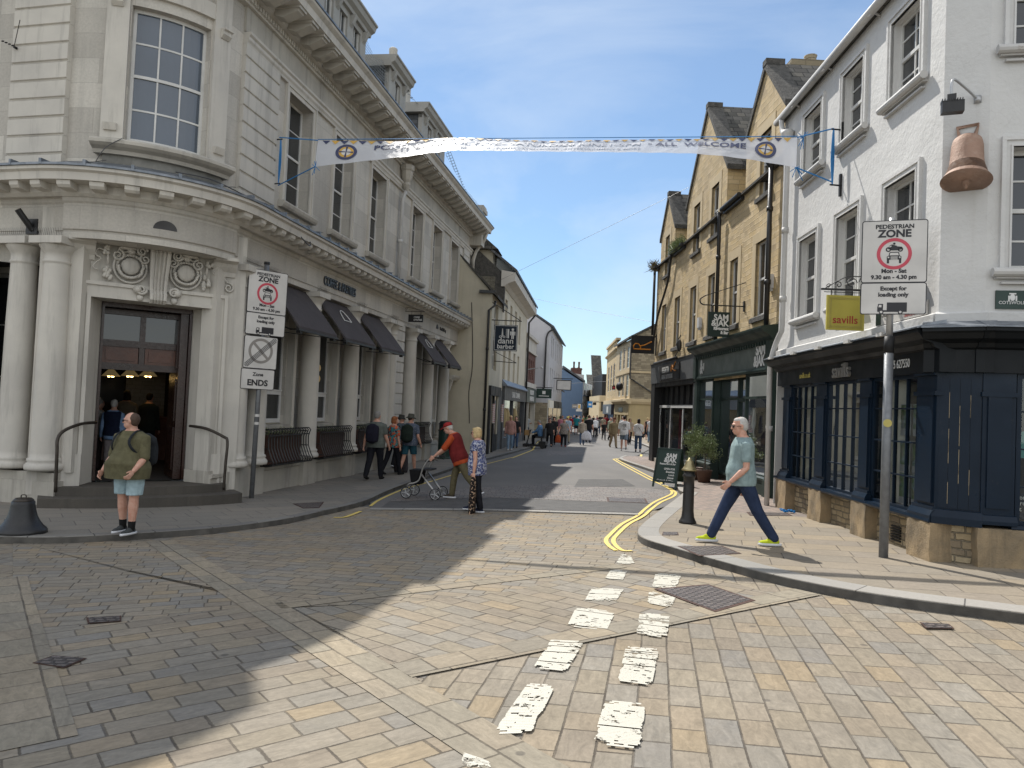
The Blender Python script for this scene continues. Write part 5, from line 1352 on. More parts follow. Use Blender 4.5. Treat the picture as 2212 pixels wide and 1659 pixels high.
for a, b, z0, z1 in win2 + win1:
    sash(S, sb, a, b, z0, z1, -.08, 2, 2, 'white_wood', fw_=.045)
    mb = MB(); mb.box(S, a - .22, a, z0, z1 + .0, -.05, .012); mb.box(S, b, b + .22, z0, z1, -.05, .012); mb.box(S, a - .22, b + .22, z1, z1 + .24, -.05, .014); mb.build('window_surround', M['cots_dress'], sb)
    mb = MB(); mb.prof(S, a - .15, b + .15, [(-.2, z0 - .14), (.07, z0 - .14), (.07, z0 - .04), (.0, z0 + .005), (-.2, z0 + .01)]); mb.build('window_sill', M['coping'], sb)
for c, h, s_, t in gab:
    th = .09; k = (t - s_) / h; hh = h + .10; tz = t + .10; sz = t + .10 - k * hh
    mb = MB()
    for sg in (-1, 1):
        a = [S.P(c, .05, tz), S.P(c + sg * hh, .05, sz), S.P(c + sg * hh, .05, sz - .14), S.P(c, .05, tz - .14 * 1.4)]
        mb.poly(a, S.n * -.42)
    mb.box(S, c - .12, c + .12, tz - .12, tz + .02, -.38, .06)
    mb.build('coping', M['coping'], sb)
    mb = MB()
    for sg in (-1, 1): mb.poly([S.P(c, -.36, tz - .05), S.P(c + sg * hh, -.36, sz - .05), S.P(c + sg * hh, -4.2, sz - .05), S.P(c, -4.2, tz - .05)], (0, 0, -.08))
    mb.build('gable_roof', M['stoneroof'], sb)
mb = MB(); mb.prof(S, -1.4, 12.1, [(.10, EV), (.10, EV + .05), (-4.2, EV + 3.3), (-8, EV), (-.2, EV)]); mb.build('main_roof', M['stoneroof'], sb)
mb = MB()
for a, b in ((2.35, 3.78), (7.95, 9.5), (-1.4, -.15), (11.7, 12.2)):
    mb = MB(); mb.tube([S.P(a, .14, EV + .02), S.P(b, .14, EV + .02)], .06, 10); mb.box(S, a, b, EV - .10, EV - .02, 0, .10); mb.build('gutter', M['black_iron'], sb)
pipe(sb, [S.P(4.0, .16, EV), S.P(3.98, .12, EV - .2), S.P(3.98, .12, 3.5)], .05, M['black_iron'], collars=[S.P(3.98, .12, 5.9)])
pipe(sb, [S.P(.22, .14, 7.2), S.P(.22, .14, 3.6)], .055, M['black_iron'], collars=[S.P(.22, .14, 6.2), S.P(.22, .14, 4.6)])
mb = MB(); mb.lathe(S.P(.22, .14, 7.1), [(.05, 0), (.12, .12), (.12, .2)], 10); mb.build('rainwater_hopper', M['black_iron'], sb)
pipe(sb, smooth_pts([S.P(9.4, .14, EV), S.P(9.6, .12, EV - .3), S.P(9.9, .12, 6.2), S.P(11.2, .14, 5.2), S.P(11.9, .12, 4.3), S.P(12.0, .1, 4.0)], 3), .04, M['black_iron'])
pipe(sb, [S.P(12.2, .1, EV), S.P(12.2, .1, 4.6)], .05, M['black_iron'])
_cz = S.uz(Q(3, 0, 360, 585), -1.5); _c2 = S.uz(Q(3, 0, 210, 650), -1.5); chimney(S, sb, _c2[0] - 1.5, _c2[0], -2.0, -.9, 6, _cz[1], M['cots_old'], 3, .22, pm='cots_old')
mb = MB(); mb.box(S, -1.3, 12.05, -.5, 7.1, -8, -3.2); mb.box(S, -1.4, 12.05, 3.75, 7.0, -8, -.5); mb.build('core_walls', M['cots_old'], sb)
mb = MB(); mb.box(S, 12.1, 12.15, -.4, EV, -8, -.0); mb.build('end_wall', M['cots_old'], sb)
# alarm boxes, cables, gutter plants
for (u, z) in ((.32, 4.62), (5.9, 4.35)):
    mb = MB(); mb.box(S, u - .09, u + .09, z - .14, z + .16, .0, .09); mb.box(S, u - .05, u + .05, z - .20, z - .14, .0, .07); mb.build('alarm_box', M['white_plastic'], sb)
mb = MB(); mb.tube(smooth_pts([S.P(8.0, .06, 4.2), S.P(8.2, .14, 3.9), S.P(7.9, .16, 3.7), S.P(8.1, .2, 3.5), S.P(7.7, .3, 3.45)], 5), .016, 5); mb.ell(S.P(7.9, .12, 3.85), .08, .06, .20); mb.build('cable_bundle', M['black_iron'], sb)
def weeds(name, pts, n_, mat, sc_, seed, label):
    rr = random.Random(seed); mb = MB()
    for k in range(n_):
        p = pts[rr.randrange(len(pts))] + Vector((rr.gauss(0, .06), rr.gauss(0, .22), rr.uniform(-.1, .12)))
        d = Vector((rr.uniform(-1, .4), rr.uniform(-1, 1), rr.uniform(-.4, 1.2))).normalized() * sc_ * rr.uniform(.5, 1.2)
        s_ = d.cross(Vector((rr.random(), rr.random(), rr.random()))).normalized() * .012
        mb.add([p - s_, p + s_, p + d * .6 + s_, p + d], [[0, 1, 2, 3]])
    o = mb.build(name, mat, recalc=False); tag(o, label, 'plant', 'weeds growing in the gutters'); return o
weeds('gutter_weeds', [S.P(8.2 + k * .15, .1, EV + .08) for k in range(8)], 420, M['leaf'], .26, 1, 'green and straw coloured weeds in the gutter between the two left stone gables')
weeds('gutter_weeds', [S.P(12.2, .15, EV + .05)], 160, M['leaf2'], .26, 2, 'brown tuft of weeds at the far end of the stone building gutter')
# --- restaurant shopfront
mb = MB(); GF = 'green_shop'
mb.prof(S, .02, 5.80, [(-.3, 2.76), (.08, 2.76), (.10, 3.32), (-.3, 3.32)]); mb.build('restaurant_fascia', M['green_fascia'], sb)
mb = MB(); mb.prof(S, -.15, 5.95, [(-.3, 3.32), (.12, 3.32), (.16, 3.40), (.26, 3.46), (.34, 3.50), (.38, 3.56), (.38, 3.60), (-.3, 3.70)]); mb.prof(S, .0, 5.82, [(-.2, 2.66), (.12, 2.66), (.13, 2.70), (.12, 2.76), (-.2, 2.76)])
k = .1
while k < 5.8: mb.box(S, k, k + .07, 3.24, 3.32, .06, .15); k += .17
mb.build('restaurant_cornice', M['green_shop'], sb)
for a, b in ((-.12, .16), (5.72, 5.98)):
    mb = MB(); mb.box(S, a, b, -.3, 2.70, -.2, .10); mb.box(S, a, b, 2.70, 3.32, -.2, .16); mb.box(S, a - .02, b + .02, -.3, .32, -.2, .14); mb.box(S, a - .01, b + .01, 2.62, 2.70, -.2, .13); mb.build('pilaster', M[GF], sb)
mb = MB(); mb.wall(S, [(5.98, 6.42, -.3, 2.76)], [], 0, .02); mb.build('glazed_brick_pier', M['glazed_grey'], sb)
def glaze(fr, a, b, z0, z1, w, zt, name='shop_window'):
    mb = MB(); m = .06
    for x0, x1 in ((a, a + m), (b - m, b)): mb.box(fr, x0, x1, z0, z1, w - .05, w + .03)
    mb.box(fr, a, b, z0, z0 + .05, w - .05, w + .03); mb.box(fr, a, b, z1 - .06, z1, w - .05, w + .03); mb.box(fr, a, b, zt - .025, zt + .03, w - .05, w + .045)
    o = mb.build(name, M[GF], sb)
    g = MB(); g.wall(fr, [(a, b, z0, z1)], [], 0, w - .01); g.build('pane', M['shopglass2'], o)
    return o
glaze(S, 4.42, 5.74, .34, 2.66, -.02, 2.10); glaze(S, .14, 1.80, .34, 2.66, -.02, 2.10)
glaze(S, 2.9, 4.38, .10, 2.66, -.22, 2.10, 'entrance_glazing')
dl = MB(); dl.box(S, 1.9, 2.02, -.1, 2.66, -.27, -.17); dl.box(S, 2.78, 2.9, -.1, 2.66, -.27, -.17); dl.box(S, 2.02, 2.78, 2.02, 2.12, -.27, -.17); dl.box(S, 2.02, 2.78, -.1, .35, -.27, -.2); dl = dl.build('entrance_door', M[GF], sb)
g = MB(); g.wall(S, [(2.02, 2.78, .35, 2.6)], [], 0, -.22); g.build('pane', M['shopglass2'], dl)
for a, b in ((4.36, 5.76), (.12, 1.86)):
    mb = MB(); mb.box(S, a, b, -.3, .30, -.2, .04); mb.prof(S, a - .02, b + .02, [(-.2, .29), (.09, .29), (.09, .33), (.02, .36), (-.2, .36)]); mb.box(S, a + .12, b - .12, -.06, .20, .03, .06); mb.box(S, a, b, -.3, -.12, .02, .07); mb.box(S, a, a + .04, .3, 2.66, -.25, -.02); mb.box(S, b - .04, b, .3, 2.66, -.25, -.02); mb.build('stall_riser', M[GF], sb)
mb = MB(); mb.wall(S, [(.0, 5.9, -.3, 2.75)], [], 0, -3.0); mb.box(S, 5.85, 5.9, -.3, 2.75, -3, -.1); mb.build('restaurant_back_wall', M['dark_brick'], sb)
mb = MB(); mb.add([S.P(0, -.05, -.05), S.P(5.9, -.05, -.2), S.P(5.9, -3, -.2), S.P(0, -3, -.05)], [[0, 1, 2, 3]]); mb.add([S.P(0, -.05, 2.72), S.P(5.9, -.05, 2.72), S.P(5.9, -3, 2.72), S.P(0, -3, 2.72)], [[0, 1, 2, 3]]); mb.build('restaurant_floor_ceiling', M['interior'], sb, recalc=False)
for a, b in ((4.48, 5.68), (.2, 1.74)):
    for k in range(4): MB().box(S, a, b, .56 + k * .16, .70 + k * .16, -.16, -.13).build('wood_screen_board', M['oak'], sb)
MB().box(S, 2.95, 4.2, .56, 1.1, -1.1, -1.05).build('wood_screen_board', M['oak'], sb)
mb = MB(); mb.box(S, .62, .84, 1.35, 1.85, -.09, -.085); mb.box(S, .44, .56, 1.4, 1.75, -.09, -.085); mb.build('menu_sheet', M['sign_white'], sb)
for k, (u, w_) in enumerate(((.62, -.7), (2.6, -1.3), (3.5, -1.6), (4.6, -1.3))):
    t = thing('globe_lamp', S.P(u, w_, 1.98), ('rightmost cream globe lamp in the restaurant window', 'second cream globe lamp from the right in the restaurant', 'third cream globe lamp from the right in the restaurant', 'leftmost cream globe lamp in the restaurant window')[k], 'lamp', 'globe lamps in the restaurant window')
    MB().ell((0, 0, 0), .20, .20, .20, 20, 14).build('shade', M['globe'], t, smooth=True, local=True); MB().tube([(0, 0, .18), (0, 0, .72)], .008, 6).build('cord', M['black_iron'], t, local=True)
mb = MB()
def logo(u0, z0, sc_, rot=False):
    f = (lambda x, y, z: S.P(u0 - x, .105 + z, z0 + y)) if not rot else (lambda x, y, z: S.P(u0 - y, .105 + z, z0 + x))
    return f
text('SAM', .36, M['white_letter'], sb, 'restaurant_lettering', lambda x, y, z: S.P(.60 - x, .105 + z, 3.055 + y * .92), .006, cond=.85, bold=.012)
text('&JAK', .36, M['white_letter'], sb, 'restaurant_lettering', lambda x, y, z: S.P(.68 - x, .105 + z, 2.80 + y * .92), .006, cond=.85, bold=.012)
text('&', .55, M['white_letter'], sb, 'restaurant_lettering', lambda x, y, z: S.P(5.30 - x, .105 + z, 2.84 + y), .006, cond=.8, bold=.014)
text('SJ', .22, M['white_letter'], sb, 'restaurant_lettering', lambda x, y, z: S.P(5.08 - x, .105 + z, 2.96 + y), .006, cond=.8, bold=.01)
# --- outdoor clothing shopfront
mb = MB(); mb.prof(S, 6.0, 12.15, [(-.3, 2.74), (.10, 2.74), (.12, 3.44), (-.3, 3.50)]); mb.build('clothing_fascia', M['grey_shop'], sb)
mb = MB(); mb.prof(S, 6.0, 12.2, [(-.1, 3.445), (.14, 3.44), (.16, 3.46), (-.1, 3.54)]); mb.build('fascia_lead', M['lead'], sb)
o = MB().box(S, 7.72, 10.6, 2.78, 3.32, .10, .15).build('sign_panel', M['char'], sb)
text('REGATTA', .27, M['white_letter'], o, 'lettering', lambda x, y, z: S.P(9.6 - x, .152 + z, 3.06 + y), .006, cond=.85, bold=.006)
text('GREAT OUTDOORS', .21, M['light_metal'], o, 'lettering', lambda x, y, z: S.P(9.35 - x, .152 + z, 2.84 + y), .006, cond=.85)
mb = MB(); mb.tube([S.P(8.75, .155, 3.06), S.P(8.72, .155, 3.22), S.P(8.6, .155, 3.26), S.P(8.5, .155, 3.17), S.P(8.2, .155, 3.34)], .02, 5); mb.tube([S.P(8.6, .155, 3.14), S.P(8.3, .155, 3.06), S.P(8.1, .155, 3.06)], .018, 5); mb.build('emblem', M['orange'], o)
pipe(sb, [S.P(10.7, .30, 3.42), S.P(7.5, .30, 3.42)], .05, M['char'], name='fascia_light')
mb = MB(); mb.box(S, 6.42, 12.15, 1.94, 2.74, -.5, -.30)
for k in range(7): mb.box(S, 7.0 + k * .75, 7.0 + k * .75 + .42, 2.0, 2.60, -.30, -.22)
mb.box(S, 6.3, 12.15, 2.6, 2.76, -.3, .06)
mb.build('recessed_panels', M['char'], sb)
mb = MB(); mb.box(S, 11.55, 12.15, -.4, 2.76, -.4, .08); mb.build('shopfront_pier', M['char'], sb)
mb = MB(); mb.box(S, 6.42, 11.55, 1.86, 1.95, -.30, -.12)
for u in (11.49, 9.9, 8.2, 6.5): mb.box(S, u, u + .05, .0, 1.9, -.2, -.14)
mb.box(S, 6.42, 11.55, -.02, .08, -.2, -.12); o = mb.build('clothing_window', M['white_upvc'], sb)
g = MB(); g.wall(S, [(6.42, 11.55, .02, 1.9)], [], 0, -.16); g.build('pane', M['shopglass'], o)
MB().box(S, 6.42, 12.1, -.4, .02, -.3, .02).build('clothing_riser', M['portland_dirty'], sb)
mb = MB(); mb.wall(S, [(6.0, 12.0, -.3, 2.7)], [], 0, -2.2); mb.add([S.P(6, -.15, .0), S.P(12, -.15, .0), S.P(12, -2.2, .0), S.P(6, -2.2, .0)], [[0, 1, 2, 3]]); mb.build('clothing_interior', M['interior_light'], sb, recalc=False)
for a, b, z0, z1 in ((9.72, 10.1, .25, 1.80), (6.5, 6.85, .1, 1.75), (7.1, 7.3, .3, 1.8)):
    MB().box(S, a, b, z0, z1, -.55, -.5).build('red_banner', M['sign_red'], sb)
MB().box(S, 10.3, 11.4, .1, 1.8, -.34, -.30).build('window_graphic', M['white_plastic'], sb)
text('CRAGHOPPERS', .22, M['char'], sb, 'window_lettering', lambda x, y, z: S.P(10.9 + y, -.28 + z, 1.7 - x), .004, align='LEFT', bold=.008)
pts = [S.P(11.25 + .12 * math.cos(a * math.pi / 10), -.14, 1.5 + .2 * math.sin(a * math.pi / 10)) for a in range(21)]
MB().tube(pts, .012, 5).build('window_emblem', M['char'], sb)
# gables end: dark box vents etc.

# ================================================================== FAR LEFT ROW
def simple_windows(fr, par, L, z0, z1, w=-.12, mf='white_wood', depth=.15, cols=2, rows=2): 
    for a, b in L: sash(fr, par, a, b, z0, z1, w, cols, rows, mf, fw_=.06, bar=.03)
A = Fr((-.96, 30.5), 6.5, 1)
g90 = Fr((-.96, 30.5), 90, -1)
if g90.n.y > 0: g90.n = -g90.n
ab = thing('cream_cottage', A.P(1.5, 0, -.4), 'narrow cream rendered building with a sloping gable end beside the stone bank', 'building')
mb = MB(); mb.wall(A, [(0, 3.3, -.6, 6.3)], [(.8, 2.0, 3.2, 4.6), (.8, 2.0, 4.9, 6.0), (.35, 1.3, .0, 2.1), (1.6, 3.0, .4, 2.1)], .15)
mb.poly([g90.P(0, 0, -.6), g90.P(0, 0, 6.3), g90.P(-1.35, 0, 7.75), g90.P(-6, 0, 12.2), g90.P(-6, 0, -.6)])
mb.build('rendered_wall', M['render_cream'], ab)
simple_windows(A, ab, [(.8, 2.0)], 3.2, 4.6); simple_windows(A, ab, [(.8, 2.0)], 4.9, 6.0)
mb = MB(); mb.poly([A.P(-.15, .25, 6.12), A.P(3.3, .25, 6.12), A.P(3.3, -6, 12.4), A.P(-.15, -6, 12.4)], (0, 0, .12)); mb.build('roof', M['coping'], ab)
pipe(ab, [A.P(.06, .12, 6.0), A.P(.02, .10, 5.8), g90.P(-.12, .12, 5.6), g90.P(-.12, .12, -.4)], .05, M['black_iron'], collars=[g90.P(-.12, .12, 4.0), g90.P(-.12, .12, 1.5)])
mb = MB(); mb.box(g90, -.55, .12, 6.30, 6.42, 0.02, .16); mb.build('gutter', M['black_iron'], ab)
mb = MB(); mb.tube(smooth_pts([g90.P(-.85, .03, 5.9), g90.P(-.7, .03, 3.4), g90.P(-.8, .03, 2.2), g90.P(-.72, .03, .9), g90.P(-.75, .03, -.3)], 4), .015, 4); mb.build('cable', M['black_iron'], ab)
mb = MB(); mb.box(g90, -1.6, -.2, -.6, .9, 0, .06); mb.build('plinth_bulge', M['render_cream'], ab)
mb = MB(); mb.box(A, .0, 3.28, 2.1, 2.5, 0, .12); mb.box(A, .0, .35, -.5, 2.1, 0, .1); mb.box(A, 1.3, 1.6, -.5, 2.1, 0, .08); mb.box(A, .35, 1.3, -.5, 2.1, -.3, -.2); mb.box(A, 1.6, 3.1, -.5, .4, -.1, .02); mb.build('shopfront', M['char'], ab)
g = MB(); g.wall(A, [(1.6, 3.1, .4, 2.1)], [], 0, -.04); g.build('shop_glass', M['glass'], ab)
for k, u in enumerate((.18, 3.0)):
    t = thing('barber_pole', A.P(u, .22, 1.35), ('striped barber pole nearest the dark drainpipe', 'second striped barber pole, right of the nearer one')[k], 'barber pole', 'striped barber poles')
    MB().lathe((0, 0, 0), [(.06, -.4), (.06, .4)], 10).build('pole', M['sign_white'], t, local=True)
    mb = MB()
    for j in range(10): mb.tube([(.062 * math.cos(a_), .062 * math.sin(a_), -.4 + j * .08 + a_ * .012) for a_ in [x * .52 for x in range(13)]], .010, 3)
    mb.build('stripes', M['red_letter'], t, local=True)
B = Fr(A.P(3.3, 0, 0).xy, 6.5, 1)
bb = thing('cream_terrace', B.P(5, 0, -.4), 'three storey cream building with tall narrow windows and a deep eaves cornice', 'building')
wl = [(1.0, 1.9), (3.1, 4.0), (5.3, 6.2), (7.4, 8.3)]
mb = MB(); mb.wall(B, [(0, 12, 2.3, 7.6)], [(a, b, 5.15, 6.75) for a, b in wl] + [(a, b, 2.9, 4.5) for a, b in wl], .18)
mb.build('rendered_wall', M['render_cream2'], bb)
for z0, z1 in ((5.15, 6.75), (2.9, 4.5)): simple_windows(B, bb, wl, z0, z1, -.15)
mb = MB(); mb.poly([B.P(0, .05, 6.0), B.P(0, .05, 7.7), B.P(0, -6, 13.0), B.P(0, -6, 6.0)], B.e * .3); mb.build('side_gable', M['coping'], bb)
mb = MB(); mb.prof(B, -.1, 12.2, [(-.1, 7.15), (.05, 7.15), (.2, 7.28), (.42, 7.36), (.55, 7.40), (.55, 7.78), (-.1, 7.9)]); mb.build('eaves_cornice', M['portland'], bb)
mb = MB(); mb.poly([B.P(-.1, .62, 7.80), B.P(12.2, .62, 7.80), B.P(12.2, -5, 12.2), B.P(-.1, -5, 12.2)], (0, 0, .12)); mb.build('roof', M['slate'], bb)
dmr = MB(); dmr.box(B, .1, 1.3, 7.8, 8.9, -2.2, -.55); dmr = dmr.build('dormer', M['render_cream'], bb)
mb = MB(); mb.prof(B, -.15, 1.5, [(-.3, 8.85), (-.95, 9.4), (-2.4, 9.4), (-2.4, 8.85)]); mb.build('dormer_roof', M['stoneroof'], dmr)
sash(B, dmr, .3, 1.1, 8.0, 8.8, -.52, 2, 2, name='dormer_window')
mb = MB(); mb.box(B, 1.15, 11.8, 1.98, 2.62, 0, .14); mb.box(B, 1.1, 1.5, -.6, 2.0, -.1, .10); mb.box(B, 11.4, 11.8, -.6, 2.0, -.1, .10); mb.box(B, 5.5, 5.7, -.4, 2.0, -.1, .06); mb.box(B, 1.5, 11.4, -.6, .12, -.1, .06); mb.box(B, 0, 1.15, -.6, 2.4, -.1, .02); mb.build('shopfront', M['grey_shop'], bb)
g = MB(); g.wall(B, [(1.5, 11.4, .1, 2.0)], [], 0, -.03); g.build('shop_glass', M['glass'], bb)
for u in (2.2, 3.4, 7.0): MB().ell(B.P(u, .01, 1.1), .16, .05, .5, 8, 6).build('displayed_dress', M['sandy'], bb)
mb = MB(); mb.prof(B, 1.0, 12.0, [(0, 2.62), (.25, 2.62), (.27, 2.66), (0, 2.95)]); mb.build('fascia_lead', M['lead'], bb)
text('SEASALT CORNWALL', .42, M['white_letter'], bb, 'shop_lettering', fr_fn(B, 6.2, 2.14, .145), .01, cond=.95)
pipe(bb, [B.P(12.05, .5, 7.4), B.P(12.0, .12, 6.9), B.P(12.0, .12, -.5)], .06, M['black_iron'])
mb = MB(); mb.box(A, .0, 3.3, -.6, 6.2, -7, -.4); mb.box(B, 0, 12, -.6, 7.6, -8, -.4); mb.build('core_walls', M['render_cream'], bb)
C = Fr(B.P(12.1, 0, 0).xy, 8, 1)
cb = thing('brick_shop_building', C.P(3, 0, -.4), 'two storey shop with red brick upper wall and stone parapet', 'building')
wl = [(.9 + k * 1.0, 1.45 + k * 1.0) for k in range(4)]
mb = MB(); mb.wall(C, [(0, 5.6, 3.2, 5.2)], [(a, b, 3.5, 4.8) for a, b in wl], .12); mb.build('brick_wall', M['brick'], cb)
simple_windows(C, cb, wl, 3.5, 4.8, -.08)
mb = MB(); mb.box(C, -.02, 5.7, 5.2, 6.1, -.4, .03); mb.box(C, -.05, 5.8, 6.1, 6.3, -.4, .18); mb.box(C, -.05, 5.8, 5.2, 5.32, -.3, .12); mb.box(C, 0, .6, 3.0, 5.2, -.2, .03); mb.box(C, -.02, 5.7, 2.95, 3.25, -.3, .16); mb.build('stone_parapet', M['portland'], cb)
mb = MB(); mb.box(C, .1, 5.6, 2.0, 2.9, 0, .15); mb.build('fascia', M['green_fascia'], cb)
text('MOUNTAIN\nWAREHOUSE', .42, M['white_letter'], cb, 'shop_lettering', fr_fn(C, 2.9, 2.5, .155), .01, cond=.95, bold=.01)
mb = MB(); mb.box(C, 0, .3, -.6, 2.1, -.2, .1); mb.box(C, 5.3, 5.6, -.6, 2.1, -.2, .1); mb.box(C, 1.6, 1.8, -.6, 2.1, -.2, .1); mb.box(C, 1.8, 5.3, -.6, 2.0, -.6, -.4); mb.build('shopfront', M['portland_dirty'], cb)
g = MB(); g.wall(C, [(.3, 1.6, .0, 2.0)], [], 0, 0); g.build('shop_glass', M['glass'], cb)
MB().box(C, 0, 5.6, -.6, 6.0, -7, -.65).build('core_walls', M['brick'], cb)
D0 = Vector((2.55, 52.0, 0))
Df = Fr(D0.xy, 7.2, 1)
db = thing('grey_white_building', Df.P(4, 0, -.4), 'tall plain grey white gable end with a black drainpipe, brown brick below', 'building')
gd = Fr(D0.xy, 90, -1)
if gd.n.y > 0: gd.n = -gd.n
mb = MB(); mb.poly([gd.P(0, 0, 2.0), gd.P(0, 0, 7.4), gd.P(-2.1, 0, 8.75), gd.P(-6, 0, 11.2), gd.P(-6, 0, 2.0)])
wl = [(1.2, 2.1), (3.0, 3.9), (5.6, 6.4), (8.0, 8.8), (10.4, 11.2), (12.8, 13.6)]
mb.wall(Df, [(0, 15.6, 2.3, 7.4)], [(a, b, 5.4, 6.9) for a, b in wl] + [(a, b, 3.0, 4.6) for a, b in wl], .12); mb.build('rendered_wall', M['render_lav'], db)
simple_windows(Df, db, wl, 5.4, 6.9, -.10); simple_windows(Df, db, wl, 3.0, 4.6, -.10)
mb = MB(); mb.poly([gd.P(0, .01, -.6), gd.P(0, .01, 2.05), gd.P(-6, .01, 2.05), gd.P(-6, .01, -.6)], gd.n * .05); mb.build('brown_brick_base', M['cots_old'], db)
mb = MB(); mb.poly([Df.P(-.1, .25, 7.35), Df.P(15.8, .25, 7.35), Df.P(15.8, -6, 11.4), Df.P(-.1, -6, 11.4)], (0, 0, .12)); mb.build('roof', M['slate'], db)
pipe(db, smooth_pts([gd.P(.15, .1, 7.2), gd.P(-.15, .1, 7.0), gd.P(-.28, .1, 6.6)], 3) + [gd.P(-.28, .1, 3.1), gd.P(-.6, .1, 2.8), gd.P(-3, .1, 2.5)], .06, M['black_iron'])
mb = MB(); mb.box(Df, 0, 15.6, -.6, 2.3, -.3, .02); mb.build('shopfront', M['portland_dirty'], db)
for u0, u1, mm in ((.6, 4.4, 'blind'), (5.2, 9.6, 'char'), (10.4, 15, 'char')):
    MB().box(Df, u0, u1, -.3, 1.7, .0, .05).build('shop_window', M['glass'], db); MB().box(Df, u0 - .1, u1 + .1, 1.7, 2.25, .02, .14).build('shop_fascia', M[mm], db)
MB().box(Df, 0.1, 15.6, -.6, 7.2, -7, -.5).build('core_walls', M['render_lav'], db)
# pale jettied house
Ff = Fr(Df.P(15.8, -.3, 0).xy, 7, 1)
eb = thing('small_white_house', Ff.P(3, 0, -.5), 'small white house with two little roof gables beyond the grey white building', 'building')
mb = MB(); mb.wall(Ff, [(0, 6, -.6, 3.4)], [(.8, 1.8, 2.0, 3.0), (3.4, 4.6, 2.0, 3.0)], .1); mb.box(Ff, 0, 6, -.6, 3.4, -5, -.2); mb.build('rendered_wall', M['render_white'], eb)
simple_windows(Ff, eb, [(.8, 1.8), (3.4, 4.6)], 2.0, 3.0, -.06)
mb = MB(); mb.poly([Ff.P(0, .3, 3.3), Ff.P(6, .3, 3.3), Ff.P(6, -3, 5.2), Ff.P(0, -3, 5.2)], (0, 0, .12))
mb.build('roof', M['stoneroof'], eb)
for u in (.8, 3.6): 
    mb = MB(); mb.poly([Ff.P(u, .05, 3.4), Ff.P(u + 1.4, .05, 3.4), Ff.P(u + 1.4, .05, 3.9), Ff.P(u + .7, .05, 4.5), Ff.P(u, .05, 3.9)], Ff.n * -2); mb.build('dormer', M['render_white'], eb)
MB().box(Ff, 0, 6, -.6, 1.8, .02, .15).build('shopfront', M['char'], eb)
# blue gable building
Yb = 110.0
def far(px, py, Y=Yb): return at(px, py, Y)
blc = far(581.6, 420); bll = far(560, 420)
Bf = Fr((blc.x, blc.y), 14, 1)
ub = thing('blue_gable_building', (blc.x, blc.y, -1), 'blue rendered gable end with white windowed front far down the street', 'building')
ze = far(581.6, 382.4).z; zr = far(562.5, 369.5).z
mb = MB(); mb.poly([Vector((blc.x, blc.y, -2)), Vector((blc.x, blc.y, ze)), Vector((far(563, 370).x, blc.y, zr)), Vector((far(540, 380).x, blc.y, zr - 4)), Vector((far(540, 380).x, blc.y, -2))], (0, 18, 0)); mb.build('blue_wall', M['render_blue'], ub)
mb = MB(); mb.poly([Vector((blc.x + .3, blc.y - .2, ze)), Vector((far(563, 370).x, blc.y - .2, zr + .3)), Vector((far(563, 370).x, blc.y + 18, zr + .3)), Vector((blc.x + .3, blc.y + 18, ze))], (0, 0, .3)); mb.build('roof', M['slate'], ub)
zq = far(585, 401).z
mb = MB(); mb.box(Bf, .05, 16, -2, ze, -.6, .05); mb.build('front_wall', M['render_white'], ub)
MB().box(Bf, .05, 16, far(583, 396).z, far(583, 401).z * 1.0 + .9, .05, .12).build('blue_band', M['render_blue'], ub)
for k in range(5):
    for z0 in (far(583, 399).z + .2 - 2.3, far(583, 392).z - .6):
        sash(Bf, ub, .8 + k * 3, 2.2 + k * 3, z0, z0 + 1.9, .10, 2, 2, 'white_wood', fw_=.12, bar=.08)
chimney(Fr((far(572.2, 400).x, Yb + 4), 90, 1), ub, 0, 1.55, -.8, .8, 3, far(573, 366.5).z, M['brick'], 2, 1.0, pm='terracotta')
chimney(Fr((far(575.6, 400).x, Yb + 9), 90, 1), ub, 0, 1.3, -.8, .8, 3, far(577, 370).z + .2, M['brick'], 2, .7, pm='terracotta')
mb = MB(); o_ = far(575, 373)
mb.poly([far(574.5, 376.5, Yb + 2), far(584, 380.5, Yb + 2), far(584, 374.8, Yb + 2), far(574.5, 373.5, Yb + 2)], (0, 4, 0)); mb.build('roof_dormer', M['sign_white'], ub)
# closing row beyond, right side
def block(name, label, x0, x1, yb, yt, Y, mat, dep=12, par=None, roof=None, wins=()):
    a, b = at(x0, yb, Y), at(x1, yb, Y); zt = at((x0 + x1) / 2, yt, Y).z
    t = thing(name, (a.x, a.y, -1.2), label, 'building')
    mb = MB(); mb.poly([Vector((a.x, Y, -2)), Vector((b.x, Y, -2)), Vector((b.x, Y, zt)), Vector((a.x, Y, zt))], (0, dep, 0)); mb.build('wall', mat, t)
    if roof:
        mb = MB(); h = roof[0]; mb.poly([Vector((a.x - .2, Y - .3, zt)), Vector((b.x + .2, Y - .3, zt)), Vector((b.x + .2 - roof[1], Y + 4, zt + h)), Vector((a.x - .2, Y + 4, zt + h))], (0, 1, .1)); mb.build('roof', M['stoneroof'], t)
    fr = Fr((a.x, Y), 90, 1)
    if fr.n.y > 0: fr.n = -fr.n
    for (u0, u1, z0, z1, mm) in wins: MB().box(fr, u0, u1, z0, z1, 0, .06).build('window' if mm == 'glass' else 'shop_fascia', M[mm], t)
    return t
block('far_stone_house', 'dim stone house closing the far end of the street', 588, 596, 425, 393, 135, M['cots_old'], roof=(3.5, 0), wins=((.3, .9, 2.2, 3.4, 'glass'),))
block('far_teal_shop', 'stone shop with a turquoise front far down the right side', 593, 600, 425, 389, 108, M['cots_old'], roof=(5.2, 0), wins=((.05, .9, -1, 3.2, 'teal'), (.3, .8, 3.6, 4.4, 'glass')))
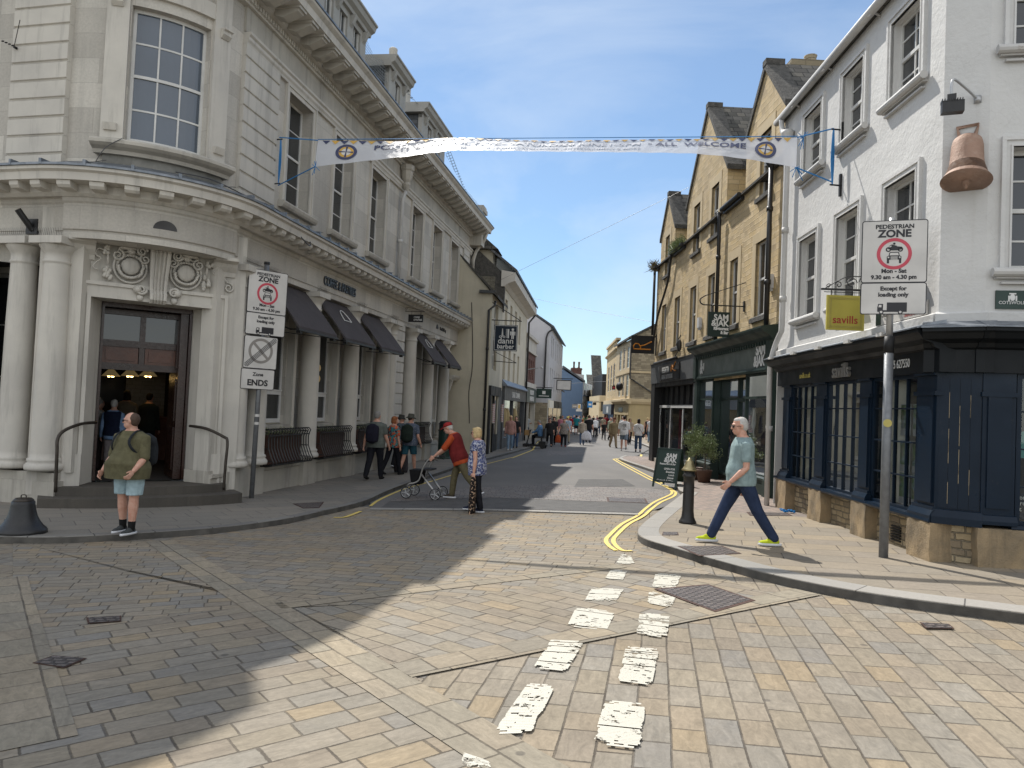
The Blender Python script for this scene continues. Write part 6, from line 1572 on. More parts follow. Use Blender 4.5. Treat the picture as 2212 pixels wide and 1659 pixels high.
block('dark_slate_building', 'tall dark slate hung building behind the tan shops', 600.5, 607, 425, 374, 98, M['char'], wins=((.1, .8, .4, 1.8, 'char'), (.2, .6, 2.8, 3.8, 'glass')))
block('far_tan_building', 'narrow tan stone house with grey sign between the far right buildings', 598.5, 605.5, 425, 395.5, 92, M['cots_dress'], wins=((.2, .7, 1.6, 2.8, 'glass'), (.1, .8, -.2, .9, 'char')))
# brick and stone building, right
Gc = Fr((9.32, 66.5), 3.0, -1)
gb = thing('tan_brick_building', Gc.P(5, 0, -.4), 'tan brick building with tall windows and a flat stone parapet, right side', 'building')
wl = [(1.5, 3.0), (4.6, 6.1), (7.8, 9.3)]
mb = MB(); mb.wall(Gc, [(0, 11.5, 2.6, 8.2)], [(a, b, 3.6, 6.1) for a, b in wl], .2); mb.box(Gc, 11.4, 11.5, -.5, 8.2, -6, 0); mb.build('brick_wall', M['cots'], gb)
simple_windows(Gc, gb, wl, 3.6, 6.1, -.03, cols=2, rows=4)
mb = MB(); mb.prof(Gc, -.1, 11.8, [(-.2, 7.1), (.05, 7.1), (.22, 7.25), (.22, 7.32), (-.2, 7.38)]); mb.box(Gc, -.1, 11.7, 8.1, 8.3, -.3, .12); mb.box(Gc, -.1, 11.7, 2.3, 2.7, -.3, .2); mb.build('stone_cornice', M['cots_dress'], gb)
mb = MB(); mb.box(Gc, .4, 11, 1.35, 2.3, 0, .3); mb.build('navy_fascia', M['navy_far'], gb)
MB().box(Gc, 3.5, 5.5, 1.5, 2.1, .3, .32).build('sign_tile', M['sign_white'], gb)
mb = MB(); mb.box(Gc, 0, .4, -.6, 1.4, -.2, .1); mb.box(Gc, 11, 11.5, -.6, 1.4, -.2, .1); mb.build('shopfront', M['brick'], gb); MB().box(Gc, .4, 11, -.5, 1.35, -.3, -.1).build('shop_glass', M['glass'], gb)
MB().box(Gc, 0.1, 11.4, -.5, 8, -8, -.4).build('core_walls', M['cots_old'], gb)
# stone corner building, right
Hc = Fr((9.25, 58.0), 0.3, -1)
Hs = Fr((9.25, 58.0), 90, 1)
if Hs.n.y > 0: Hs.n = -Hs.n
hb = thing('sandstone_corner_building', (10, 58, -.3), 'three storey sandstone corner building with columns at street level, right side', 'building')
wl = [(.9, 2.1), (3.3, 4.2), (5.3, 6.5)]
mb = MB(); mb.wall(Hc, [(0, 8.4, 2.6, 7.4)], [(a, b, 5.2, 6.9) for a, b in wl] + [(a, b, 2.95, 4.6) for a, b in wl], .2); mb.build('street_wall', M['cots_dress'], hb)
simple_windows(Hc, hb, wl, 5.2, 6.9, -.03, cols=2, rows=4); simple_windows(Hc, hb, wl, 2.95, 4.6, -.03, cols=2, rows=4)
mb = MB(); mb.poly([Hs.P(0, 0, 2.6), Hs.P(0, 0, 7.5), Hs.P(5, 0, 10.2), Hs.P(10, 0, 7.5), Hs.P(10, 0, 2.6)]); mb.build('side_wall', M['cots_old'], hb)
mb = MB(); mb.poly([Hc.P(-.2, .25, 7.4), Hc.P(8.5, .25, 7.4), Hc.P(8.5, -5, 10.3), Hc.P(-.2, -5, 10.3)], (0, 0, .15)); mb.build('roof', M['stoneroof'], hb)
mb = MB(); mb.prof(Hc, -.3, 8.5, [(-.1, 2.3), (.15, 2.3), (.35, 2.5), (.35, 2.66), (-.1, 2.75)]); mb.prof(Hs, -.2, 10, [(-.1, 2.3), (.15, 2.3), (.25, 2.5), (.25, 2.66), (-.1, 2.75)]); mb.box(Hc, 0, 8.4, 4.75, 4.9, 0, .06); mb.box(Hs, 0, 9, 4.75, 4.9, 0, .06); mb.build('string_course', M['cots_dress'], hb)
mb = MB(); mb.box(Hc, 0, 8.4, 1.4, 2.3, -.3, .05); mb.box(Hs, 0, 10, -.5, 2.3, -.4, .05)
for u in (0, 1.9, 4.0, 6.1, 7.9): mb.box(Hc, u, u + .45, -.5, 1.45, -.3, .04)
mb.build('ground_floor', M['sandy'], hb)
MB().box(Hc, 0, 8.4, -.5, 1.4, -.4, -.2).build('ground_glazing', M['glass'], hb)
text('BARCLAYS', .5, M['dark_letter'], hb, 'lettering', fr_fn(Hc, 4.2, 1.65, .06, -1), .02, cond=.8, bold=.01) if False else MB().box(Hc, 3.0, 5.4, 1.65, 2.0, .05, .08).build('name_letters', M['dark_letter'], hb)
mb = MB(); mb.box(Hs, 2.4, 3.4, -.3, 1.45, .05, .09); mb.build('poster_frame', M['brick'], hb)
MB().box(Hs, 2.5, 3.3, .3, 1.35, .09, .1).build('poster_pane', M['cots_dress'], hb)
pipe(hb, [Hs.P(-.05, .12, 7.3), Hs.P(-.05, .12, 4.3), Hs.P(.3, .12, 4.1)], .06, M['black_iron']); pipe(hb, [Hs.P(.3, .12, 4.1), Hs.P(3.3, .12, 2.3)], .06, M['coping'])
MB().box(Hc, .1, 8.3, -.5, 7.2, -9, -.4).build('core_walls', M['cots_old'], hb)
MB().ell(Hc.P(2.6, .45, 3.7), .3, .45, .35).build('wall_lamp', M['char'], hb)
# ================================================================== STREET SIGNS
def disc(mb, fn, cx, cy, r0, r1, z0, z1, n=40):
    vs = []
    for k in range(n):
        a = 2 * math.pi * k / n
        for r, z in ((r0, z0), (r1, z0), (r1, z1), (r0, z1)): vs.append(fn(cx + r * math.cos(a), cy + r * math.sin(a), z))
    fs = []
    for k in range(n):
        j = (k + 1) % n
        for i in range(4): fs.append([k * 4 + i, k * 4 + (i + 1) % 4, j * 4 + (i + 1) % 4, j * 4 + i])
    mb.add(vs, fs)
def flat(mb, fn, pts, z0=.0, z1=.002):
    n = len(pts)
    mb.add([fn(x, y, z0) for x, y in pts] + [fn(x, y, z1) for x, y in pts], [list(range(n))[::-1], [n + i for i in range(n)]] + [[i, (i + 1) % n, n + (i + 1) % n, n + i] for i in range(n)])
def rrect(w, h, r, cx=0, cy=0, n=5):
    L = []
    for qx, qy, a0 in ((1, 1, 0), (-1, 1, 90), (-1, -1, 180), (1, -1, 270)):
        for k in range(n + 1):
            a = rad(a0 + 90 * k / n); L.append((cx + qx * (w / 2 - r) + r * math.cos(a), cy + qy * (h / 2 - r) + r * math.sin(a)))
    return L
def plate(par, fn, w, h, cy, name='plate'):
    mb = MB(); flat(mb, fn, rrect(w, h, .03, 0, cy), -.008, 0); o = mb.build(name, M['sign_black'], par)
    mb = MB(); flat(mb, fn, rrect(w - .022, h - .022, .022, 0, cy), 0, .002); mb.build('face', M['sign_white'], o)
    mb = MB(); flat(mb, fn, rrect(w - .04, h - .04, .02, 0, cy), -.012, -.009); mb.build('back_plate', M['sign_back'], o)
    return o
def cyc(cx, cy, r, n=16): return [(cx + r * math.cos(2 * math.pi * k / n), cy + r * math.sin(2 * math.pi * k / n)) for k in range(n)]
def zone_face(par, fn0, s=1.0):
    fn = lambda x, y, z: fn0(x * s, y * s, z)
    o = plate(par, fn, .745, .79, -.395); o2 = plate(par, fn, .745, .40, -.988)
    K = M['sign_black']
    T = lambda t, y, sz, cond, bold=.003, p=o: text(t, sz, K, p, 'sign_lettering', lambda a, b, c: fn(a, y + b, .003 + c), .002, cond=cond, bold=bold)
    T('PEDESTRIAN', -.105, .072, 1.08, .0025); T('ZONE', -.212, .128, 1.06, .005)
    T('Mon - Sat', -.665, .072, 1.0, .003); T('9.30 am - 4.30 pm', -.742, .070, 1.0, .003)
    T('Except for', -.885, .070, 1.0, .003, o2); T('loading only', -.962, .070, 1.0, .003, o2)
    mb = MB(); disc(mb, fn, 0, -.425, .158, .198, .002, .005); mb.build('red_ring', M['sign_red'], o)
    mb = MB(); cy = -.425
    for x in (-.066, .068): disc(mb, fn, x, cy + .055, .016, .031, .002, .004, 18)
    flat(mb, fn, [(-.075, cy + .065), (-.035, cy + .09), (.0, cy + .085), (.03, cy + .093), (.085, cy + .085), (.10, cy + .06), (.07, cy + .05), (.03, cy + .042), (-.03, cy + .042)], .002, .004)
    flat(mb, fn, [(-.03, cy + .085), (-.035, cy + .105), (-.02, cy + .115), (.03, cy + .10), (.025, cy + .085)], .002, .0042); flat(mb, fn, cyc(-.002, cy + .128, .014), .002, .0043)
    flat(mb, fn, [(-.02, cy + .118), (-.045, cy + .10), (-.06, cy + .09), (-.06, cy + .098), (-.03, cy + .118)], .002, .0041)
    # car front
    flat(mb, fn, [(-.082, cy - .075), (-.082, cy - .035), (-.062, cy - .022), (-.055, cy + .015), (-.04, cy + .024), (.04, cy + .024), (.055, cy + .015), (.062, cy - .022), (.082, cy - .035), (.082, cy - .075)], .002, .004)
    for sx in (-1, 1): flat(mb, fn, rrect(.026, .05, .004, sx * .068, cy - .095), .002, .004)
    mb.build('pictogram', K, o)
    mb = MB(); flat(mb, fn, [(-.052, cy - .02), (-.043, cy + .012), (.043, cy + .012), (.052, cy - .02)], .004, .0048)
    for sx in (-1, 1): flat(mb, fn, cyc(sx * .064, cy - .045, .010), .004, .0048)
    for k in range(4): flat(mb, fn, rrect(.08, .006, .002, 0, cy - .038 - k * .012), .004, .0048)
    mb.build('pictogram_detail', M['sign_white'], o)
    mb = MB(); cy = -1.10
    flat(mb, fn, rrect(.225, .105, .002, .045, cy + .01), .002, .004); flat(mb, fn, [(-.175, cy - .045), (-.175, cy + .0), (-.165, cy + .045), (-.11, cy + .045), (-.11, cy - .045)], .002, .004); flat(mb, fn, rrect(.33, .022, .002, -.008, cy - .045), .002, .0041)
    for x in (-.13, .085): flat(mb, fn, cyc(x, cy - .058, .027), .002, .0045)
    mb.build('lorry_pictogram', K, o2)
    mb = MB(); flat(mb, fn, [(-.162, cy + .002), (-.156, cy + .032), (-.128, cy + .032), (-.128, cy + .002)], .0045, .005)
    for x in (-.13, .085): flat(mb, fn, cyc(x, cy - .058, .015), .0045, .0052)
    mb.build('pictogram_detail', M['sign_white'], o2)
    return o
# right sign
pr_ = at(883.5, 551, 8.85); topz = at(888, 218, pr_.y).z
rs = thing('road_sign', pr_, 'pedestrian zone sign plate on the grey pole beside the navy shopfront', 'road sign', 'pedestrian zone signs')
mb = MB(); mb.tube([pr_ + Vector((0, 0, -.1)), pr_ + Vector((0.0, 0, 2.55))], .052, 14); mb.build('pole', M['grey_metal'], rs, smooth=True)
mb = MB(); mb.tube([pr_ + Vector((0, 0, 2.45)), Vector((pr_.x, pr_.y, topz))], .038, 14); mb.build('upper_pole', M['light_metal'], rs, smooth=True)
mb = MB(); mb.tube([pr_ + Vector((0, 0, 2.36)), pr_ + Vector((0, 0, 2.56))], .056, 14); mb.build('collar', M['char'], rs, smooth=True)
ex = Vector((math.sin(rad(109)), math.cos(rad(109)), 0)); en = Vector((ex.y, -ex.x, 0))
if en.y > 0: en = -en
c_ = at(897.3, 300, pr_.y); c_.z = at(899, 220.5, pr_.y - .05).z
zone_face(rs, lambda x, y, z: Vector((pr_.x, pr_.y, 0)) + en * (.055 + z) + ex * (x + .02) + Vector((0, 0, c_.z + y)), .955)
mb = MB(); mb.bx(pr_ + Vector((0, 0, topz - pr_.z - .30)) + en * .03, .30, .03, .03, math.atan2(ex.y, ex.x)); mb.bx(pr_ + Vector((0, 0, topz - pr_.z - .95)) + en * .03, .30, .03, .03, math.atan2(ex.y, ex.x)); mb.build('bracket', M['light_metal'], rs)
mb = MB(); mb.tube([pr_ + en * .05 + Vector((0, 0, 1.52)), pr_ + en * .056 + Vector((0, 0, 1.52))], .048, 16); mb.build('round_sticker', M['gold_letter'], rs)
# left sign
pl_ = D(543, 1076, .08)
ls = thing('road_sign', pl_, 'pedestrian zone sign with zone ends plates on the grey pole beside the stone columns', 'road sign', 'pedestrian zone signs')
tp_ = at(577 / 2.16, 566 / 2.16, pl_.y)
tilt = Vector((tp_.x - pl_.x, 0, tp_.z - pl_.z)).normalized()
PT = lambda h: pl_ + tilt * h
Hh = (tp_ - pl_).length
mb = MB(); mb.tube([PT(-.1), PT(Hh - .05)], .046, 14); mb.build('pole', M['grey_metal'], ls, smooth=True)
mb = MB(); mb.tube([PT(Hh - .05), PT(Hh)], .055, 14); mb.build('pole_cap', M['black_iron'], ls, smooth=True)
ex2 = Vector((math.sin(rad(48)), math.cos(rad(48)), 0)); ex2 = (ex2 - tilt * ex2.dot(tilt)).normalized(); en2 = ex2.cross(tilt)
if en2.y > 0: en2 = -en2
tl_ = at(270.8, 270.8, pl_.y - .03); h0 = (tl_ - pl_).dot(tilt)
fnL = lambda x, y, z: PT(h0 + y) + en2 * (.05 + z) + ex2 * (x + .03)
sL = 1.05
zone_face(ls, fnL, sL)
o = plate(ls, lambda x, y, z: fnL(x - .06, y, z), .66, .62, -1.58)
fe = lambda x, y, z: fnL(x - .06, y, z)
mb = MB(); disc(mb, fe, 0, -1.55, .19, .24, .002, .004)
for a, b in (((-.15, -1.40), (.15, -1.70)),):
    flat(mb, fe, [(a[0] - .018, a[1] - .018), (a[0] + .018, a[1] + .018), (b[0] + .018, b[1] + .018), (b[0] - .018, b[1] - .018)], .002, .0045)
mb.build('no_waiting_symbol', M['sign_grey'], o)
mb = MB()
for k in range(4):
    d_ = (k - 1.5) * .034
    flat(mb, fe, [(-.31 + max(0, d_), -1.86 - min(0, 0) + (0 - d_ if d_ < 0 else 0)), (-.31 + max(0, d_) + .016, -1.86 + (0 - d_ if d_ < 0 else 0)), (.31 + min(0, d_) * 1, -1.29 - max(0, d_)), (.31 + min(0, d_) - .016, -1.29 - max(0, d_))], .0045, .0062)
mb.build('end_stripes', M['sign_black'], o)
o = plate(ls, lambda x, y, z: fnL(x - .085, y, z), .66, .39, -2.09)
text('Zone', .095, M['sign_black'], o, 'sign_lettering', lambda a, b, c: fnL(a - .085, -2.03 + b, .003 + c), .002, bold=.003)
text('ENDS', .155, M['sign_black'], o, 'sign_lettering', lambda a, b, c: fnL(a - .085, -2.21 + b, .003 + c), .002, cond=1.05, bold=.006)
for z in (1.55, 1.40): MB().tube([PT(z) + en2 * .01, PT(z + .05) + en2 * .01], .048, 12).build('sticker', M['sign_white'], ls)

# hanging signs
def fr_plane(fr, u, s_=1): return lambda x, y, z: fr.P(u - z * s_, x, y)      # x = outwards, y = height, z towards camera
def hang(fr, u, w0, w1, z0, z1, name, label, mat, frame=None, s_=1):
    t = thing(name, fr.P(u, 0, z1), label, 'hanging sign', 'hanging shop signs')
    mb = MB(); mb.box(fr, u - .02, u + .02, z0, z1, w0, w1); o = mb.build('board', mat, t)
    return t, o
# estate agent
t, o = hang(W, 1.2, .12, .64, 2.93, 3.42, 'hanging_shop_sign', 'square mustard yellow hanging sign beside the right road sign', M['yellow_sign'])
for d0, d1 in ((.03, .04), (.05, .058)):
    mb = MB(); mb.box(W, 1.175, 1.182, 2.93 + d0, 2.93 + d1, .12 + d0, .64 - d0); mb.box(W, 1.175, 1.182, 3.42 - d1, 3.42 - d0, .12 + d0, .64 - d0); mb.box(W, 1.175, 1.182, 2.93 + d0, 3.42 - d0, .12 + d0, .12 + d1); mb.box(W, 1.175, 1.182, 2.93 + d0, 3.42 - d0, .64 - d1, .64 - d0); mb.build('raised_border', M['gold_letter'], o)
text('savills', .155, M['red_letter'], o, 'sign_lettering', lambda x, y, z: W.P(1.179 - z, .385 - x, 3.025 + y), .003, bold=.001)
mb = MB(); mb.box(W, 1.18, 1.22, 3.49, 3.515, 0, .72); mb.tube([W.P(1.2, .18, 3.42), W.P(1.2, .18, 3.50)], .007, 5); mb.tube([W.P(1.2, .58, 3.42), W.P(1.2, .58, 3.50)], .007, 5); mb.tube([W.P(1.2, .15, 3.465), W.P(1.2, .68, 3.465)], .006, 5)
def scr(c, r, a0, turns, sg): return [W.P(1.2, c[0] + r * (1 - .75 * k / 14) * math.cos(a0 + sg * turns * 6.28 * k / 14), c[1] + r * (1 - .75 * k / 14) * math.sin(a0 + sg * turns * 6.28 * k / 14)) for k in range(15)]
for c, r, a0, sg in (((.10, 3.62), .10, 0, 1), ((.30, 3.60), .08, 3.1, -1), ((.48, 3.57), .05, 0, 1), ((.62, 3.55), .035, 3, -1), ((.05, 3.76), .05, 0, 1)): mb.tube(scr(c, r, a0, 1.2, sg), .007, 5)
mb.tube(smooth_pts([W.P(1.2, .02, 3.75), W.P(1.2, .15, 3.70), W.P(1.2, .35, 3.69), W.P(1.2, .5, 3.62), W.P(1.2, .66, 3.52)], 4), .008, 5); mb.box(W, 1.18, 1.22, 3.40, 3.85, 0, .012)
mb.build('scrolled_bracket', M['black_iron'], t)
# restaurant
t, o = hang(S, 2.08, .36, .88, 3.56, 4.16, 'hanging_shop_sign', 'dark green square restaurant sign hanging from a long iron rod', M['green_shop'])
for s_, y, sz in (('SAM', 3.96, .20), ('&JAK', 3.82, .20), ('Restaurant', 3.725, .10), ('& Bar', 3.63, .10)):
    text(s_, sz, M['white_letter'], o, 'sign_lettering', lambda a, b, c, y=y: S.P(2.058 - c, .39 - a, y + b) if False else S.P(2.058 - c, .385 + (0 - a), y + b), .003, align='RIGHT', cond=.95 if sz > .15 else .82, bold=.006)
mb = MB(); mb.tube([S.P(2.08, 0, 4.32), S.P(2.08, 1.0, 4.32)] , .016, 6); mb.tube(smooth_pts([S.P(2.08, 1.0, 4.32), S.P(2.08, 1.07, 4.36), S.P(2.08, 1.09, 4.45), S.P(2.08, 1.0, 4.52), S.P(2.08, .95, 4.55)], 4), .016, 6)
mb.tube([S.P(2.08, .95, 4.55), S.P(2.05, .0, 4.90)], .010, 5); mb.box(S, 2.05, 2.11, 4.2, 4.45, 0, .03)
for w in (.45, .8): mb.tube([S.P(2.08, w, 4.16), S.P(2.08, w, 4.32)], .008, 5)
mb.build('iron_bracket', M['black_iron'], t)
# outdoor shop R
t, o = hang(S, 11.9, .08, .95, 3.86, 4.50, 'hanging_shop_sign', 'charcoal sign with one sideways orange letter at the end of the stone building', M['char'])
f_ = lambda x, y: S.P(11.877, x, y)
mb = MB(); mb.tube([f_(.22, 4.02), f_(.85, 4.02), f_(.86, 4.14), f_(.80, 4.22), f_(.68, 4.22), f_(.60, 4.12), f_(.60, 4.02)], .022, 4); mb.tube([f_(.62, 4.14), f_(.45, 4.18), f_(.18, 4.32)], .022, 4); mb.build('orange_letter', M['orange'], o)
mb = MB(); mb.box(S, 11.87, 11.93, 4.48, 4.53, 0, .95); mb.box(S, 11.86, 11.94, 3.8, 4.6, 0, .03); mb.build('bracket', M['char'], t)
# barber
t, o = hang(A, .08, .12, 1.10, 3.95, 5.02, 'hanging_shop_sign', 'square navy barber sign with scissors, comb and figure symbols', M['navy'])
fb = lambda x, y: A.P(.058, .12 + x, 3.95 + y)
fbn = lambda x, y, z: A.P(.058 - z, .12 + x, 3.95 + y)
mb = MB()
for a, b in (((.03, .03), (.95, .03)), ((.95, .03), (.95, 1.04)), ((.95, 1.04), (.03, 1.04)), ((.03, 1.04), (.03, .03))): mb.tube([fb(*a), fb(*b)], .010, 4)
mb.tube([fb(.33, .58), fb(.35, .92)], .016, 4); mb.tube([fb(.38, .58), fb(.35, .92)], .016, 4); disc(mb, fbn, .27, .58, .03, .05, 0, .004, 14); disc(mb, fbn, .42, .58, .03, .05, 0, .004, 14)
flat(mb, fbn, rrect(.06, .38, .01, .60, .72), 0, .004)
for k in range(10): flat(mb, fbn, rrect(.07, .014, .002, .53, .55 + k * .038), 0, .004)
flat(mb, fbn, cyc(.78, .89, .05), 0, .004); flat(mb, fbn, rrect(.12, .16, .03, .78, .74), 0, .004); flat(mb, fbn, rrect(.045, .2, .02, .75, .60), 0, .004); flat(mb, fbn, rrect(.045, .2, .02, .81, .60), 0, .004)
for x in (.69, .87): flat(mb, fbn, rrect(.035, .16, .015, x, .73), 0, .0045)
mb.build('white_symbols', M['white_letter'], o)
text('dann', .34, M['white_letter'], o, 'sign_lettering', lambda x, y, z: fbn(.50 + x, .31 + y, z), .004, bold=.004)
text('barber', .26, M['white_letter'], o, 'sign_lettering', lambda x, y, z: fbn(.50 + x, .10 + y, z), .004, bold=.004)
mb = MB(); mb.tube([A.P(.08, 0, 5.22), A.P(.08, 1.25, 5.20)], .022, 6); mb.tube([A.P(.08, 0, 5.95), A.P(.08, 1.2, 5.22)], .02, 6)
for w in (.3, .9): mb.tube([A.P(.08, w, 5.0), A.P(.08, w, 5.2)], .01, 5)
mb.build('bracket', M['black_iron'], t)
t = thing('sign_bracket', A.P(.6, 0, 3.6), 'empty black iron sign bracket below the navy barber sign', 'bracket')
mb = MB(); mb.tube([A.P(.6, .1, 3.55), A.P(.6, 1.05, 3.5)], .016, 5); mb.tube([A.P(.6, .1, 3.95), A.P(.6, 1.05, 3.5)], .012, 5); mb.tube([A.P(.6, .1, 3.35), A.P(.6, .1, 4.0)], .014, 5); mb.build('iron_frame', M['black_iron'], t)
# coffee sign
t, o = hang(BK, 8.75, .18, .66, 4.22, 4.46, 'hanging_shop_sign', 'small charcoal coffee and pastries sign on a scrolled bracket', M['char'])
for s_, y in (('COFFEE', 4.345), ('& PASTRIES', 4.265)): text(s_, .078, M['white_letter'], o, 'sign_lettering', lambda a, b, c, y=y: BK.P(8.728 - c, .36 + a, y + b), .003, align='LEFT', cond=.72, bold=.001)
mb = MB(); mb.tube([BK.P(8.75, 0, 4.56), BK.P(8.75, .72, 4.56)], .010, 5); mb.box(BK, 8.73, 8.77, 4.35, 4.72, 0, .02); mb.tube(smooth_pts([BK.P(8.75, .02, 4.70), BK.P(8.75, .3, 4.66), BK.P(8.75, .68, 4.58)], 3), .007, 5)
mb.tube([BK.P(8.75, .09 + .05 * (1 - k / 16) * math.cos(k * .6), 4.62 + .05 * (1 - k / 16) * math.sin(k * .6)) for k in range(15)], .006, 4)
for w in (.28, .58): mb.tube([BK.P(8.75, w, 4.46), BK.P(8.75, w, 4.56)], .006, 4)
mb.build('scrolled_bracket', M['black_iron'], t)
# far signs
t, o = hang(C, 5.2, .2, 1.25, 2.35, 3.0, 'hanging_shop_sign', 'dark green hanging sign with a white square beside the brick shop', M['deep_green'])
mb = MB(); f_ = lambda x, y, z: C.P(5.178 - z, x, y); flat(mb, f_, rrect(.22, .22, .01, .72, 2.74), 0, .004); flat(mb, f_, rrect(.7, .05, .01, .72, 2.5), 0, .004); mb.build('white_square', M['white_letter'], o)
MB().tube([C.P(5.2, 0, 3.08), C.P(5.2, 1.3, 3.08)], .03, 5).build('bracket', M['black_iron'], t)
t, o = hang(Df, 5.0, .3, 1.35, 3.15, 3.85, 'hanging_shop_sign', 'white hanging sign in a black frame on the grey white building', M['sign_white'])
mb = MB(); f_ = lambda x, y: Df.P(4.97, x, y)
for a, b in (((.28, 3.13), (1.37, 3.13)), ((1.37, 3.13), (1.37, 3.87)), ((1.37, 3.87), (.28, 3.87)), ((.28, 3.87), (.28, 3.13)), ((0, 4.0), (1.5, 4.0))): mb.tube([f_(*a), f_(*b)], .03, 4)
mb.build('frame', M['black_iron'], t)
text('EST', .22, M['grey_letter'], o, 'sign_lettering', lambda x, y, z: Df.P(4.97 - z, .82 + x, 3.42 + y), .004) if False else None
def farsign(name, label, px0, px1, py0, py1, Y, mat, det=None):
    a, b = at(px0, py1, Y), at(px1, py0, Y); t = thing(name, a, label, 'hanging sign' if 'banner' not in name else 'banner', 'signs down the far street')
    mb = MB(); c = (a + b) / 2; mb.bx(c, abs(b.x - a.x), .06, abs(b.z - a.z)); o = mb.build('board', M[mat], t)
    mb = MB(); mb.bx(Vector((c.x + abs(b.x - a.x) * .5 + .2, Y, b.z + .05)), abs(b.x - a.x) + .6, .05, .05); mb.build('bracket', M['black_iron'], t)
    if det: mb = MB(); mb.bx(c - Vector((0, .04, 0)), abs(b.x - a.x) * det[1], .02, abs(b.z - a.z) * det[2]); mb.build('emblem', M[det[0]], o)
    return t
farsign('blue_banner', 'bright blue sign projecting far down the street', 587.5, 592.5, 401.5, 407.5, 92, 'rope', ('white_letter', .6, .3))
farsign('dark_sign', 'small dark sign right of the bright blue one', 592.8, 596.3, 402.5, 405, 90, 'char')
farsign('red_logo_sign', 'black sign with a red round logo on the tan brick building', 612.0, 615.7, 385.8, 389.6, 67, 'char', ('sign_red', .55, .5))
farsign('yellow_sign', 'white sign with a yellow stripe above the distant crowd', 577.5, 580.8, 404, 409.3, 88, 'sign_white', ('banner_gold', .6, .6))
farsign('grey_sign', 'pale grey board left of the yellow striped sign', 572.0, 577.3, 404.5, 408.2, 90, 'sign_grey', ('sign_white', .7, .15))
farsign('white_sign', 'low white board under the yellow striped sign', 576, 582, 409.5, 411.3, 88, 'sign_white')
# wall lamp with swan neck on brick building
t = thing('street_wall_lamp', C.P(1.2, 0, 4.6), 'small pale street lamp projecting from the brick shop', 'street lamp')
mb = MB(); mb.tube([C.P(.2, 0, 4.0), C.P(.2, .8, 4.15)], .035, 5); mb.build('arm', M['light_metal'], t); MB().ell(C.P(.2, 1.0, 4.17), .09, .35, .07).build('lamp_head', M['white_plastic'], t)

# ================================================================== STREET FURNITURE
# black bollard with brass bell head
bo = D(1485, 1130, .08)
t = thing('bollard', bo, 'tall black iron bollard with a brass bell shaped head by the yellow lines', 'bollard')
mb = MB(); mb.lathe((0, 0, 0), [(.135, 0), (.135, .03), (.12, .05), (.098, .10), (.088, .2), (.084, .60), (.084, .72), (.10, .725), (.10, .75), (.086, .76), (.086, .86)], 24); mb.build('post', M['black_iron'], t, smooth=True, local=True)
mb = MB(); mb.lathe((0, 0, .82), [(.115, 0), (.118, .015), (.10, .035), (.078, .075), (.062, .12), (.055, .15), (.03, .165), (.02, .19), (.001, .2)], 24); mb.build('bell_cap', M['brass'], t, smooth=True, local=True)
# squat bell shaped bollard at left
bp_ = G(*Q(0, 2, 185, 1285), .08)
t = thing('bell_bollard', bp_, 'squat dark bell shaped bollard at the left edge of the pavement', 'bollard')
mb = MB(); mb.lathe((0, 0, 0), [(.285, 0), (.285, .035), (.27, .06), (.24, .085), (.20, .14), (.165, .21), (.145, .29), (.132, .36), (.13, .395), (.115, .405)], 32); mb.build('body', M['black_iron'], t, smooth=True, local=True)
mb = MB(); mb.lathe((0, 0, .395), [(.115, 0), (.118, .02), (.09, .045), (.001, .05)], 24); mb.tube(smooth_pts([Vector((-.03, 0, .43)), Vector((-.028, 0, .475)), Vector((.028, 0, .475)), Vector((.03, 0, .43))], 4), .007, 6); mb.build('lid', M['brown_iron'], t, smooth=True, local=True)
# A board
a0, a1 = D(1413, 1047, .02), D(1461, 1056, .02)
a0 = Vector((3.30, a1.y + .30, a1.z))
a0 = at(1413 / 2.16, 430, a1.y + .35); a0.z = a1.z
ux = (a1 - a0); wA = ux.length; ux.normalize(); uy = Vector((-ux.y, ux.x, 0))
t = thing('pavement_board', (a0 + a1) / 2, 'dark green restaurant A board standing at the kerb by the bollard', 'A-board')
hA = at(1440 / 2.16, 969 / 2.16, a1.y + .15).z - a1.z
for s_, nm in ((0, 'front_panel'), (1, 'rear_panel')):
    f_ = (lambda x, y, z: a0 + ux * x + uy * (.30 - .30 * (1 - y / hA) - z) + Vector((0, 0, y))) if s_ == 0 else (lambda x, y, z: a0 + ux * x + uy * (.30 + .36 * (1 - y / hA) + z) + Vector((0, 0, y)))
    mb = MB(); flat(mb, f_, [(0, .12), (wA, .12), (wA, hA), (0, hA)], 0, .02)
    for x in (0, wA - .05): flat(mb, f_, [(x, 0), (x + .05, 0), (x + .05, .12), (x, .12)], 0, .02)
    o = mb.build(nm, M['deep_green'], t)
    if s_ == 0:
        mb = MB()
        for pts in ([(0, .12), (.04, .12), (.04, hA), (0, hA)], [(wA - .04, .12), (wA, .12), (wA, hA), (wA - .04, hA)], [(.04, .12), (wA - .04, .12), (wA - .04, .17), (.04, .17)], [(.04, hA - .05), (wA - .04, hA - .05), (wA - .04, hA), (.04, hA)]): flat(mb, f_, pts, .02, .032)
        mb.build('frame', M['green_shop'], o)
        for s2, y, sz in (('SAM', hA - .23, .15), ('&JAK', hA - .335, .15), ('Restaurant & Bar', hA - .40, .062), ('OPEN FOR', hA - .52, .062), ('Breakfast', hA - .59, .062), ('Lunch', hA - .66, .062), ('Dinner', hA - .73, .062), ('Cocktails & Wine', hA - .80, .062), ('samandjak.com', hA - .89, .05)):
            text(s2, sz, M['white_letter'], o, 'board_lettering', lambda x, yy, z, y=y: f_(wA - .10 + x, y + yy, .022 + z), .003, align='RIGHT', bold=.002 if sz < .1 else .006, cond=.95)
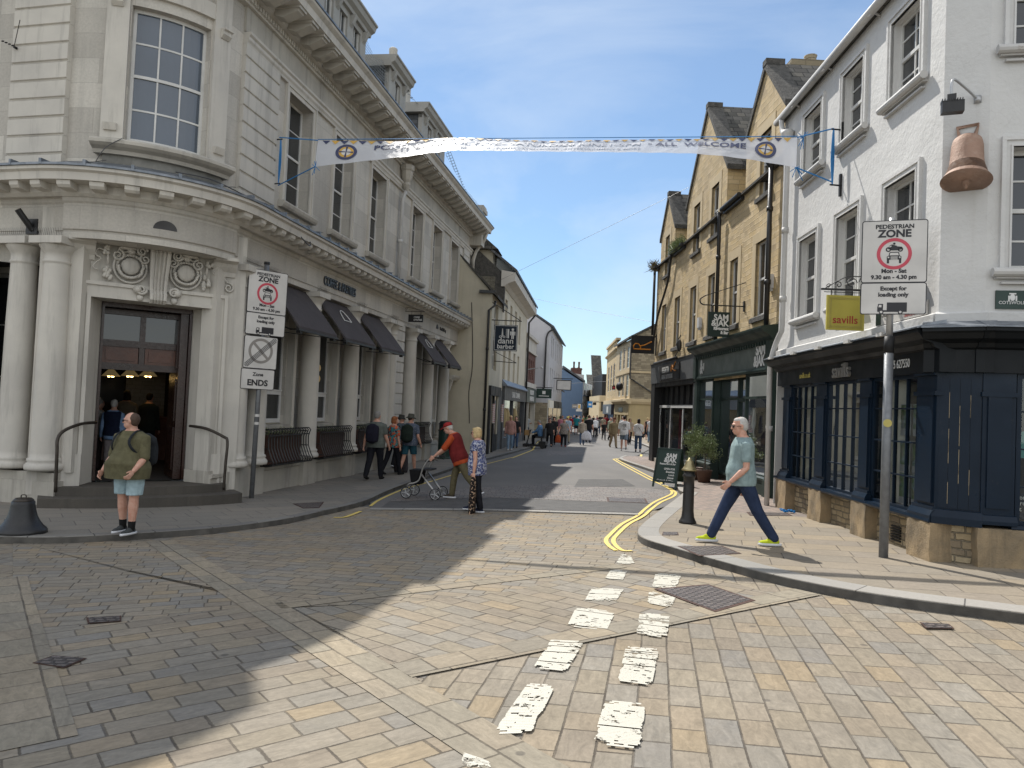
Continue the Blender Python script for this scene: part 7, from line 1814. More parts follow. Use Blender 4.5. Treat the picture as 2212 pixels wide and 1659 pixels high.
# potted olive trees
def tree(pos, h, r, label, seed):
    t = thing('potted_olive_tree', pos, label, 'potted tree', 'potted trees by the restaurant')
    rr = random.Random(seed)
    MB().lathe((0, 0, 0), [(.15, 0), (.19, .28), (.205, .30), (.205, .33), (.18, .33), (.175, .29), (.001, .28)], 22).build('pot', M['terracotta'], t, smooth=True, local=True)
    mb = MB(); mb.tube([(0, 0, .25), (.02, .01, .6), (-.01, .02, h * .62)], [.022, .018, .015], 7)
    tips = []
    for k in range(16):
        d = Vector((rr.gauss(0, 1), rr.gauss(0, 1), rr.uniform(-.2, 1.4))).normalized(); b = Vector((0, 0, h * rr.uniform(.5, .68))); e = b + d * r * rr.uniform(.7, 1.15)
        e.z = b.z + (e.z - b.z) * 1.15
        mb.tube([b, b.lerp(e, .5) + Vector((0, 0, .04)), e], [.009, .006, .003], 4); tips.append((b, e))
    mb.build('trunk', M['bark'], t, local=True)
    mb = MB()
    for k in range(2600):
        b, e = tips[rr.randrange(len(tips))]; f = rr.uniform(.25, 1.1); p = b.lerp(e, f) + Vector((rr.gauss(0, .05), rr.gauss(0, .05), rr.gauss(0, .05)))
        d = Vector((rr.gauss(0, 1), rr.gauss(0, 1), rr.uniform(-.2, 1.2))).normalized() * rr.uniform(.04, .075); s_ = d.cross(Vector((rr.random(), rr.random(), rr.random()))).normalized() * .009
        mb.add([p, p + d * .5 + s_, p + d, p + d * .5 - s_], [[0, 1, 2, 3]])
    mb.build('crown', M['leaf'], t, recalc=False, local=True)
tree(S.P(4.15, .50, gz(5, 19.6) + .07), 1.45, .42, 'leafier potted olive tree, left of the two by the restaurant', 5)
tree(S.P(3.35, .48, gz(5, 19) + .07), 1.3, .38, 'potted olive tree half hidden behind the walking man', 9)
# blue crumpled litter
lt = D(1700, 1107, .09); mb = MB(); rr = random.Random(2)
for k in range(26):
    p = lt + Vector((rr.gauss(0, .05), rr.gauss(0, .03), rr.uniform(.01, .05))); mb.ell(p, .03, .02, .014, 6, 4)
tag(mb.build('crumpled_wrapper', M['blue_plastic']), 'crumpled bright blue wrapper on the pavement by the stone plinth', 'litter')
# pair of bins by far guards
t = thing('litter_bin', BK.P(12.6, .55, -.35), 'dark green litter bin against the stone building behind the man in red', 'litter bin')
p_ = BK.P(12.6, .55, -.35)
mb = MB(); mb.lathe(p_, [(.27, 0), (.27, .05), (.25, .08), (.25, 1.0), (.27, 1.02), (.27, 1.06)], 20); mb.build('body', M['deep_green'], t)
mb = MB(); mb.lathe(p_ + Vector((0, 0, 1.06)), [(.24, 0), (.24, .18), (.27, .2), (.2, .3), (.001, .34)], 20); mb.build('hood', M['black_iron'], t)

# ================================================================== BANNER ACROSS THE STREET
bL0, bL1 = BK.P(-.05, .12, 6.92), BK.P(.0, .12, 5.95)
bR0, bR1 = W.P(2.42, .14, 6.28), W.P(2.42, .14, 5.42)
bn = thing('street_banner', (bL0 + bR0) / 2, 'long white twisted school fete banner strung across the street', 'banner')
top_px = [(318.0, 140.4), (398, 141.5), (430, 139.2), (461, 138), (500, 139.5), (546, 141.2), (600, 140.5), (648, 139.8), (700, 139.2), (740, 138.6), (797.2, 137.5)]
bot_px = [(315.3, 166.5), (398, 157.4), (430, 153.2), (455, 150.5), (500, 150.8), (546, 151.5), (600, 152), (648, 152.6), (694, 153.7), (741, 158.3), (796.3, 167.6)]
dirB = (bR0 - bL0); nB = Vector((-dirB.y, dirB.x, 0)).normalized()
if nB.y < 0: nB = -nB
def on_plane(px, py, off=0.0):
    d = ray(px, py); O_ = Vector((0, 0, EYE)); t = ((bL0 + nB * off - O_).dot(nB)) / d.dot(nB); return O_ + d * t
WB = .60
def interp(L, t):
    k = t * (len(L) - 1); i = min(int(k), len(L) - 2); f = k - i
    f2 = f
    p0, p1, p2, p3 = L[max(i - 1, 0)], L[i], L[i + 1], L[min(i + 2, len(L) - 1)]
    return tuple(.5 * ((2 * p1[j]) + (p2[j] - p0[j]) * f + (2 * p0[j] - 5 * p1[j] + 4 * p2[j] - p3[j]) * f * f + (3 * p1[j] - p0[j] - 3 * p2[j] + p3[j]) * f ** 3) for j in (0, 1))
NB = 140
def ipx(L, t):
    x = L[0][0] + (L[-1][0] - L[0][0]) * t
    lo_, hi_ = 0., 1.
    for _ in range(30):
        m_ = (lo_ + hi_) / 2
        if interp(L, m_)[0] < x: lo_ = m_
        else: hi_ = m_
    return (x, interp(L, lo_)[1])
cols_ = []
for i in range(NB + 1):
    t_ = i / NB
    a = ipx(top_px, t_); b = ipx(bot_px, t_)
    T_ = on_plane(*a)
    lo, hi = 0, .79
    best = None
    lo, hi = 0.0, WB
    for k in range(30):
        off = (lo + hi) / 2
        Bp = on_plane(b[0], b[1], -off)
        if (Bp - T_).length < WB: lo = off
        else: hi = off
    cols_.append((T_, Bp))
lenB = sum((cols_[i + 1][0] - cols_[i][0]).length for i in range(NB))
def bpt(s_, h, z=0.0):       # s_ 0..1 along, h 0..1 down
    k = max(0, min(.99999, s_)) * NB; i = int(k); f = k - i
    T_ = cols_[i][0].lerp(cols_[i + 1][0], f); B_ = cols_[i][1].lerp(cols_[i + 1][1], f)
    nn = (cols_[i + 1][0] - cols_[i][0]).cross(B_ - T_).normalized()
    if nn.y > 0: nn = -nn
    fold = .008 * math.sin(s_ * 47 + h * 2) * math.sin(h * 3.1) + .004 * math.sin(s_ * 101 + h * 4)
    return T_.lerp(B_, h) + nn * (z + fold)
mb = MB(); MV = 8
vs = [bpt(i / NB, j / MV) for i in range(NB + 1) for j in range(MV + 1)]
fs = [[i * (MV + 1) + j, (i + 1) * (MV + 1) + j, (i + 1) * (MV + 1) + j + 1, i * (MV + 1) + j + 1] for i in range(NB) for j in range(MV)]
mb.add(vs, fs); mb.build('sheet', M['banner_w'], bn, smooth=True, recalc=False)
def btext(s_, s0, h0, size, mat, cond=1.0, bold=.004, align='LEFT'):
    # words laid along the sheet; subdivide by using low resolution outlines
    text(s_, size, mat, bn, 'banner_lettering', lambda x, y, z: bpt(s0 + x / lenB, h0 - y / WB, .012 + z), .002, align=align, cond=cond, bold=bold)
btext("PORTLUS SCHOOL FETE - SATURDAY 20 JUNE 1-5PM - ALL WELCOME", .115, .50, .30, M['banner_ink'], 1.0, .004) if False else None
for wd, s0 in (('PO', .119), ('RTI', .152), ('SCHO', .205), ('OL FETE', .285), ('- SATURDAY', .385), ('20 JUNE', .51), ('1-5PM', .605), ('- ALL', .69), ('WELCOME', .765)):
    btext(wd, s0, .50, .20, M['banner_grey'] if .14 < s0 < .68 else M['banner_ink'], 1.2, .004)
btext('BBQ - BAR - GAMES - STALLS', .30, .80, .10, M['banner_grey'], 1.2, .001); btext('CAKE - ENTERTAINMENT & MORE', .47, .80, .10, M['banner_grey'], 1.2, .001)
for nm, mm, ph in (('navy_bunting', 'banner_ink', 0), ('gold_bunting', 'banner_gold', 1)):
    mb = MB(); NTR = 52
    for k in range(NTR):
        if k % 2 != ph: continue
        s0 = .01 + k * .98 / NTR; ds = .98 / NTR
        mb.add([bpt(s0, .02, .012), bpt(s0 + ds * .9, .02, .012), bpt(s0 + ds * .45, .17, .012)], [[0, 1, 2]])
    mb.build(nm, M[mm], bn, recalc=False)
for s0 in (.062, .935):
    def ringp(r0, r1, mm, nm, z):
        mb = MB(); vs = []
        for k in range(32):
            a = 6.2832 * k / 32
            for r in (r0, r1): vs.append(bpt(s0 + r * math.cos(a) / lenB, .52 + r * math.sin(a) / WB, z))
        mb.add(vs, [[2 * k, 2 * k + 1, (2 * k + 3) % 64, (2 * k + 2) % 64] for k in range(32)]); mb.build(nm, M[mm], bn, recalc=False)
    ringp(.14, .20, 'banner_ink', 'crest_ring', .014); ringp(.001, .138, 'banner_gold', 'crest_disc', .013); ringp(.001, .09, 'sign_white', 'crest_centre', .015)
    mb = MB()
    for an in (0.1, 1.67, 3.24, 4.81):
        c, s_ = math.cos(an), math.sin(an); f = lambda r, o: bpt(s0 + (r * c - o * s_) / lenB, .52 + (r * s_ + o * c) / WB, .017)
        mb.add([f(0, .008), f(0, -.008), f(.13, -.02), f(.13, .02)], [[0, 1, 2, 3]])
    mb.build('crest_cross', M['banner_ink'], bn, recalc=False)
mb = MB()
for p, q_ in ((bL0, cols_[0][0]), (cols_[0][1], bL1), (cols_[-1][0], bR0), (cols_[-1][1], bR1)): mb.tube([p, q_], .012, 5)
mb.tube([cols_[0][0] + Vector((0, 0, .02)), cols_[-1][0] + Vector((0, 0, .02))], .008, 4)
mb.build('guy_rope', M['rope'], bn)
for fr, u, z0, z1, nm in ((BK, -.03, 5.85, 7.0, 'left'), (W, 2.42, 5.25, 6.38, 'right')):
    for za, zb in (((z0, z1),) if nm == 'left' else ((z1 - .35, z1), (z0 - .05, z0 + .3))):
        mb = MB(); mb.box(fr, u - .03, u + .03, za, zb, 0, .03)
        for z in (z0 + .12, z1 - .12):
            if za < z < zb: mb.tube([fr.P(u, 0, z), fr.P(u, .18, z + .01)], .014, 5)
        mb.build('wall_bracket', M['char'], bn)
    mb = MB()
    for k in range(3): mb.tube(smooth_pts([fr.P(u + .01 * k, .14, z1 - .12), fr.P(u + .02, .12 + .02 * k, (z0 + z1) / 2), fr.P(u, .14, z0 + .12)], 3), .011, 5)
    mb.build('wound_rope', M['rope'], bn)
mb = MB(); rr = random.Random(5)
for p in (cols_[-1][0] + Vector((.1, 0, 0)), cols_[-1][1], cols_[0][1]):
    for k in range(10): mb.tube([p, p + Vector((rr.gauss(-.03, .06), rr.gauss(0, .04), rr.uniform(-.2, .12)))], .007, 3)
mb.build('rope_tassel', M['rope'], bn)
# overhead wires
def wire(name, pts, r, label):
    t = MB().tube(smooth_pts(pts, 8), r, 4).build(name, M['wire']); tag(t, label, 'wire', 'wires strung across the street')
wire('overhead_wire', [BK.P(16.9, .1, 6.3), S.P(*(lambda q_: (q_[0], .05, q_[1]))(S.uz((690, 187.5))))], .006, 'thin wire from the bank end up to the stone gables')
wire('overhead_wire', [at(523, 296, 46), at(580, 308.5, 40), at(655, 322.5, 33)], .007, 'thin sagging wire below the upper one in mid street')
wire('overhead_wire', [at(565, 384, 100), at(590, 382, 95), at(607, 381.5, 90)], .02, 'distant wire near the blue gable')
t = thing('wall_wire_anchor', BK.P(-5.45, .1, 7.35), 'chain and hook anchored in the upper left stone wall', 'wire anchor')
mb = MB(); mb.tube([BK.P(-5.40, .09, 7.32), BK.P(-5.40, .14, 7.32)], .022, 8); mb.tube([BK.P(-5.42, .12, 7.34), at(20, 20, 11)], .006, 4)
for k in range(4): mb.ell(BK.P(-5.44 - k * .07, .13, 7.35 + k * .03), .03, .012, .014, 6, 4)
mb.build('chain', M['char'], t)
# ================================================================== PEOPLE
SK = skin('skin_light', (.56, .335, .25)); SK2 = skin('skin_tanned', (.44, .25, .17)); SK3 = SK
HR = {k: cloth('hair_' + k, c, None, 30, .6) for k, c in dict(white=(.52, .50, .47), grey=(.26, .25, .235), brown=(.07, .042, .026), dark=(.018, .013, .011), blonde=(.56, .42, .22), ginger=(.30, .11, .045), balding=(.09, .06, .045)).items()}
CL = {}
def cl(name, c, **k):
    if name not in CL: CL[name] = cloth(name + '_cloth', c, **k)
    return CL[name]
def ring_loft(mb, rings, n=18):
    """rings: (centre, xaxis*rx, yaxis*ry)"""
    vs = []
    for c, X, Y in rings:
        for k in range(n):
            a = 2 * math.pi * k / n; ca, sa = math.cos(a), math.sin(a)
            ca = math.copysign(abs(ca) ** .85, ca); sa = math.copysign(abs(sa) ** .85, sa)
            vs.append(c + X * ca + Y * sa)
    m = len(rings)
    fs = [[i * n + k, i * n + (k + 1) % n, (i + 1) * n + (k + 1) % n, (i + 1) * n + k] for i in range(m - 1) for k in range(n)] + [list(range(n))[::-1], [(m - 1) * n + k for k in range(n)]]
    mb.add(vs, fs)
def limb(mb, pts, rs, n=10):
    """rounded tapered limb"""
    P_ = [Vector(p) for p in pts]; L = [P_[0]]; R_ = [rs[0]]
    d0 = (P_[0] - P_[1]).normalized(); d1 = (P_[-1] - P_[-2]).normalized()
    P2 = [P_[0] + d0 * rs[0] * .8, P_[0] + d0 * rs[0] * .45] + P_ + [P_[-1] + d1 * rs[-1] * .45, P_[-1] + d1 * rs[-1] * .8]
    R2 = [rs[0] * .45, rs[0] * .85] + list(rs) + [rs[-1] * .85, rs[-1] * .45]
    mb.tube(P2, R2, n)
def remesh(mb, name, mat, par, vox, it=4, cut=None):
    me = bpy.data.meshes.new(name); me.from_pydata(mb.v, [], mb.f)
    bm = bmesh.new(); bm.from_mesh(me); bmesh.ops.recalc_face_normals(bm, faces=bm.faces); bm.to_mesh(me); bm.free()
    ob = bpy.data.objects.new(name, me); COL.objects.link(ob)
    md = ob.modifiers.new('r', 'REMESH'); md.mode = 'VOXEL'; md.voxel_size = vox
    if it: sm = ob.modifiers.new('s', 'SMOOTH'); sm.iterations = it; sm.factor = .5
    dg = bpy.context.evaluated_depsgraph_get(); m2 = bpy.data.meshes.new_from_object(ob.evaluated_get(dg))
    bpy.data.objects.remove(ob)
    if cut:
        bm = bmesh.new(); bm.from_mesh(m2)
        r_ = bmesh.ops.bisect_plane(bm, geom=bm.verts[:] + bm.edges[:] + bm.faces[:], plane_co=cut[0], plane_no=cut[1], clear_inner=True)
        bmesh.ops.holes_fill(bm, edges=[e for e in bm.edges if e.is_boundary], sides=0); bm.to_mesh(m2); bm.free()
    m2.name = name; m2.materials.clear(); m2.materials.append(mat)
    for p in m2.polygons: p.use_smooth = True
    o = bpy.data.objects.new(name, m2); COL.objects.link(o); o.parent = par; WLOC[o.name] = Vector(); return o
def rx(a): return Matrix.Rotation(a, 3, 'X')
def person(label, pos, face, H=1.7, g=1.0, belly=0., hips=1.0, lean=0, head=(0, 0), legs=((0, 0), (0, 0)), arms=((0, 8, 10), (0, 8, 10)), top='grey', topc=None, sleeve='short', bottom='trousers', botc=None, shoe=None, sole=None, skinm=None, hair='short', hairc='brown', hat=None, vox=.02, group='pedestrians in the street', hem=-.10, glasses=False, sock=None, over=None, fingers=None, dress=None, sitz=None, hgt=1.0, pat=None):
    s = H / 1.74; skinm = skinm or SK
    t = thing('person', pos, label, 'person', group, -rad(face))
    fingers = fingers if fingers is not None else vox < .012
    Ln = rx(-rad(lean))
    hipz = .90 * s; th, sh, ft = .415 * s, .405 * s, .08 * s
    # legs relative to hip centre
    J = []
    for i, (sw, kn) in enumerate(legs):
        sx = (-1, 1)[i]; hip = Vector((sx * .088 * s * hips, 0, 0))
        a = rad(sw); b = rad(sw - kn)
        knee = hip + Vector((0, math.sin(a), -math.cos(a))) * th; ank = knee + Vector((0, math.sin(b), -math.cos(b))) * sh
        J.append((hip, knee, ank, b))
    low = min(j[2].z for j in J); hz = (-low + ft) if sitz is None else sitz
    O = Vector((0, 0, hz))
    J = [(O + a, O + b, O + c, d) for a, b, c, d in J]
    sp = lambda x, y, z: O + Ln @ Vector((x * s, y * s, z * s))
    X = Vector((1, 0, 0)); Y = Ln @ Vector((0, 1, 0))
    TR = [(-.20, .150 * hips, .108, .0), (-.10, .145 * hips, .105, 0), (-.02, .165 * hips, .118, -.01), (.06, .160 * hips, .115, -.005), (.14, .148, .108, .0), (.24, .152, .112, .0), (.34, .168, .118, .0), (.42, .178, .112, -.005), (.475, .165, .095, -.01), (.515, .105, .075, -.01), (.55, .062, .06, .0)]
    def tring(z, infl=0, wf=1.0):
        for k in range(len(TR) - 1):
            if TR[k][0] <= z <= TR[k + 1][0]:
                f = (z - TR[k][0]) / (TR[k + 1][0] - TR[k][0]); a = [TR[k][j] * (1 - f) + TR[k + 1][j] * f for j in range(4)]; break
        else: a = list(TR[0]); a[0] = z
        gz_ = 1 + (g - 1) * (1 if z < .44 else .5)
        bl = belly * max(math.exp(-((z - .09) / .16) ** 2), (.86 if z < .09 and infl > .011 * s else 0))
        return (sp(0, a[3] + bl * .75, z), X * ((a[1] * gz_ * wf) * s + infl + bl * .25 * s), Y * ((a[2] * gz_) * s + infl + bl * s))
    ag = 1 + (g - 1) * .7
    SH = []
    for i, ar in enumerate(arms):
        sx = (-1, 1)[i]; sw, ab, el = ar[:3]; inw = ar[3] if len(ar) > 3 else 0
        S0 = sp(sx * .178 * (1 + (g - 1) * .75), -.005, .432)
        def dr(a, o): return Vector((sx * math.sin(rad(o)), math.sin(rad(a)) * math.cos(rad(o)), -math.cos(rad(a)) * math.cos(rad(o))))
        d1 = dr(sw, ab); E0 = S0 + d1 * .285 * s; d2 = dr(sw + el, ab - inw); H0 = E0 + d2 * .245 * s
        SH.append((S0, E0, H0, d2, sx))
    # --- body
    mb = MB()
    for i, (S0, E0, H0, d2, sx) in enumerate(SH):
        limb(mb, [S0, S0.lerp(E0, .4), E0, E0.lerp(H0, .35), H0], [.052 * s * ag, .047 * s * ag, .039 * s * ag, .040 * s * ag, .026 * s * ag])
        pm = H0 + d2 * .055 * s; side = d2.cross(Vector((sx, 0, 0))).normalized() if abs(d2.x) < .9 else Y
        nrm_ = Vector((sx, 0, 0)); nrm_ = (nrm_ - d2 * nrm_.dot(d2)).normalized(); fwd = nrm_.cross(d2) * 1.0
        if fwd.y < 0: fwd = -fwd
        rm = Matrix((nrm_, fwd, d2)).transposed()
        mb.ell(pm, .017 * s, .040 * s, .052 * s, 10, 6, M=rm)
        if fingers:
            for k, (o_, L_) in enumerate(((-.030, .062), (-.010, .076), (.010, .080), (.029, .070))):
                b0 = pm + d2 * .04 * s + fwd * o_ * s
                m1 = b0 + (d2 * .9 - nrm_ * .35) * L_ * .5 * s; m2_ = m1 + (d2 * .35 - nrm_ * .95) * L_ * .5 * s
                limb(mb, [b0, m1, m2_], [.0098 * s, .0092 * s, .008 * s], 6)
            tb = pm + fwd * .034 * s - d2 * .02 * s; limb(mb, [tb, tb + (fwd * .6 + d2 * .8) * .03 * s, tb + (fwd * .3 + d2 * .9 - nrm_ * .4) * .058 * s], [.012 * s, .011 * s, .009 * s], 6)
        else: limb(mb, [pm, pm + (d2 * .8 - nrm_ * .5) * .07 * s], [.026 * s, .018 * s], 6)
    for (hip, knee, ank, b) in J:
        limb(mb, [hip, hip.lerp(knee, .35), knee, knee.lerp(ank, .3), ank], [.082 * s * g, .076 * s * g, .054 * s * ag, .056 * s * ag, .036 * s])
    ring_loft(mb, [tring(z) for z in (-.09, -.02, .06, .14, .24, .34, .42, .475, .51, .545)])
    nb = sp(0, .0, .52); hd = nb + Ln @ Vector((0, .03 * s, .135 * s)) if lean < 20 else nb + Vector((0, .10 * s, .105 * s))
    limb(mb, [sp(0, -.005, .49), hd - Vector((0, .012 * s, .03 * s))], [.066 * s * (1 + (g - 1) * .5), .056 * s * (1 + (g - 1) * .5)])
    RM = Matrix.Rotation(rad(head[0]), 3, 'Z') @ rx(-rad(head[1])); hs = s * hgt; hp = lambda x, y, z: hd + RM @ (Vector((x, y, z)) * hs)
    fat = 1 + (g - 1) * .35
    for c, r in (((0, -.008, .028), (.074 * fat, .094, .094)), ((0, .020, -.040), (.058 * fat, .068, .074)), ((0, .048, -.072), (.036 * fat, .038, .030)), ((0, .076, .030), (.048, .022, .016)), ((.03, .066, -.012), (.026, .02, .022)), ((-.03, .066, -.012), (.026, .02, .022)), ((0, .094, -.008), (.012, .018, .024)), ((0, .104, -.020), (.016, .014, .012)), ((0, .084, -.052), (.026, .012, .008)), ((0, .084, -.062), (.022, .012, .007)), ((.074 * fat, -.006, -.002), (.010, .018, .030)), ((-.074 * fat, -.006, -.002), (.010, .018, .030))):
        mb.ell(hp(*c), r[0] * hs, r[1] * hs, r[2] * hs, 14, 8, M=RM)
    body = remesh(mb, 'body', skinm, t, vox if not fingers else min(vox, .0062), 2 if vox < .012 else 3)
    # --- top
    if dress is None or topc:
        mb = MB(); inf = .017 * s
        zz = [hem - .05, -.04, .02, .08, .14, .20, .26, .32, .38, .42, .455, .485, .51, .525]
        ring_loft(mb, [tring(z, inf + (.010 * s if z < .2 else 0)) for z in zz])
        for (S0, E0, H0, d2, sx) in SH:
            fr_ = {'short': .62, 'elbow': .95, 'none': .04, 'long': 1.0, 'cap': .32}[sleeve]
            e1 = S0.lerp(E0, fr_)
            if sleeve == 'none': limb(mb, [S0, S0.lerp(sp(0, 0, .44), .2)], [.05 * s, .05 * s]); continue
            limb(mb, [sp(sx * .10, -.01, .46), S0, e1] + ([H0] if sleeve == 'long' else []), [.062 * s, .069 * s * ag, .062 * s * ag] + ([.040 * s * ag] if sleeve == 'long' else []))
        remesh(mb, 'top' if sleeve == 'none' else 'shirt', topc, t, max(vox, .012), 4, (sp(0, 0, hem), Ln @ Vector((0, 0, 1))) if sleeve == 'short' or hem < -.12 else None)
    if over:      # sleeveless over layer (waistcoat)
        mb = MB(); ring_loft(mb, [tring(z, .032 * s) for z in (-.08, -.02, .06, .14, .24, .34, .42, .465, .50)]); remesh(mb, 'waistcoat', over, t, max(vox, .012), 3)
    # --- bottom
    mb = MB()
    if bottom == 'skirt' or bottom == 'dress':
        z1 = -.62 if bottom == 'dress' else -.72
        rings = [tring(.06, .015 * s), tring(-.03, .02 * s)]
        for k in range(1, 6):
            f = k / 5; c = O + Vector((0, 0, (-.03 + z1 * f * .75) * s)) ; rings.append((c, X * (.175 + .05 * f) * s * hips, Vector((0, 1, 0)) * (.13 + .07 * f) * s))
        ring_loft(mb, rings)
        remesh(mb, 'skirt', botc, t, max(vox, .014), 4)
    else:
        ring_loft(mb, [tring(z, .014 * s) for z in (-.095, -.04, .02, .06, .09)])
        for (hip, knee, ank, b) in J:
            if bottom == 'shorts':
                e = hip.lerp(knee, .92); limb(mb, [hip - Vector((0, 0, -.02)), hip.lerp(knee, .5), e], [.094 * s * g, .093 * s * g, .086 * s * g])
            elif bottom == 'cropped':
                limb(mb, [hip, hip.lerp(knee, .5), knee, knee.lerp(ank, .72)], [.092 * s * g, .088 * s * g, .078 * s, .074 * s])
            else:
                limb(mb, [hip, hip.lerp(knee, .4), knee, knee.lerp(ank, .5), ank + Vector((0, -.004, .01))], [.094 * s * g, .090 * s * g, .073 * s * ag, .067 * s * ag, .062 * s])
        remesh(mb, bottom, botc, t, max(vox, .012), 4, (Vector((0, 0, min(j[0].lerp(j[1], .86).z for j in J))), Vector((0, 0, 1))) if bottom == 'shorts' else None)
    # --- shoes
    for (hip, knee, ank, b) in J:
        pit = b * .55 if ank.z > ft * 1.4 else 0
        R_ = rx(pit) if pit > 0 else rx(pit)
        f = lambda x, y, z: ank + R_ @ Vector((x * s, y * s, z * s))
        mb = MB()
        mb.ell(f(0, .075, -.045), .046 * s, .115 * s, .036 * s, 14, 8, M=R_); mb.ell(f(0, -.01, -.03), .042 * s, .062 * s, .052 * s, 12, 8, M=R_); mb.ell(f(0, .03, -.022), .040 * s, .07 * s, .040 * s, 12, 8, M=R_)
        so = remesh(mb, 'shoe', shoe or cl('shoe_black', (.02, .02, .02)), t, max(vox * .8, .009), 2)
        if sole:
            mb = MB(); ring_loft(mb, [(f(0, .05, -.078), X * .047 * s, R_ @ Vector((0, .142 * s, 0))), (f(0, .045, -.064), X * .052 * s, R_ @ Vector((0, .148 * s, 0))), (f(0, .045, -.046), X * .047 * s, R_ @ Vector((0, .138 * s, 0)))], 20); mb.build('sole', sole, so, smooth=True, local=True)
        if sock:
            mb = MB(); limb(mb, [ank + Vector((0, 0, -.02)), knee.lerp(ank, .78)], [.044 * s, .050 * s]); mb.build('sock', sock, t, smooth=True, local=True)
    # --- hair and headwear
    hm = HR[hairc]; mb = MB()
    E = lambda c, r, n=16, m=10: mb.ell(hp(*c), r[0] * hs, r[1] * hs, r[2] * hs, n, m, M=RM)
    if hair == 'short': E((0, -.020, .034), (.077 * fat, .087, .090)); E((0, -.045, .0), (.070 * fat, .060, .07)); E((0, .020, .080), (.056, .055, .036))
    elif hair == 'receding': E((0, -.036, .030), (.079 * fat, .080, .088)); E((0, -.05, -.01), (.070 * fat, .055, .06))
    elif hair == 'bob': E((0, -.016, .036), (.092, .096, .096)); E((0, -.035, -.025), (.094, .078, .080)); E((.062, .008, -.03), (.028, .048, .068)); E((-.062, .008, -.03), (.028, .048, .068)); E((0, .040, .085), (.070, .050, .030))
    elif hair == 'long': E((0, -.016, .036), (.083, .094, .096)); E((0, -.05, -.08), (.075, .055, .15)); E((0, -.065, -.18), (.06, .035, .12)); E((.06, .0, -.05), (.025, .04, .09)); E((-.06, .0, -.05), (.025, .04, .09))
    elif hair == 'pony': E((0, -.016, .034), (.079, .090, .092)); E((0, -.12, .01), (.03, .04, .03)); E((0, -.13, -.08), (.026, .03, .10))
    elif hair == 'bun': E((0, -.016, .034), (.079, .090, .092)); E((0, -.03, .13), (.04, .04, .035))
    ho = remesh(mb, 'hair', hm, t, max(vox * .7, .008), 2)
    if hat:
        hmat, kind = hat; mb = MB()
        if kind == 'cap':
            mb.lathe(hp(0, -.008, .045), [(.085 * hs, 0), (.086 * hs, .02), (.078 * hs, .055), (.05 * hs, .08), (.001, .088)], 18, sx=1, sy=1.14, M=RM)
            mb.ell(hp(0, .115, .038), .066 * hs, .075 * hs, .010, 14, 6, M=RM @ rx(-.25))
        elif kind == 'bucket':
            mb.lathe(hp(0, -.008, .03), [(.140 * hs, -.03), (.143 * hs, -.026), (.088 * hs, .02), (.082 * hs, .08), (.07 * hs, .10), (.001, .105)], 20, sx=1, sy=1.12, M=RM @ rx(-.1))
        else:
            mb.lathe(hp(0, -.008, .04), [(.150 * hs, 0), (.152 * hs, .008), (.090 * hs, .012), (.084 * hs, .06), (.072 * hs, .10), (.04 * hs, .095), (.001, .10)], 22, sx=1, sy=1.12, M=RM)
        mb.build('hat', hmat, t, smooth=True, local=True)
    if glasses:
        mb = MB()
        for sx in (-1, 1):
            mb.ell(hp(sx * .034, .096, .004), .026 * hs, .008 * hs, .018 * hs, 10, 6, M=RM); mb.tube([hp(sx * .058, .088, .010), hp(sx * .078 * fat, .0, .008)], .003 * hs, 5)
        mb.tube([hp(-.058, .098, .014), hp(.058, .098, .014)], .004 * hs, 5); mb.build('glasses', M['rubber'], t, local=True)
    elif vox < .014:
        mb = MB()
        for sx in (-1, 1): mb.ell(hp(sx * .030, .089, .006), .010 * hs, .006 * hs, .006 * hs, 8, 5, M=RM)
        mb.build('eyes', M['rubber'], t, local=True)
    mwt = Matrix.Translation(Vector(pos)) @ Matrix.Rotation(-rad(face), 4, 'Z')
    return t, dict(hand=[mwt @ (h[2] + h[3] * .07 * s) for h in SH], sp=lambda x, y, z: mwt @ sp(x, y, z), head=mwt @ hd, M=mwt, J=J, tring=tring, SH=SH)
white_sole = M['white_plastic']
if 1: pass
# ---- large foreground figures
pm_ = Vector((3.05, 9.66, 0)); pm_.z = gz(pm_.x, pm_.y) + .08
mR, info = person('older man with sunglasses striding left in a sage t-shirt and navy trousers', pm_, -86, 1.80, 1.06, .035, 1.0, 2, (4, 4), ((-24, 8), (27, 3)), ((0, 6, 46, 8), (-14, 6, 14)), topc=cl('sage', (.26, .345, .35)), sleeve='short', botc=cl('navy_trouser', (.028, .042, .085), scale=9), shoe=cl('lime_shoe', (.48, .55, .03)), sole=white_sole, hair='short', hairc='white', glasses=True, vox=.010, hem=-.075, group='people near the camera')
pmL = G(*Q(0, 2, 1050, 1300), .08); pmL.y += .12; pmL.z = gz(pmL.x, pmL.y) + .08
mL, infL = person('heavy man in an olive t-shirt and pale blue shorts at the left kerb', pmL, 196, 1.64, 1.26, .075, 1.35, 0, (-66, 0), ((4, 2), (-3, 2)), ((10, 12, 38, 12), (6, 14, 34, 14)), topc=cl('olive', (.125, .115, .065)), sleeve='elbow', bottom='shorts', botc=cl('pale_blue', (.40, .53, .57)), shoe=cl('grey_shoe', (.06, .065, .065)), sole=white_sole, hair='receding', hairc='balding', glasses=True, vox=.010, hem=-.13, sock=cl('black_sock', (.015, .015, .015)), group='people near the camera', skinm=SK)
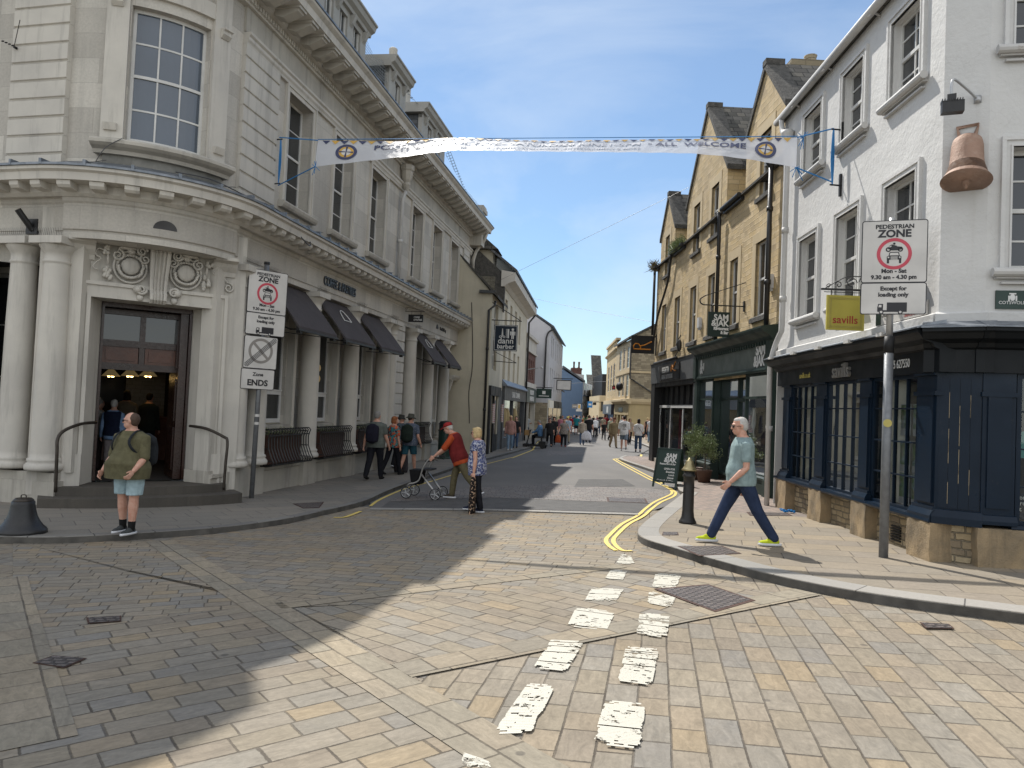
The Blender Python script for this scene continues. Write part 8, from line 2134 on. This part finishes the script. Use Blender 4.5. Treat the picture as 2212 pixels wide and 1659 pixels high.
def backpack(info, label, mat, w=.30, h=.46, d=.16, g=0.0, straps=True):
    f = info['sp']; c = f(0, -.19 - g, .24)
    t = thing('backpack', c, label, 'backpack', 'backpacks on walkers')
    mb = MB(); X = (f(1, 0, 0) - f(0, 0, 0)).normalized(); Z = (f(0, 0, 1) - f(0, 0, 0)).normalized(); Y = Z.cross(X); R_ = Matrix((X, Y, Z)).transposed()
    rings = []
    for k in range(9):
        z = -h / 2 + h * k / 8; q_ = math.sqrt(max(.05, 1 - (abs(z) / (h / 2)) ** 6)); rings.append((c + Z * z - Y * (.02 if k < 6 else 0), X * (w / 2) * q_, Y * (d / 2) * q_ * (1.15 if k < 5 else .95)))
    ring_loft(mb, rings); remesh(mb, 'bag', mat, t, .014, 3).location = -c
    mb = MB(); ring_loft(mb, [(c + Z * z - Y * d * .45, X * w * .36 * q_, Y * .04 * q_) for z, q_ in ((-.17, .7), (-.14, 1), (.0, 1), (.03, .7))]); remesh(mb, 'pocket', mat, t, .014, 2).location = -c
    if straps:
        mb = MB()
        for sx in (-1, 1):
            mb.tube(smooth_pts([f(sx * .09, -.11 - g, .44), f(sx * .105, -.02, .53), f(sx * .125, .12, .48), f(sx * .14, .165 + g * .3, .36), f(sx * .19, .10, .22), f(sx * .15, -.10 - g, .12)], 4), .020, 6, .4)
        mb.build('strap', mat, t, smooth=True)
        t.children[-1].location = -c
    return t
backpack(infL, 'black backpack worn by the heavy man in the olive t-shirt', cl('pack_black', (.025, .028, .032)), .30, .46, .15, .10)
# couple with the walking frame
pw = D(1028, 1106); pw.y += .05
wm, infW = person('blonde older woman in a blue patterned blouse walking left with a bag', pw, -72, 1.58, 1.08, .03, 1.1, 3, (10, 0), ((-6, 4), (12, 4)), ((-8, 7, 10), (8, 8, 10)), topc=cl('blue_print', (.05, .06, .14), pat=(26, .42, (.42, .44, .52), (.10, .12, .25))), sleeve='cap', botc=cl('black_trouser', (.016, .017, .022)), shoe=cl('navy_shoe', (.02, .025, .05)), sole=white_sole, hair='bob', hairc='blonde', glasses=True, vox=.012, group='people near the camera', fingers=True, hem=-.12)
hb_ = infW['hand'][0]
t = thing('shopping_bag', hb_, 'long black bag with a leopard print hanging from the blonde woman hand', 'bag', 'bags carried by walkers')
leo = cloth('leopard_print', (.018, .015, .015), pat=(30, .62, (.42, .29, .20)))
mb = MB(); ring_loft(mb, [(Vector((0, .0, -z)), Vector((.02, w, 0)), Vector((.045 * d, 0, 0))) for z, w, d in ((.02, .03, .6), (.12, .07, 1), (.30, .12, 1.2), (.55, .14, 1.3), (.72, .13, 1.2), (.76, .10, .8))]); remesh(mb, 'bag', leo, t, .013, 3)
po = D(990, 1078); po.z = gz(po.x, po.y)
om, infO = person('stooped old man in a red cap and dark red gilet pushing a walking frame', po, -80, 1.72, 1.06, .03, 1.05, 21, (0, 20), ((-26, 16), (18, 12)), ((34, 6, 14), (38, 8, 12)), topc=cl('orange_shirt', (.48, .085, .03)), over=cl('red_gilet', (.17, .022, .022), scale=5), sleeve='elbow', botc=cl('khaki', (.135, .115, .065)), shoe=cl('brown_shoe', (.07, .055, .045)), sole=white_sole, hair='short', hairc='white', hat=(cl('red_cap', (.32, .03, .03)), 'cap'), glasses=True, vox=.012, group='people near the camera', fingers=True)
# rollator
hR = (infO['hand'][0] + infO['hand'][1]) / 2
fw2 = Vector((-math.sin(rad(80)), math.cos(rad(80)), 0)); sd2 = Vector((-fw2.y, fw2.x, 0))
gb_ = Vector((hR.x, hR.y, gz(hR.x, hR.y)))
rl = thing('walking_frame', gb_, 'four wheeled grey walking frame with a black seat and basket', 'walking frame')
Pq = lambda f, s_, z: fw2 * f + sd2 * s_ + Vector((0, 0, z))
hz_ = hR.z - gb_.z
for s_ in (-.24, .24):
    mb = MB()
    mb.tube(smooth_pts([Pq(-.12, s_, hz_), Pq(-.02, s_, hz_ + .01), Pq(.08, s_, hz_ - .06), Pq(.18, s_, .62), Pq(.24, s_, .40), Pq(.34, s_, .32), Pq(.44, s_, .30), Pq(.50, s_, .24)], 3), .017, 7)
    mb.tube([Pq(.20, s_, .50), Pq(-.08, s_, .18), Pq(-.12, s_, .12)], .020, 7)
    mb.build('side_frame', M['alu'], rl, smooth=True, local=True)
    for f, r in ((.50, .11), (-.12, .11)):
        mb = MB(); R_ = Matrix((fw2, Vector((0, 0, 1)), sd2)).transposed()
        n_ = 24; vs = []
        ring_ = [Pq(f + r * math.cos(a * 6.2832 / 24), s_ + (.045 if s_ > 0 else -.045), r + .004 + r * math.sin(a * 6.2832 / 24)) for a in range(25)]
        mb.tube(ring_, .011, 6); wh = mb.build('wheel', M['rubber'], rl, smooth=True, local=True)
        mb = MB(); c0_ = Pq(f, s_ + (.045 if s_ > 0 else -.045), r + .004)
        for k in range(5): a = k * 1.2566; mb.tube([c0_, c0_ + fw2 * r * math.cos(a) + Vector((0, 0, r * math.sin(a)))], [.014, .008], 5)
        mb.tube([c0_ + fw2 * (r - .014) * math.cos(a * .2618) + Vector((0, 0, (r - .014) * math.sin(a * .2618))) for a in range(25)], .006, 5); mb.build('spokes', M['light_metal'], wh, local=True)
    mb = MB(); mb.tube([Pq(-.16, s_, hz_ + .005), Pq(-.02, s_, hz_ + .012)], .022, 8); mb.tube([Pq(-.02, s_, hz_ - .02), Pq(-.14, s_, hz_ - .06)], .006, 5); mb.build('handle', M['rubber'], rl, local=True)
mb = MB(); mb.bx(Pq(.12, 0, .60), .22, .40, .03, math.atan2(fw2.y, fw2.x)); mb.build('seat', M['rubber'], rl, local=True)
mb = MB(); mb.tube([Pq(.10, -.24, hz_ - .08), Pq(.18, 0, hz_ - .10), Pq(.10, .24, hz_ - .08)], .035, 8, .6); mb.build('back_strap', M['rubber'], rl, local=True)
mb = MB(); R_ = Matrix.Rotation(math.atan2(fw2.y, fw2.x), 3, 'Z')
vs = [Pq(f, s_, z) for z, k in ((.58, 1), (.28, .75)) for f, s_ in ((.34 - .11 * k, -.20 * k), (.34 + .14 * k, -.20 * k), (.34 + .14 * k, .20 * k), (.34 - .11 * k, .20 * k))]
mb.add(vs, [[0, 1, 5, 4], [1, 2, 6, 5], [2, 3, 7, 6], [3, 0, 4, 7], [4, 5, 6, 7], [0, 1, 2, 3]]); mb.build('basket', cl('basket', (.015, .015, .016)), rl, local=True)
# group on the left pavement, backs to camera
def at_feet(x, y, off=.08): return D(x, y, off)
p1 = at_feet(808, 1036)
a1_, i1 = person('tall man in a grey t-shirt and black trousers walking away, navy backpack', p1, 14, 1.80, 1.14, .03, 1.05, 0, (0, 0), ((-16, 10), (14, 4)), ((-8, 10, 8), (8, 10, 16)), topc=cl('grey_tee', (.13, .145, .13)), botc=cl('black_trouser', (.016, .017, .022)), hair='short', hairc='grey', vox=.014, group='walkers with backpacks on the left pavement')
backpack(i1, 'navy black backpack on the tall man in grey', cl('pack_navy', (.018, .018, .03)), .34, .50, .18, .03, False)
p2 = at_feet(838, 1030); p2.y += .6
person('red haired woman in a bright floral top partly hidden behind the tall man', p2, 40, 1.66, 1.0, 0, 1.1, 0, (-50, 0), ((-16, 10), (16, 4)), topc=cl('bright_floral', (.12, .03, .06), pat=(18, .4, (.05, .25, .26), (.55, .12, .05))), botc=cl('black_trouser', (0, 0, 0)), hair='bob', hairc='ginger', vox=.016, group='walkers with backpacks on the left pavement')
p3 = at_feet(862, 1010)
_, i3 = person('woman with a ponytail and dark bucket hat looking right, blue patterned shirt', p3, 12, 1.70, 1.0, 0, 1.05, 0, (-65, 0), ((-18, 12), (18, 2)), ((4, 14, 60, 10), (-8, 8, 10)), topc=cl('dusk_print', (.05, .065, .08), pat=(14, .4, (.10, .13, .15))), botc=cl('black_trouser', (0, 0, 0)), shoe=cl('black_white_shoe', (.03, .03, .03)), sole=white_sole, hair='pony', hairc='brown', hat=(cl('hat_dark', (.05, .05, .045)), 'bucket'), vox=.016, group='walkers with backpacks on the left pavement', glasses=True)
p4_ = at_feet(882, 1022); 
_, i4 = person('man in a floppy sun hat and blue shorts with a dark green backpack, walking away', p4_, 14, 1.74, 1.1, .02, 1.05, 0, (-25, 0), ((-20, 16), (16, 2)), ((6, 8, 10), (-6, 12, 30)), topc=cl('check_shirt', (.16, .18, .22), pat=(30, .4, (.08, .10, .14))), bottom='shorts', botc=cl('teal_shorts', (.025, .085, .115)), shoe=cl('boot', (.05, .035, .025)), hair='short', hairc='brown', hat=(cl('hat_olive', (.085, .085, .07)), 'bucket'), vox=.014, group='walkers with backpacks on the left pavement')
backpack(i4, 'dark green backpack on the man in blue shorts', cl('pack_green', (.022, .032, .026)), .34, .52, .18, .03, False)
def handbag(p, label, mat, w=.34, h=.34, d=.12, drop=.18, face=0):
    t = thing('carrier_bag', p, label, 'bag', 'bags carried by walkers')
    mb = MB(); c, s_ = math.cos(rad(face)), math.sin(rad(face)); A_ = Vector((c, -s_, 0)); B_ = Vector((s_, c, 0))
    ring_loft(mb, [(Vector((0, 0, -z)), A_ * w / 2 * q_, B_ * d / 2 * q2) for z, q_, q2 in ((drop * .5, .35, .3), (drop, .75, .6), (drop + h * .4, .95, 1.0), (drop + h * .85, 1.0, 1.1), (drop + h, .9, .9))])
    mb.build('bag', mat, t, smooth=True, local=True)
    mb = MB()
    for q_ in (-1, 1): mb.tube(smooth_pts([A_ * (-w * .25) + B_ * .03 * q_ + Vector((0, 0, -drop)), Vector((0, 0, .01)), A_ * (w * .25) + B_ * .03 * q_ + Vector((0, 0, -drop))], 4), .008, 5)
    mb.build('handle', mat, t, smooth=True, local=True); return t
handbag(i4['hand'][0], 'grey plastic carrier bag between the two hatted walkers', cl('grey_plastic', (.06, .055, .06)), .42, .62, .16, .10, 10)
# ---- people inside the doorway
def inside(px, py_top, Y, H, label, face, **k):
    a = at(px, py_top, Y); z0 = .04
    return person(label, (a.x, a.y, a.z - H), face, H, group='customers inside the doorway', **k)
inside(114.6, 396.5, 14.7, 1.50, 'white haired man in a navy gilet over a blue shirt in the doorway', -10, topc=cl('sky_shirt', (.25, .38, .60)), over=cl('navy_gilet', (.014, .02, .045)), sleeve='long', botc=cl('grey_trs', (.25, .22, .22)), hair='short', hairc='white', vox=.018)
inside(127.5, 387.5, 16.4, 1.66, 'woman with long dark hair in a beige top queueing inside', -8, topc=cl('beige_top', (.24, .19, .13)), sleeve='short', botc=cl('black_trouser', (0, 0, 0)), hair='long', hairc='dark', vox=.018)
inside(150.0, 390, 16.8, 1.66, 'customer in dark clothes at the right of the queue inside', 5, topc=cl('dark_green_top', (.03, .035, .028)), sleeve='long', botc=cl('black_trouser', (0, 0, 0)), hair='short', hairc='dark', vox=.02)
inside(99.5, 396, 15.0, 1.50, 'person in a white top at the left edge of the doorway', 30, topc=cl('white_top', (.42, .40, .38)), sleeve='elbow', botc=cl('dark_skirt', (.05, .04, .04)), hair='bun', hairc='grey', vox=.02)
# ---- street crowd
def stand(c5x, c5y, H, label, face, off=0.0, **k):
    p = G(*C5(c5x, c5y), off); p.z = gz(p.x, p.y) + off
    k.setdefault('vox', .024); return person(label, p, face, H, **k)
W1 = ((-16, 12), (16, 2)); W2 = ((14, 2), (-16, 14))
blk = cl('black_trouser', (0, 0, 0)); dn_ = cl('denim', (.07, .11, .19)); ldn = cl('light_denim', (.20, .29, .40)); wt = cl('white_tee', (.62, .62, .62)); bt = cl('black_tee', (.022, .022, .024))
stand(500, 1397, 1.66, 'woman in a dusty pink blouse and light jeans walking toward the camera', 178, .08, legs=((-8, 6), (10, 2)), topc=cl('dusty_pink', (.42, .24, .21)), sleeve='long', botc=ldn, shoe=cl('white_shoe', (.5, .5, .5)), hair='long', hairc='blonde', glasses=True, vox=.018)
stand(548, 1375, 1.6, 'person in dark top half hidden behind the woman in pink', 185, .08, topc=bt, botc=dn_, hair='short', hairc='dark')
stand(648, 1292, 1.68, 'man in a pale shirt, dark shorts and cap outside the brick shop', 170, .08, legs=W1, arms=((10, 10, 90), (5, 10, 15)), topc=cl('pale_shirt', (.28, .30, .30)), bottom='shorts', botc=cl('slate_short', (.07, .08, .11)), hair='short', hairc='grey', hat=(cl('khaki_cap', (.25, .22, .15)), 'cap'))
# mobility scooter with rider
ps = G(*C5(735, 1378)); ps.z = gz(ps.x, ps.y)
sc_t = thing('mobility_scooter', ps, 'small black mobility scooter ridden along the left side of the road', 'mobility scooter')
Rz = Matrix.Rotation(rad(75), 3, 'Z'); Z3 = lambda f, s_, z: Rz @ Vector((s_, f, z))
mb = MB(); mb.bx(Z3(.15, 0, .16), .48, 1.0, .10, rad(75)); mb.bx(Z3(-.35, 0, .28), .50, .36, .18, rad(75)); mb.build('deck', M['black_iron'], sc_t, local=True)
for f in (-.38, .52):
    for s_ in (-.24, .24):
        mb = MB(); c = Z3(f, s_, .12); ax = Rz @ Vector((1, 0, 0)); mb.tube([c - ax * .04, c + ax * .04], .12, 16); mb.build('wheel', M['rubber'], sc_t, local=True)
mb = MB(); mb.bx(Z3(-.22, 0, .58), .46, .44, .09, rad(75)); mb.bx(Z3(-.42, 0, .82), .44, .09, .42, rad(75)); mb.tube([Z3(-.3, 0, .3), Z3(-.25, 0, .55)], .04, 8); mb.build('seat', M['rubber'], sc_t, local=True)
mb = MB(); mb.tube([Z3(.50, 0, .2), Z3(.32, 0, .92)], .03, 8); mb.tube([Z3(.30, -.22, .92), Z3(.30, .22, .92)], .02, 6); mb.build('tiller', M['black_iron'], sc_t, local=True)
mb = MB(); mb.bx(Z3(.48, 0, .78), .32, .22, .26, rad(75)); mb.build('basket', M['oak'], sc_t, local=True)
person('grey haired rider in a blue shirt seated on the mobility scooter', ps + Rz @ Vector((0, -.2, 0)), -75, 1.64, 1.05, .02, 1.0, 6, (0, 10), ((78, 82), (70, 70)), ((32, 8, 34), (32, 8, 34)), topc=cl('mid_blue', (.10, .20, .36)), sleeve='long', botc=blk, hair='short', hairc='grey', vox=.02, sitz=.70)
_, k1 = stand(850, 1364, 1.58, 'woman in a loose black top and knee length black skirt walking toward the camera', 176, topc=bt, sleeve='elbow', bottom='cropped', botc=blk, hips=1.15, g=1.12, hair='short', hairc='dark', glasses=True, legs=W2)
p_, k2 = stand(888, 1350, 1.68, 'dark haired woman in black just behind with a red bag', 178, topc=bt, botc=blk, hair='bob', hairc='dark', legs=W1)
handbag(k2['hand'][0], 'red orange patterned bag carried by the woman in black', cl('red_bag', (.40, .08, .03)), .34, .36)
stand(978, 1364, 1.56, 'older woman in a black floral blouse and black cropped trousers, short ginger hair', 178, topc=cl('black_floral', (.02, .02, .022), pat=(22, .25, (.25, .22, .20))), sleeve='cap', bottom='trousers', botc=blk, g=1.15, hips=1.12, hair='short', hairc='ginger', legs=((10, 8), (-8, 2)), shoe=cl('red_sandal', (.28, .05, .04)), arms=((-10, 22, 40), (5, 14, 30)))
stand(1012, 1330, 1.66, 'man in a pale blue top and yellow cap behind the floral blouse', 182, topc=cl('pale_blue_top', (.30, .38, .46)), botc=cl('beige', (.30, .26, .20)), hair='short', hairc='grey', hat=(cl('yellow_cap', (.45, .38, .10)), 'cap'))
_, k3 = stand(1142, 1350, 1.56, 'red haired woman in a cream cardigan seen from behind with a white bag', 8, topc=cl('cream_cardi', (.36, .31, .25)), sleeve='long', botc=dn_, hair='short', hairc='ginger', legs=((-10, 10), (10, 2)), vox=.022)
handbag(k3['hand'][1] + Vector((-.02, -.12, .22)), 'big white carrier bag on the red haired woman arm', cl('white_bag', (.6, .6, .64)), .62, .42, .18, .16, 6)
stand(1198, 1332, 1.80, 'broad man in a black t-shirt and jeans walking away', 10, topc=bt, botc=cl('dark_denim', (.035, .05, .09)), hair='short', hairc='brown', g=1.08, legs=((-22, 18), (16, 2)), vox=.022)
stand(1090, 1256, 1.72, 'man in a turquoise t-shirt and dark shorts walking away', 8, topc=cl('turquoise', (.03, .26, .30)), bottom='shorts', botc=cl('dark_short', (.03, .035, .05)), hair='short', hairc='brown', g=1.08, legs=W1)
p_, k4 = stand(1258, 1282, 1.62, 'white shirted person bending over a pushchair, seen from behind', 6, topc=wt, sleeve='long', botc=blk, hair='short', hairc='white', lean=28, g=1.1, arms=((40, 8, 10), (40, 8, 10)), legs=((-14, 10), (12, 6)))
pc = G(*C5(1262, 1268)); pc.y += .8
t = thing('pushchair', pc, 'dark folding pushchair pushed by the bent figure in white', 'pushchair')
mb = MB(); mb.ell((0, 0, .65), .24, .3, .28, 12, 8); mb.build('hood', cl('pram', (.03, .03, .035)), t, local=True); mb = MB()
for sx in (-.24, .24): mb.tube([(sx, -.5, 1.0), (sx, .0, .5), (sx, .35, .12)], .018, 5); mb.tube([(sx, -.25, .12), (sx, .1, .55)], .018, 5)
mb.build('frame', M['light_metal'], t, local=True)
for sx in (-.26, .26):
    for y in (-.28, .36): MB().tube([(sx - .02, y, .10), (sx + .02, y, .10)], .10, 12).build('wheel', M['rubber'], t, local=True)
stand(1336, 1305, 1.34, 'boy in a black t-shirt and dark grey trousers walking toward the camera', 176, topc=bt, botc=cl('grey_trs2', (.09, .09, .10)), hair='short', hairc='dark', legs=W2)
stand(1392, 1310, 1.66, 'person in a pale green jacket and dark trousers behind the man in the brown hat', 150, topc=cl('pale_green', (.28, .30, .22)), sleeve='long', botc=blk, hair='short', hairc='grey', legs=W1)
stand(1420, 1372, 1.68, 'man in a brown brimmed hat, khaki shirt and tan trousers', 168, topc=cl('khaki_shirt', (.20, .155, .09)), sleeve='long', botc=cl('tan_trs', (.28, .215, .14)), shoe=cl('tan_shoe', (.18, .12, .07)), hair='short', hairc='grey', hat=(cl('brown_hat', (.12, .05, .03)), 'brim'), g=1.12, legs=((18, 4), (-14, 18)), vox=.02)
_, kG = stand(1512, 1402, 1.80, 'man in a white t-shirt with a big black swirl logo and grey shorts', 6, topc=wt, sleeve='elbow', bottom='shorts', botc=cl('blue_grey_short', (.16, .20, .25)), hair='short', hairc='dark', shoe=cl('white_shoe', (.5, .5, .5)), g=1.08, legs=((12, 2), (-18, 26)), vox=.018, hem=-.14)
fG = kG['sp']
mb = MB(); pts = [fG(-.01 + .085 * (1 - k / 30) * math.cos(-.4 + k * .42), -.150, .30 + .10 * (1 - k / 30) * math.sin(-.4 + k * .42)) for k in range(22)]
mb.tube(pts, .011, 4)
for k in range(5): a = fG(-.07 + k * .035, -.152, .12); mb.tube([a, a + Vector((0, 0, .04))], .008, 4)
lg = mb.build('shirt_logo', M['dark_letter'], None)
lg.parent = [o for o in COL.objects if o.name.startswith('person') and o['label'].startswith('man in a white t-shirt')][0]; lg.matrix_parent_inverse = kG['M'].inverted()
stand(1562, 1345, 1.66, 'person in a beige top with a dark green shopping bag behind the swirl logo t-shirt', 182, topc=cl('beige_shirt', (.34, .27, .20)), botc=blk, hair='long', hairc='brown', hat=(cl('straw', (.35, .27, .16)), 'brim'), legs=W1)
_, kS = stand(1640, 1412, 1.64, 'long dark haired woman in a white t-shirt and wide blue trousers', 6, topc=wt, sleeve='elbow', bottom='cropped', botc=cl('blue_wide', (.055, .09, .155)), hips=1.12, hair='long', hairc='dark', legs=((6, 2), (-8, 8)), vox=.018, hem=-.02)
mb = MB(); f = kS['sp']; mb.tube(smooth_pts([f(-.12, -.03, .50), f(-.02, -.14, .36), f(.15, -.13, .12), f(.20, -.06, .0)], 4), .010, 5); t = thing('shoulder_bag', f(.22, 0, -.06), 'small black shoulder bag worn across the white t-shirt of the long haired woman', 'bag', 'bags carried by walkers'); o = mb.build('strap', M['rubber'], t)
mb = MB(); mb.ell(f(.23, 0, -.06), .07, .09, .10); mb.build('pouch', M['rubber'], t, smooth=True)
stand(1552, 1380, 1.2, 'dark handbag shaped child figure', 0) if False else None
_, kD = stand(1722, 1312, 1.66, 'fair haired woman in a strapless black dress walking away', 6, sleeve='none', topc=bt, bottom='dress', botc=blk, hips=1.05, hair='bun', hairc='blonde', legs=W1)
handbag(kD['hand'][0] + Vector((0, -1.5, -.05)), 'black handbag low beside the edge of the dark shopfront', cl('black_bag', (.03, .035, .03)), .42, .42, .15, .18, 0) if False else None
stand(1748, 1330, 1.6, 'woman in a white top at the corner of the dark shopfront', 4, .08, topc=wt, sleeve='cap', botc=ldn, hair='short', hairc='blonde', legs=W2)
stand(1675, 1262, 1.64, 'dark haired woman in a red top further up on the right', 178, topc=cl('red_top', (.38, .03, .05)), botc=blk, hair='long', hairc='dark', legs=W1)
stand(1500, 1285, 1.68, 'man in a pale grey shirt behind the swirl logo t-shirt', 180, topc=cl('pale_grey', (.34, .36, .38)), botc=dn_, hair='short', hairc='white', legs=W1)
# denser crowd further down the street
rr = random.Random(12)
tops = [('pink top', (.42, .16, .20)), ('white top', (.55, .55, .55)), ('navy top', (.03, .04, .10)), ('red top', (.35, .04, .04)), ('grey top', (.20, .20, .20)), ('green top', (.10, .16, .08)), ('light blue top', (.22, .33, .48)), ('black top', (.02, .02, .02)), ('cream top', (.45, .40, .30))]
places = [('beside the dark left shopfronts', 560.5, 56), ('beside the dark left shopfronts', 562.5, 62), ('right of the floral blouse', 566.5, 60), ('left of the turquoise man', 571, 66), ('below the blue gable', 569, 80), ('below the blue gable', 574, 88), ('right of the turquoise man', 580, 72), ('under the yellow striped sign', 579, 95), ('right of the red haired woman', 583.5, 84), ('behind the man in black', 590.5, 78), ('under the bright blue sign', 588, 98), ('behind the bending white figure', 597, 74), ('left of the boy in black', 599, 64), ('right of the boy in black', 603.5, 62), ('by the navy far fascia', 606.5, 70), ('by the turquoise shop', 593.5, 92)]
for k, (wh, px, Y) in enumerate(places):
    nm, c = tops[(k * 4 + k // 9) % len(tops)]; x = at(px, 420, Y).x
    man = k % 2; hc = ('brown', 'grey', 'dark', 'blonde', 'white', 'ginger')[(k * 5 + k // 6) % 6]; wh = wh.replace('dark left shopfronts', 'left shopfronts').replace('beside the', 'by the')
    bt_ = ('dark trousers', blk) if k % 3 else ('blue jeans', dn_)
    person('%s in a %s and %s %s, %s hair' % ('man' if man else 'woman', nm, bt_[0], wh, hc), (x, Y, gz(x, Y)), (178 if k % 3 else 6), 1.58 + .16 * rr.random(), 1 + .1 * rr.random(), topc=cl(nm.replace(' ', '_'), c), botc=bt_[1], sleeve='short', hair='short' if man else 'long', hairc=hc, legs=W1 if k % 2 else W2, vox=.04, group='distant crowd down the street')
# mannequins in the clothing shop window
for u, lb, mm in ((8.9, 'white mannequin in a black outfit in the clothing shop window', 'black_tee'), (7.6, 'white mannequin in red behind the clothing shop glass', 'red_top')):
    pp = S.P(u, -.42, .05)
    t_, i_ = person(lb, pp, -70, 1.72, .92, 0, .9, 0, (0, 0), ((3, 0), (-3, 0)), ((0, 8, 12), (0, 8, 12)), topc=CL[mm], botc=cl('black_short', (.02, .02, .022)), bottom='shorts', skinm=M['white_plastic'], hair='receding', hairc='white', vox=.02, group='mannequins in the clothing shop')
    t_.name = 'mannequin'; t_['category'] = 'mannequin'
    for ch in t_.children:
        if ch.name.startswith('hair'): ch.data.materials[0] = M['white_plastic']
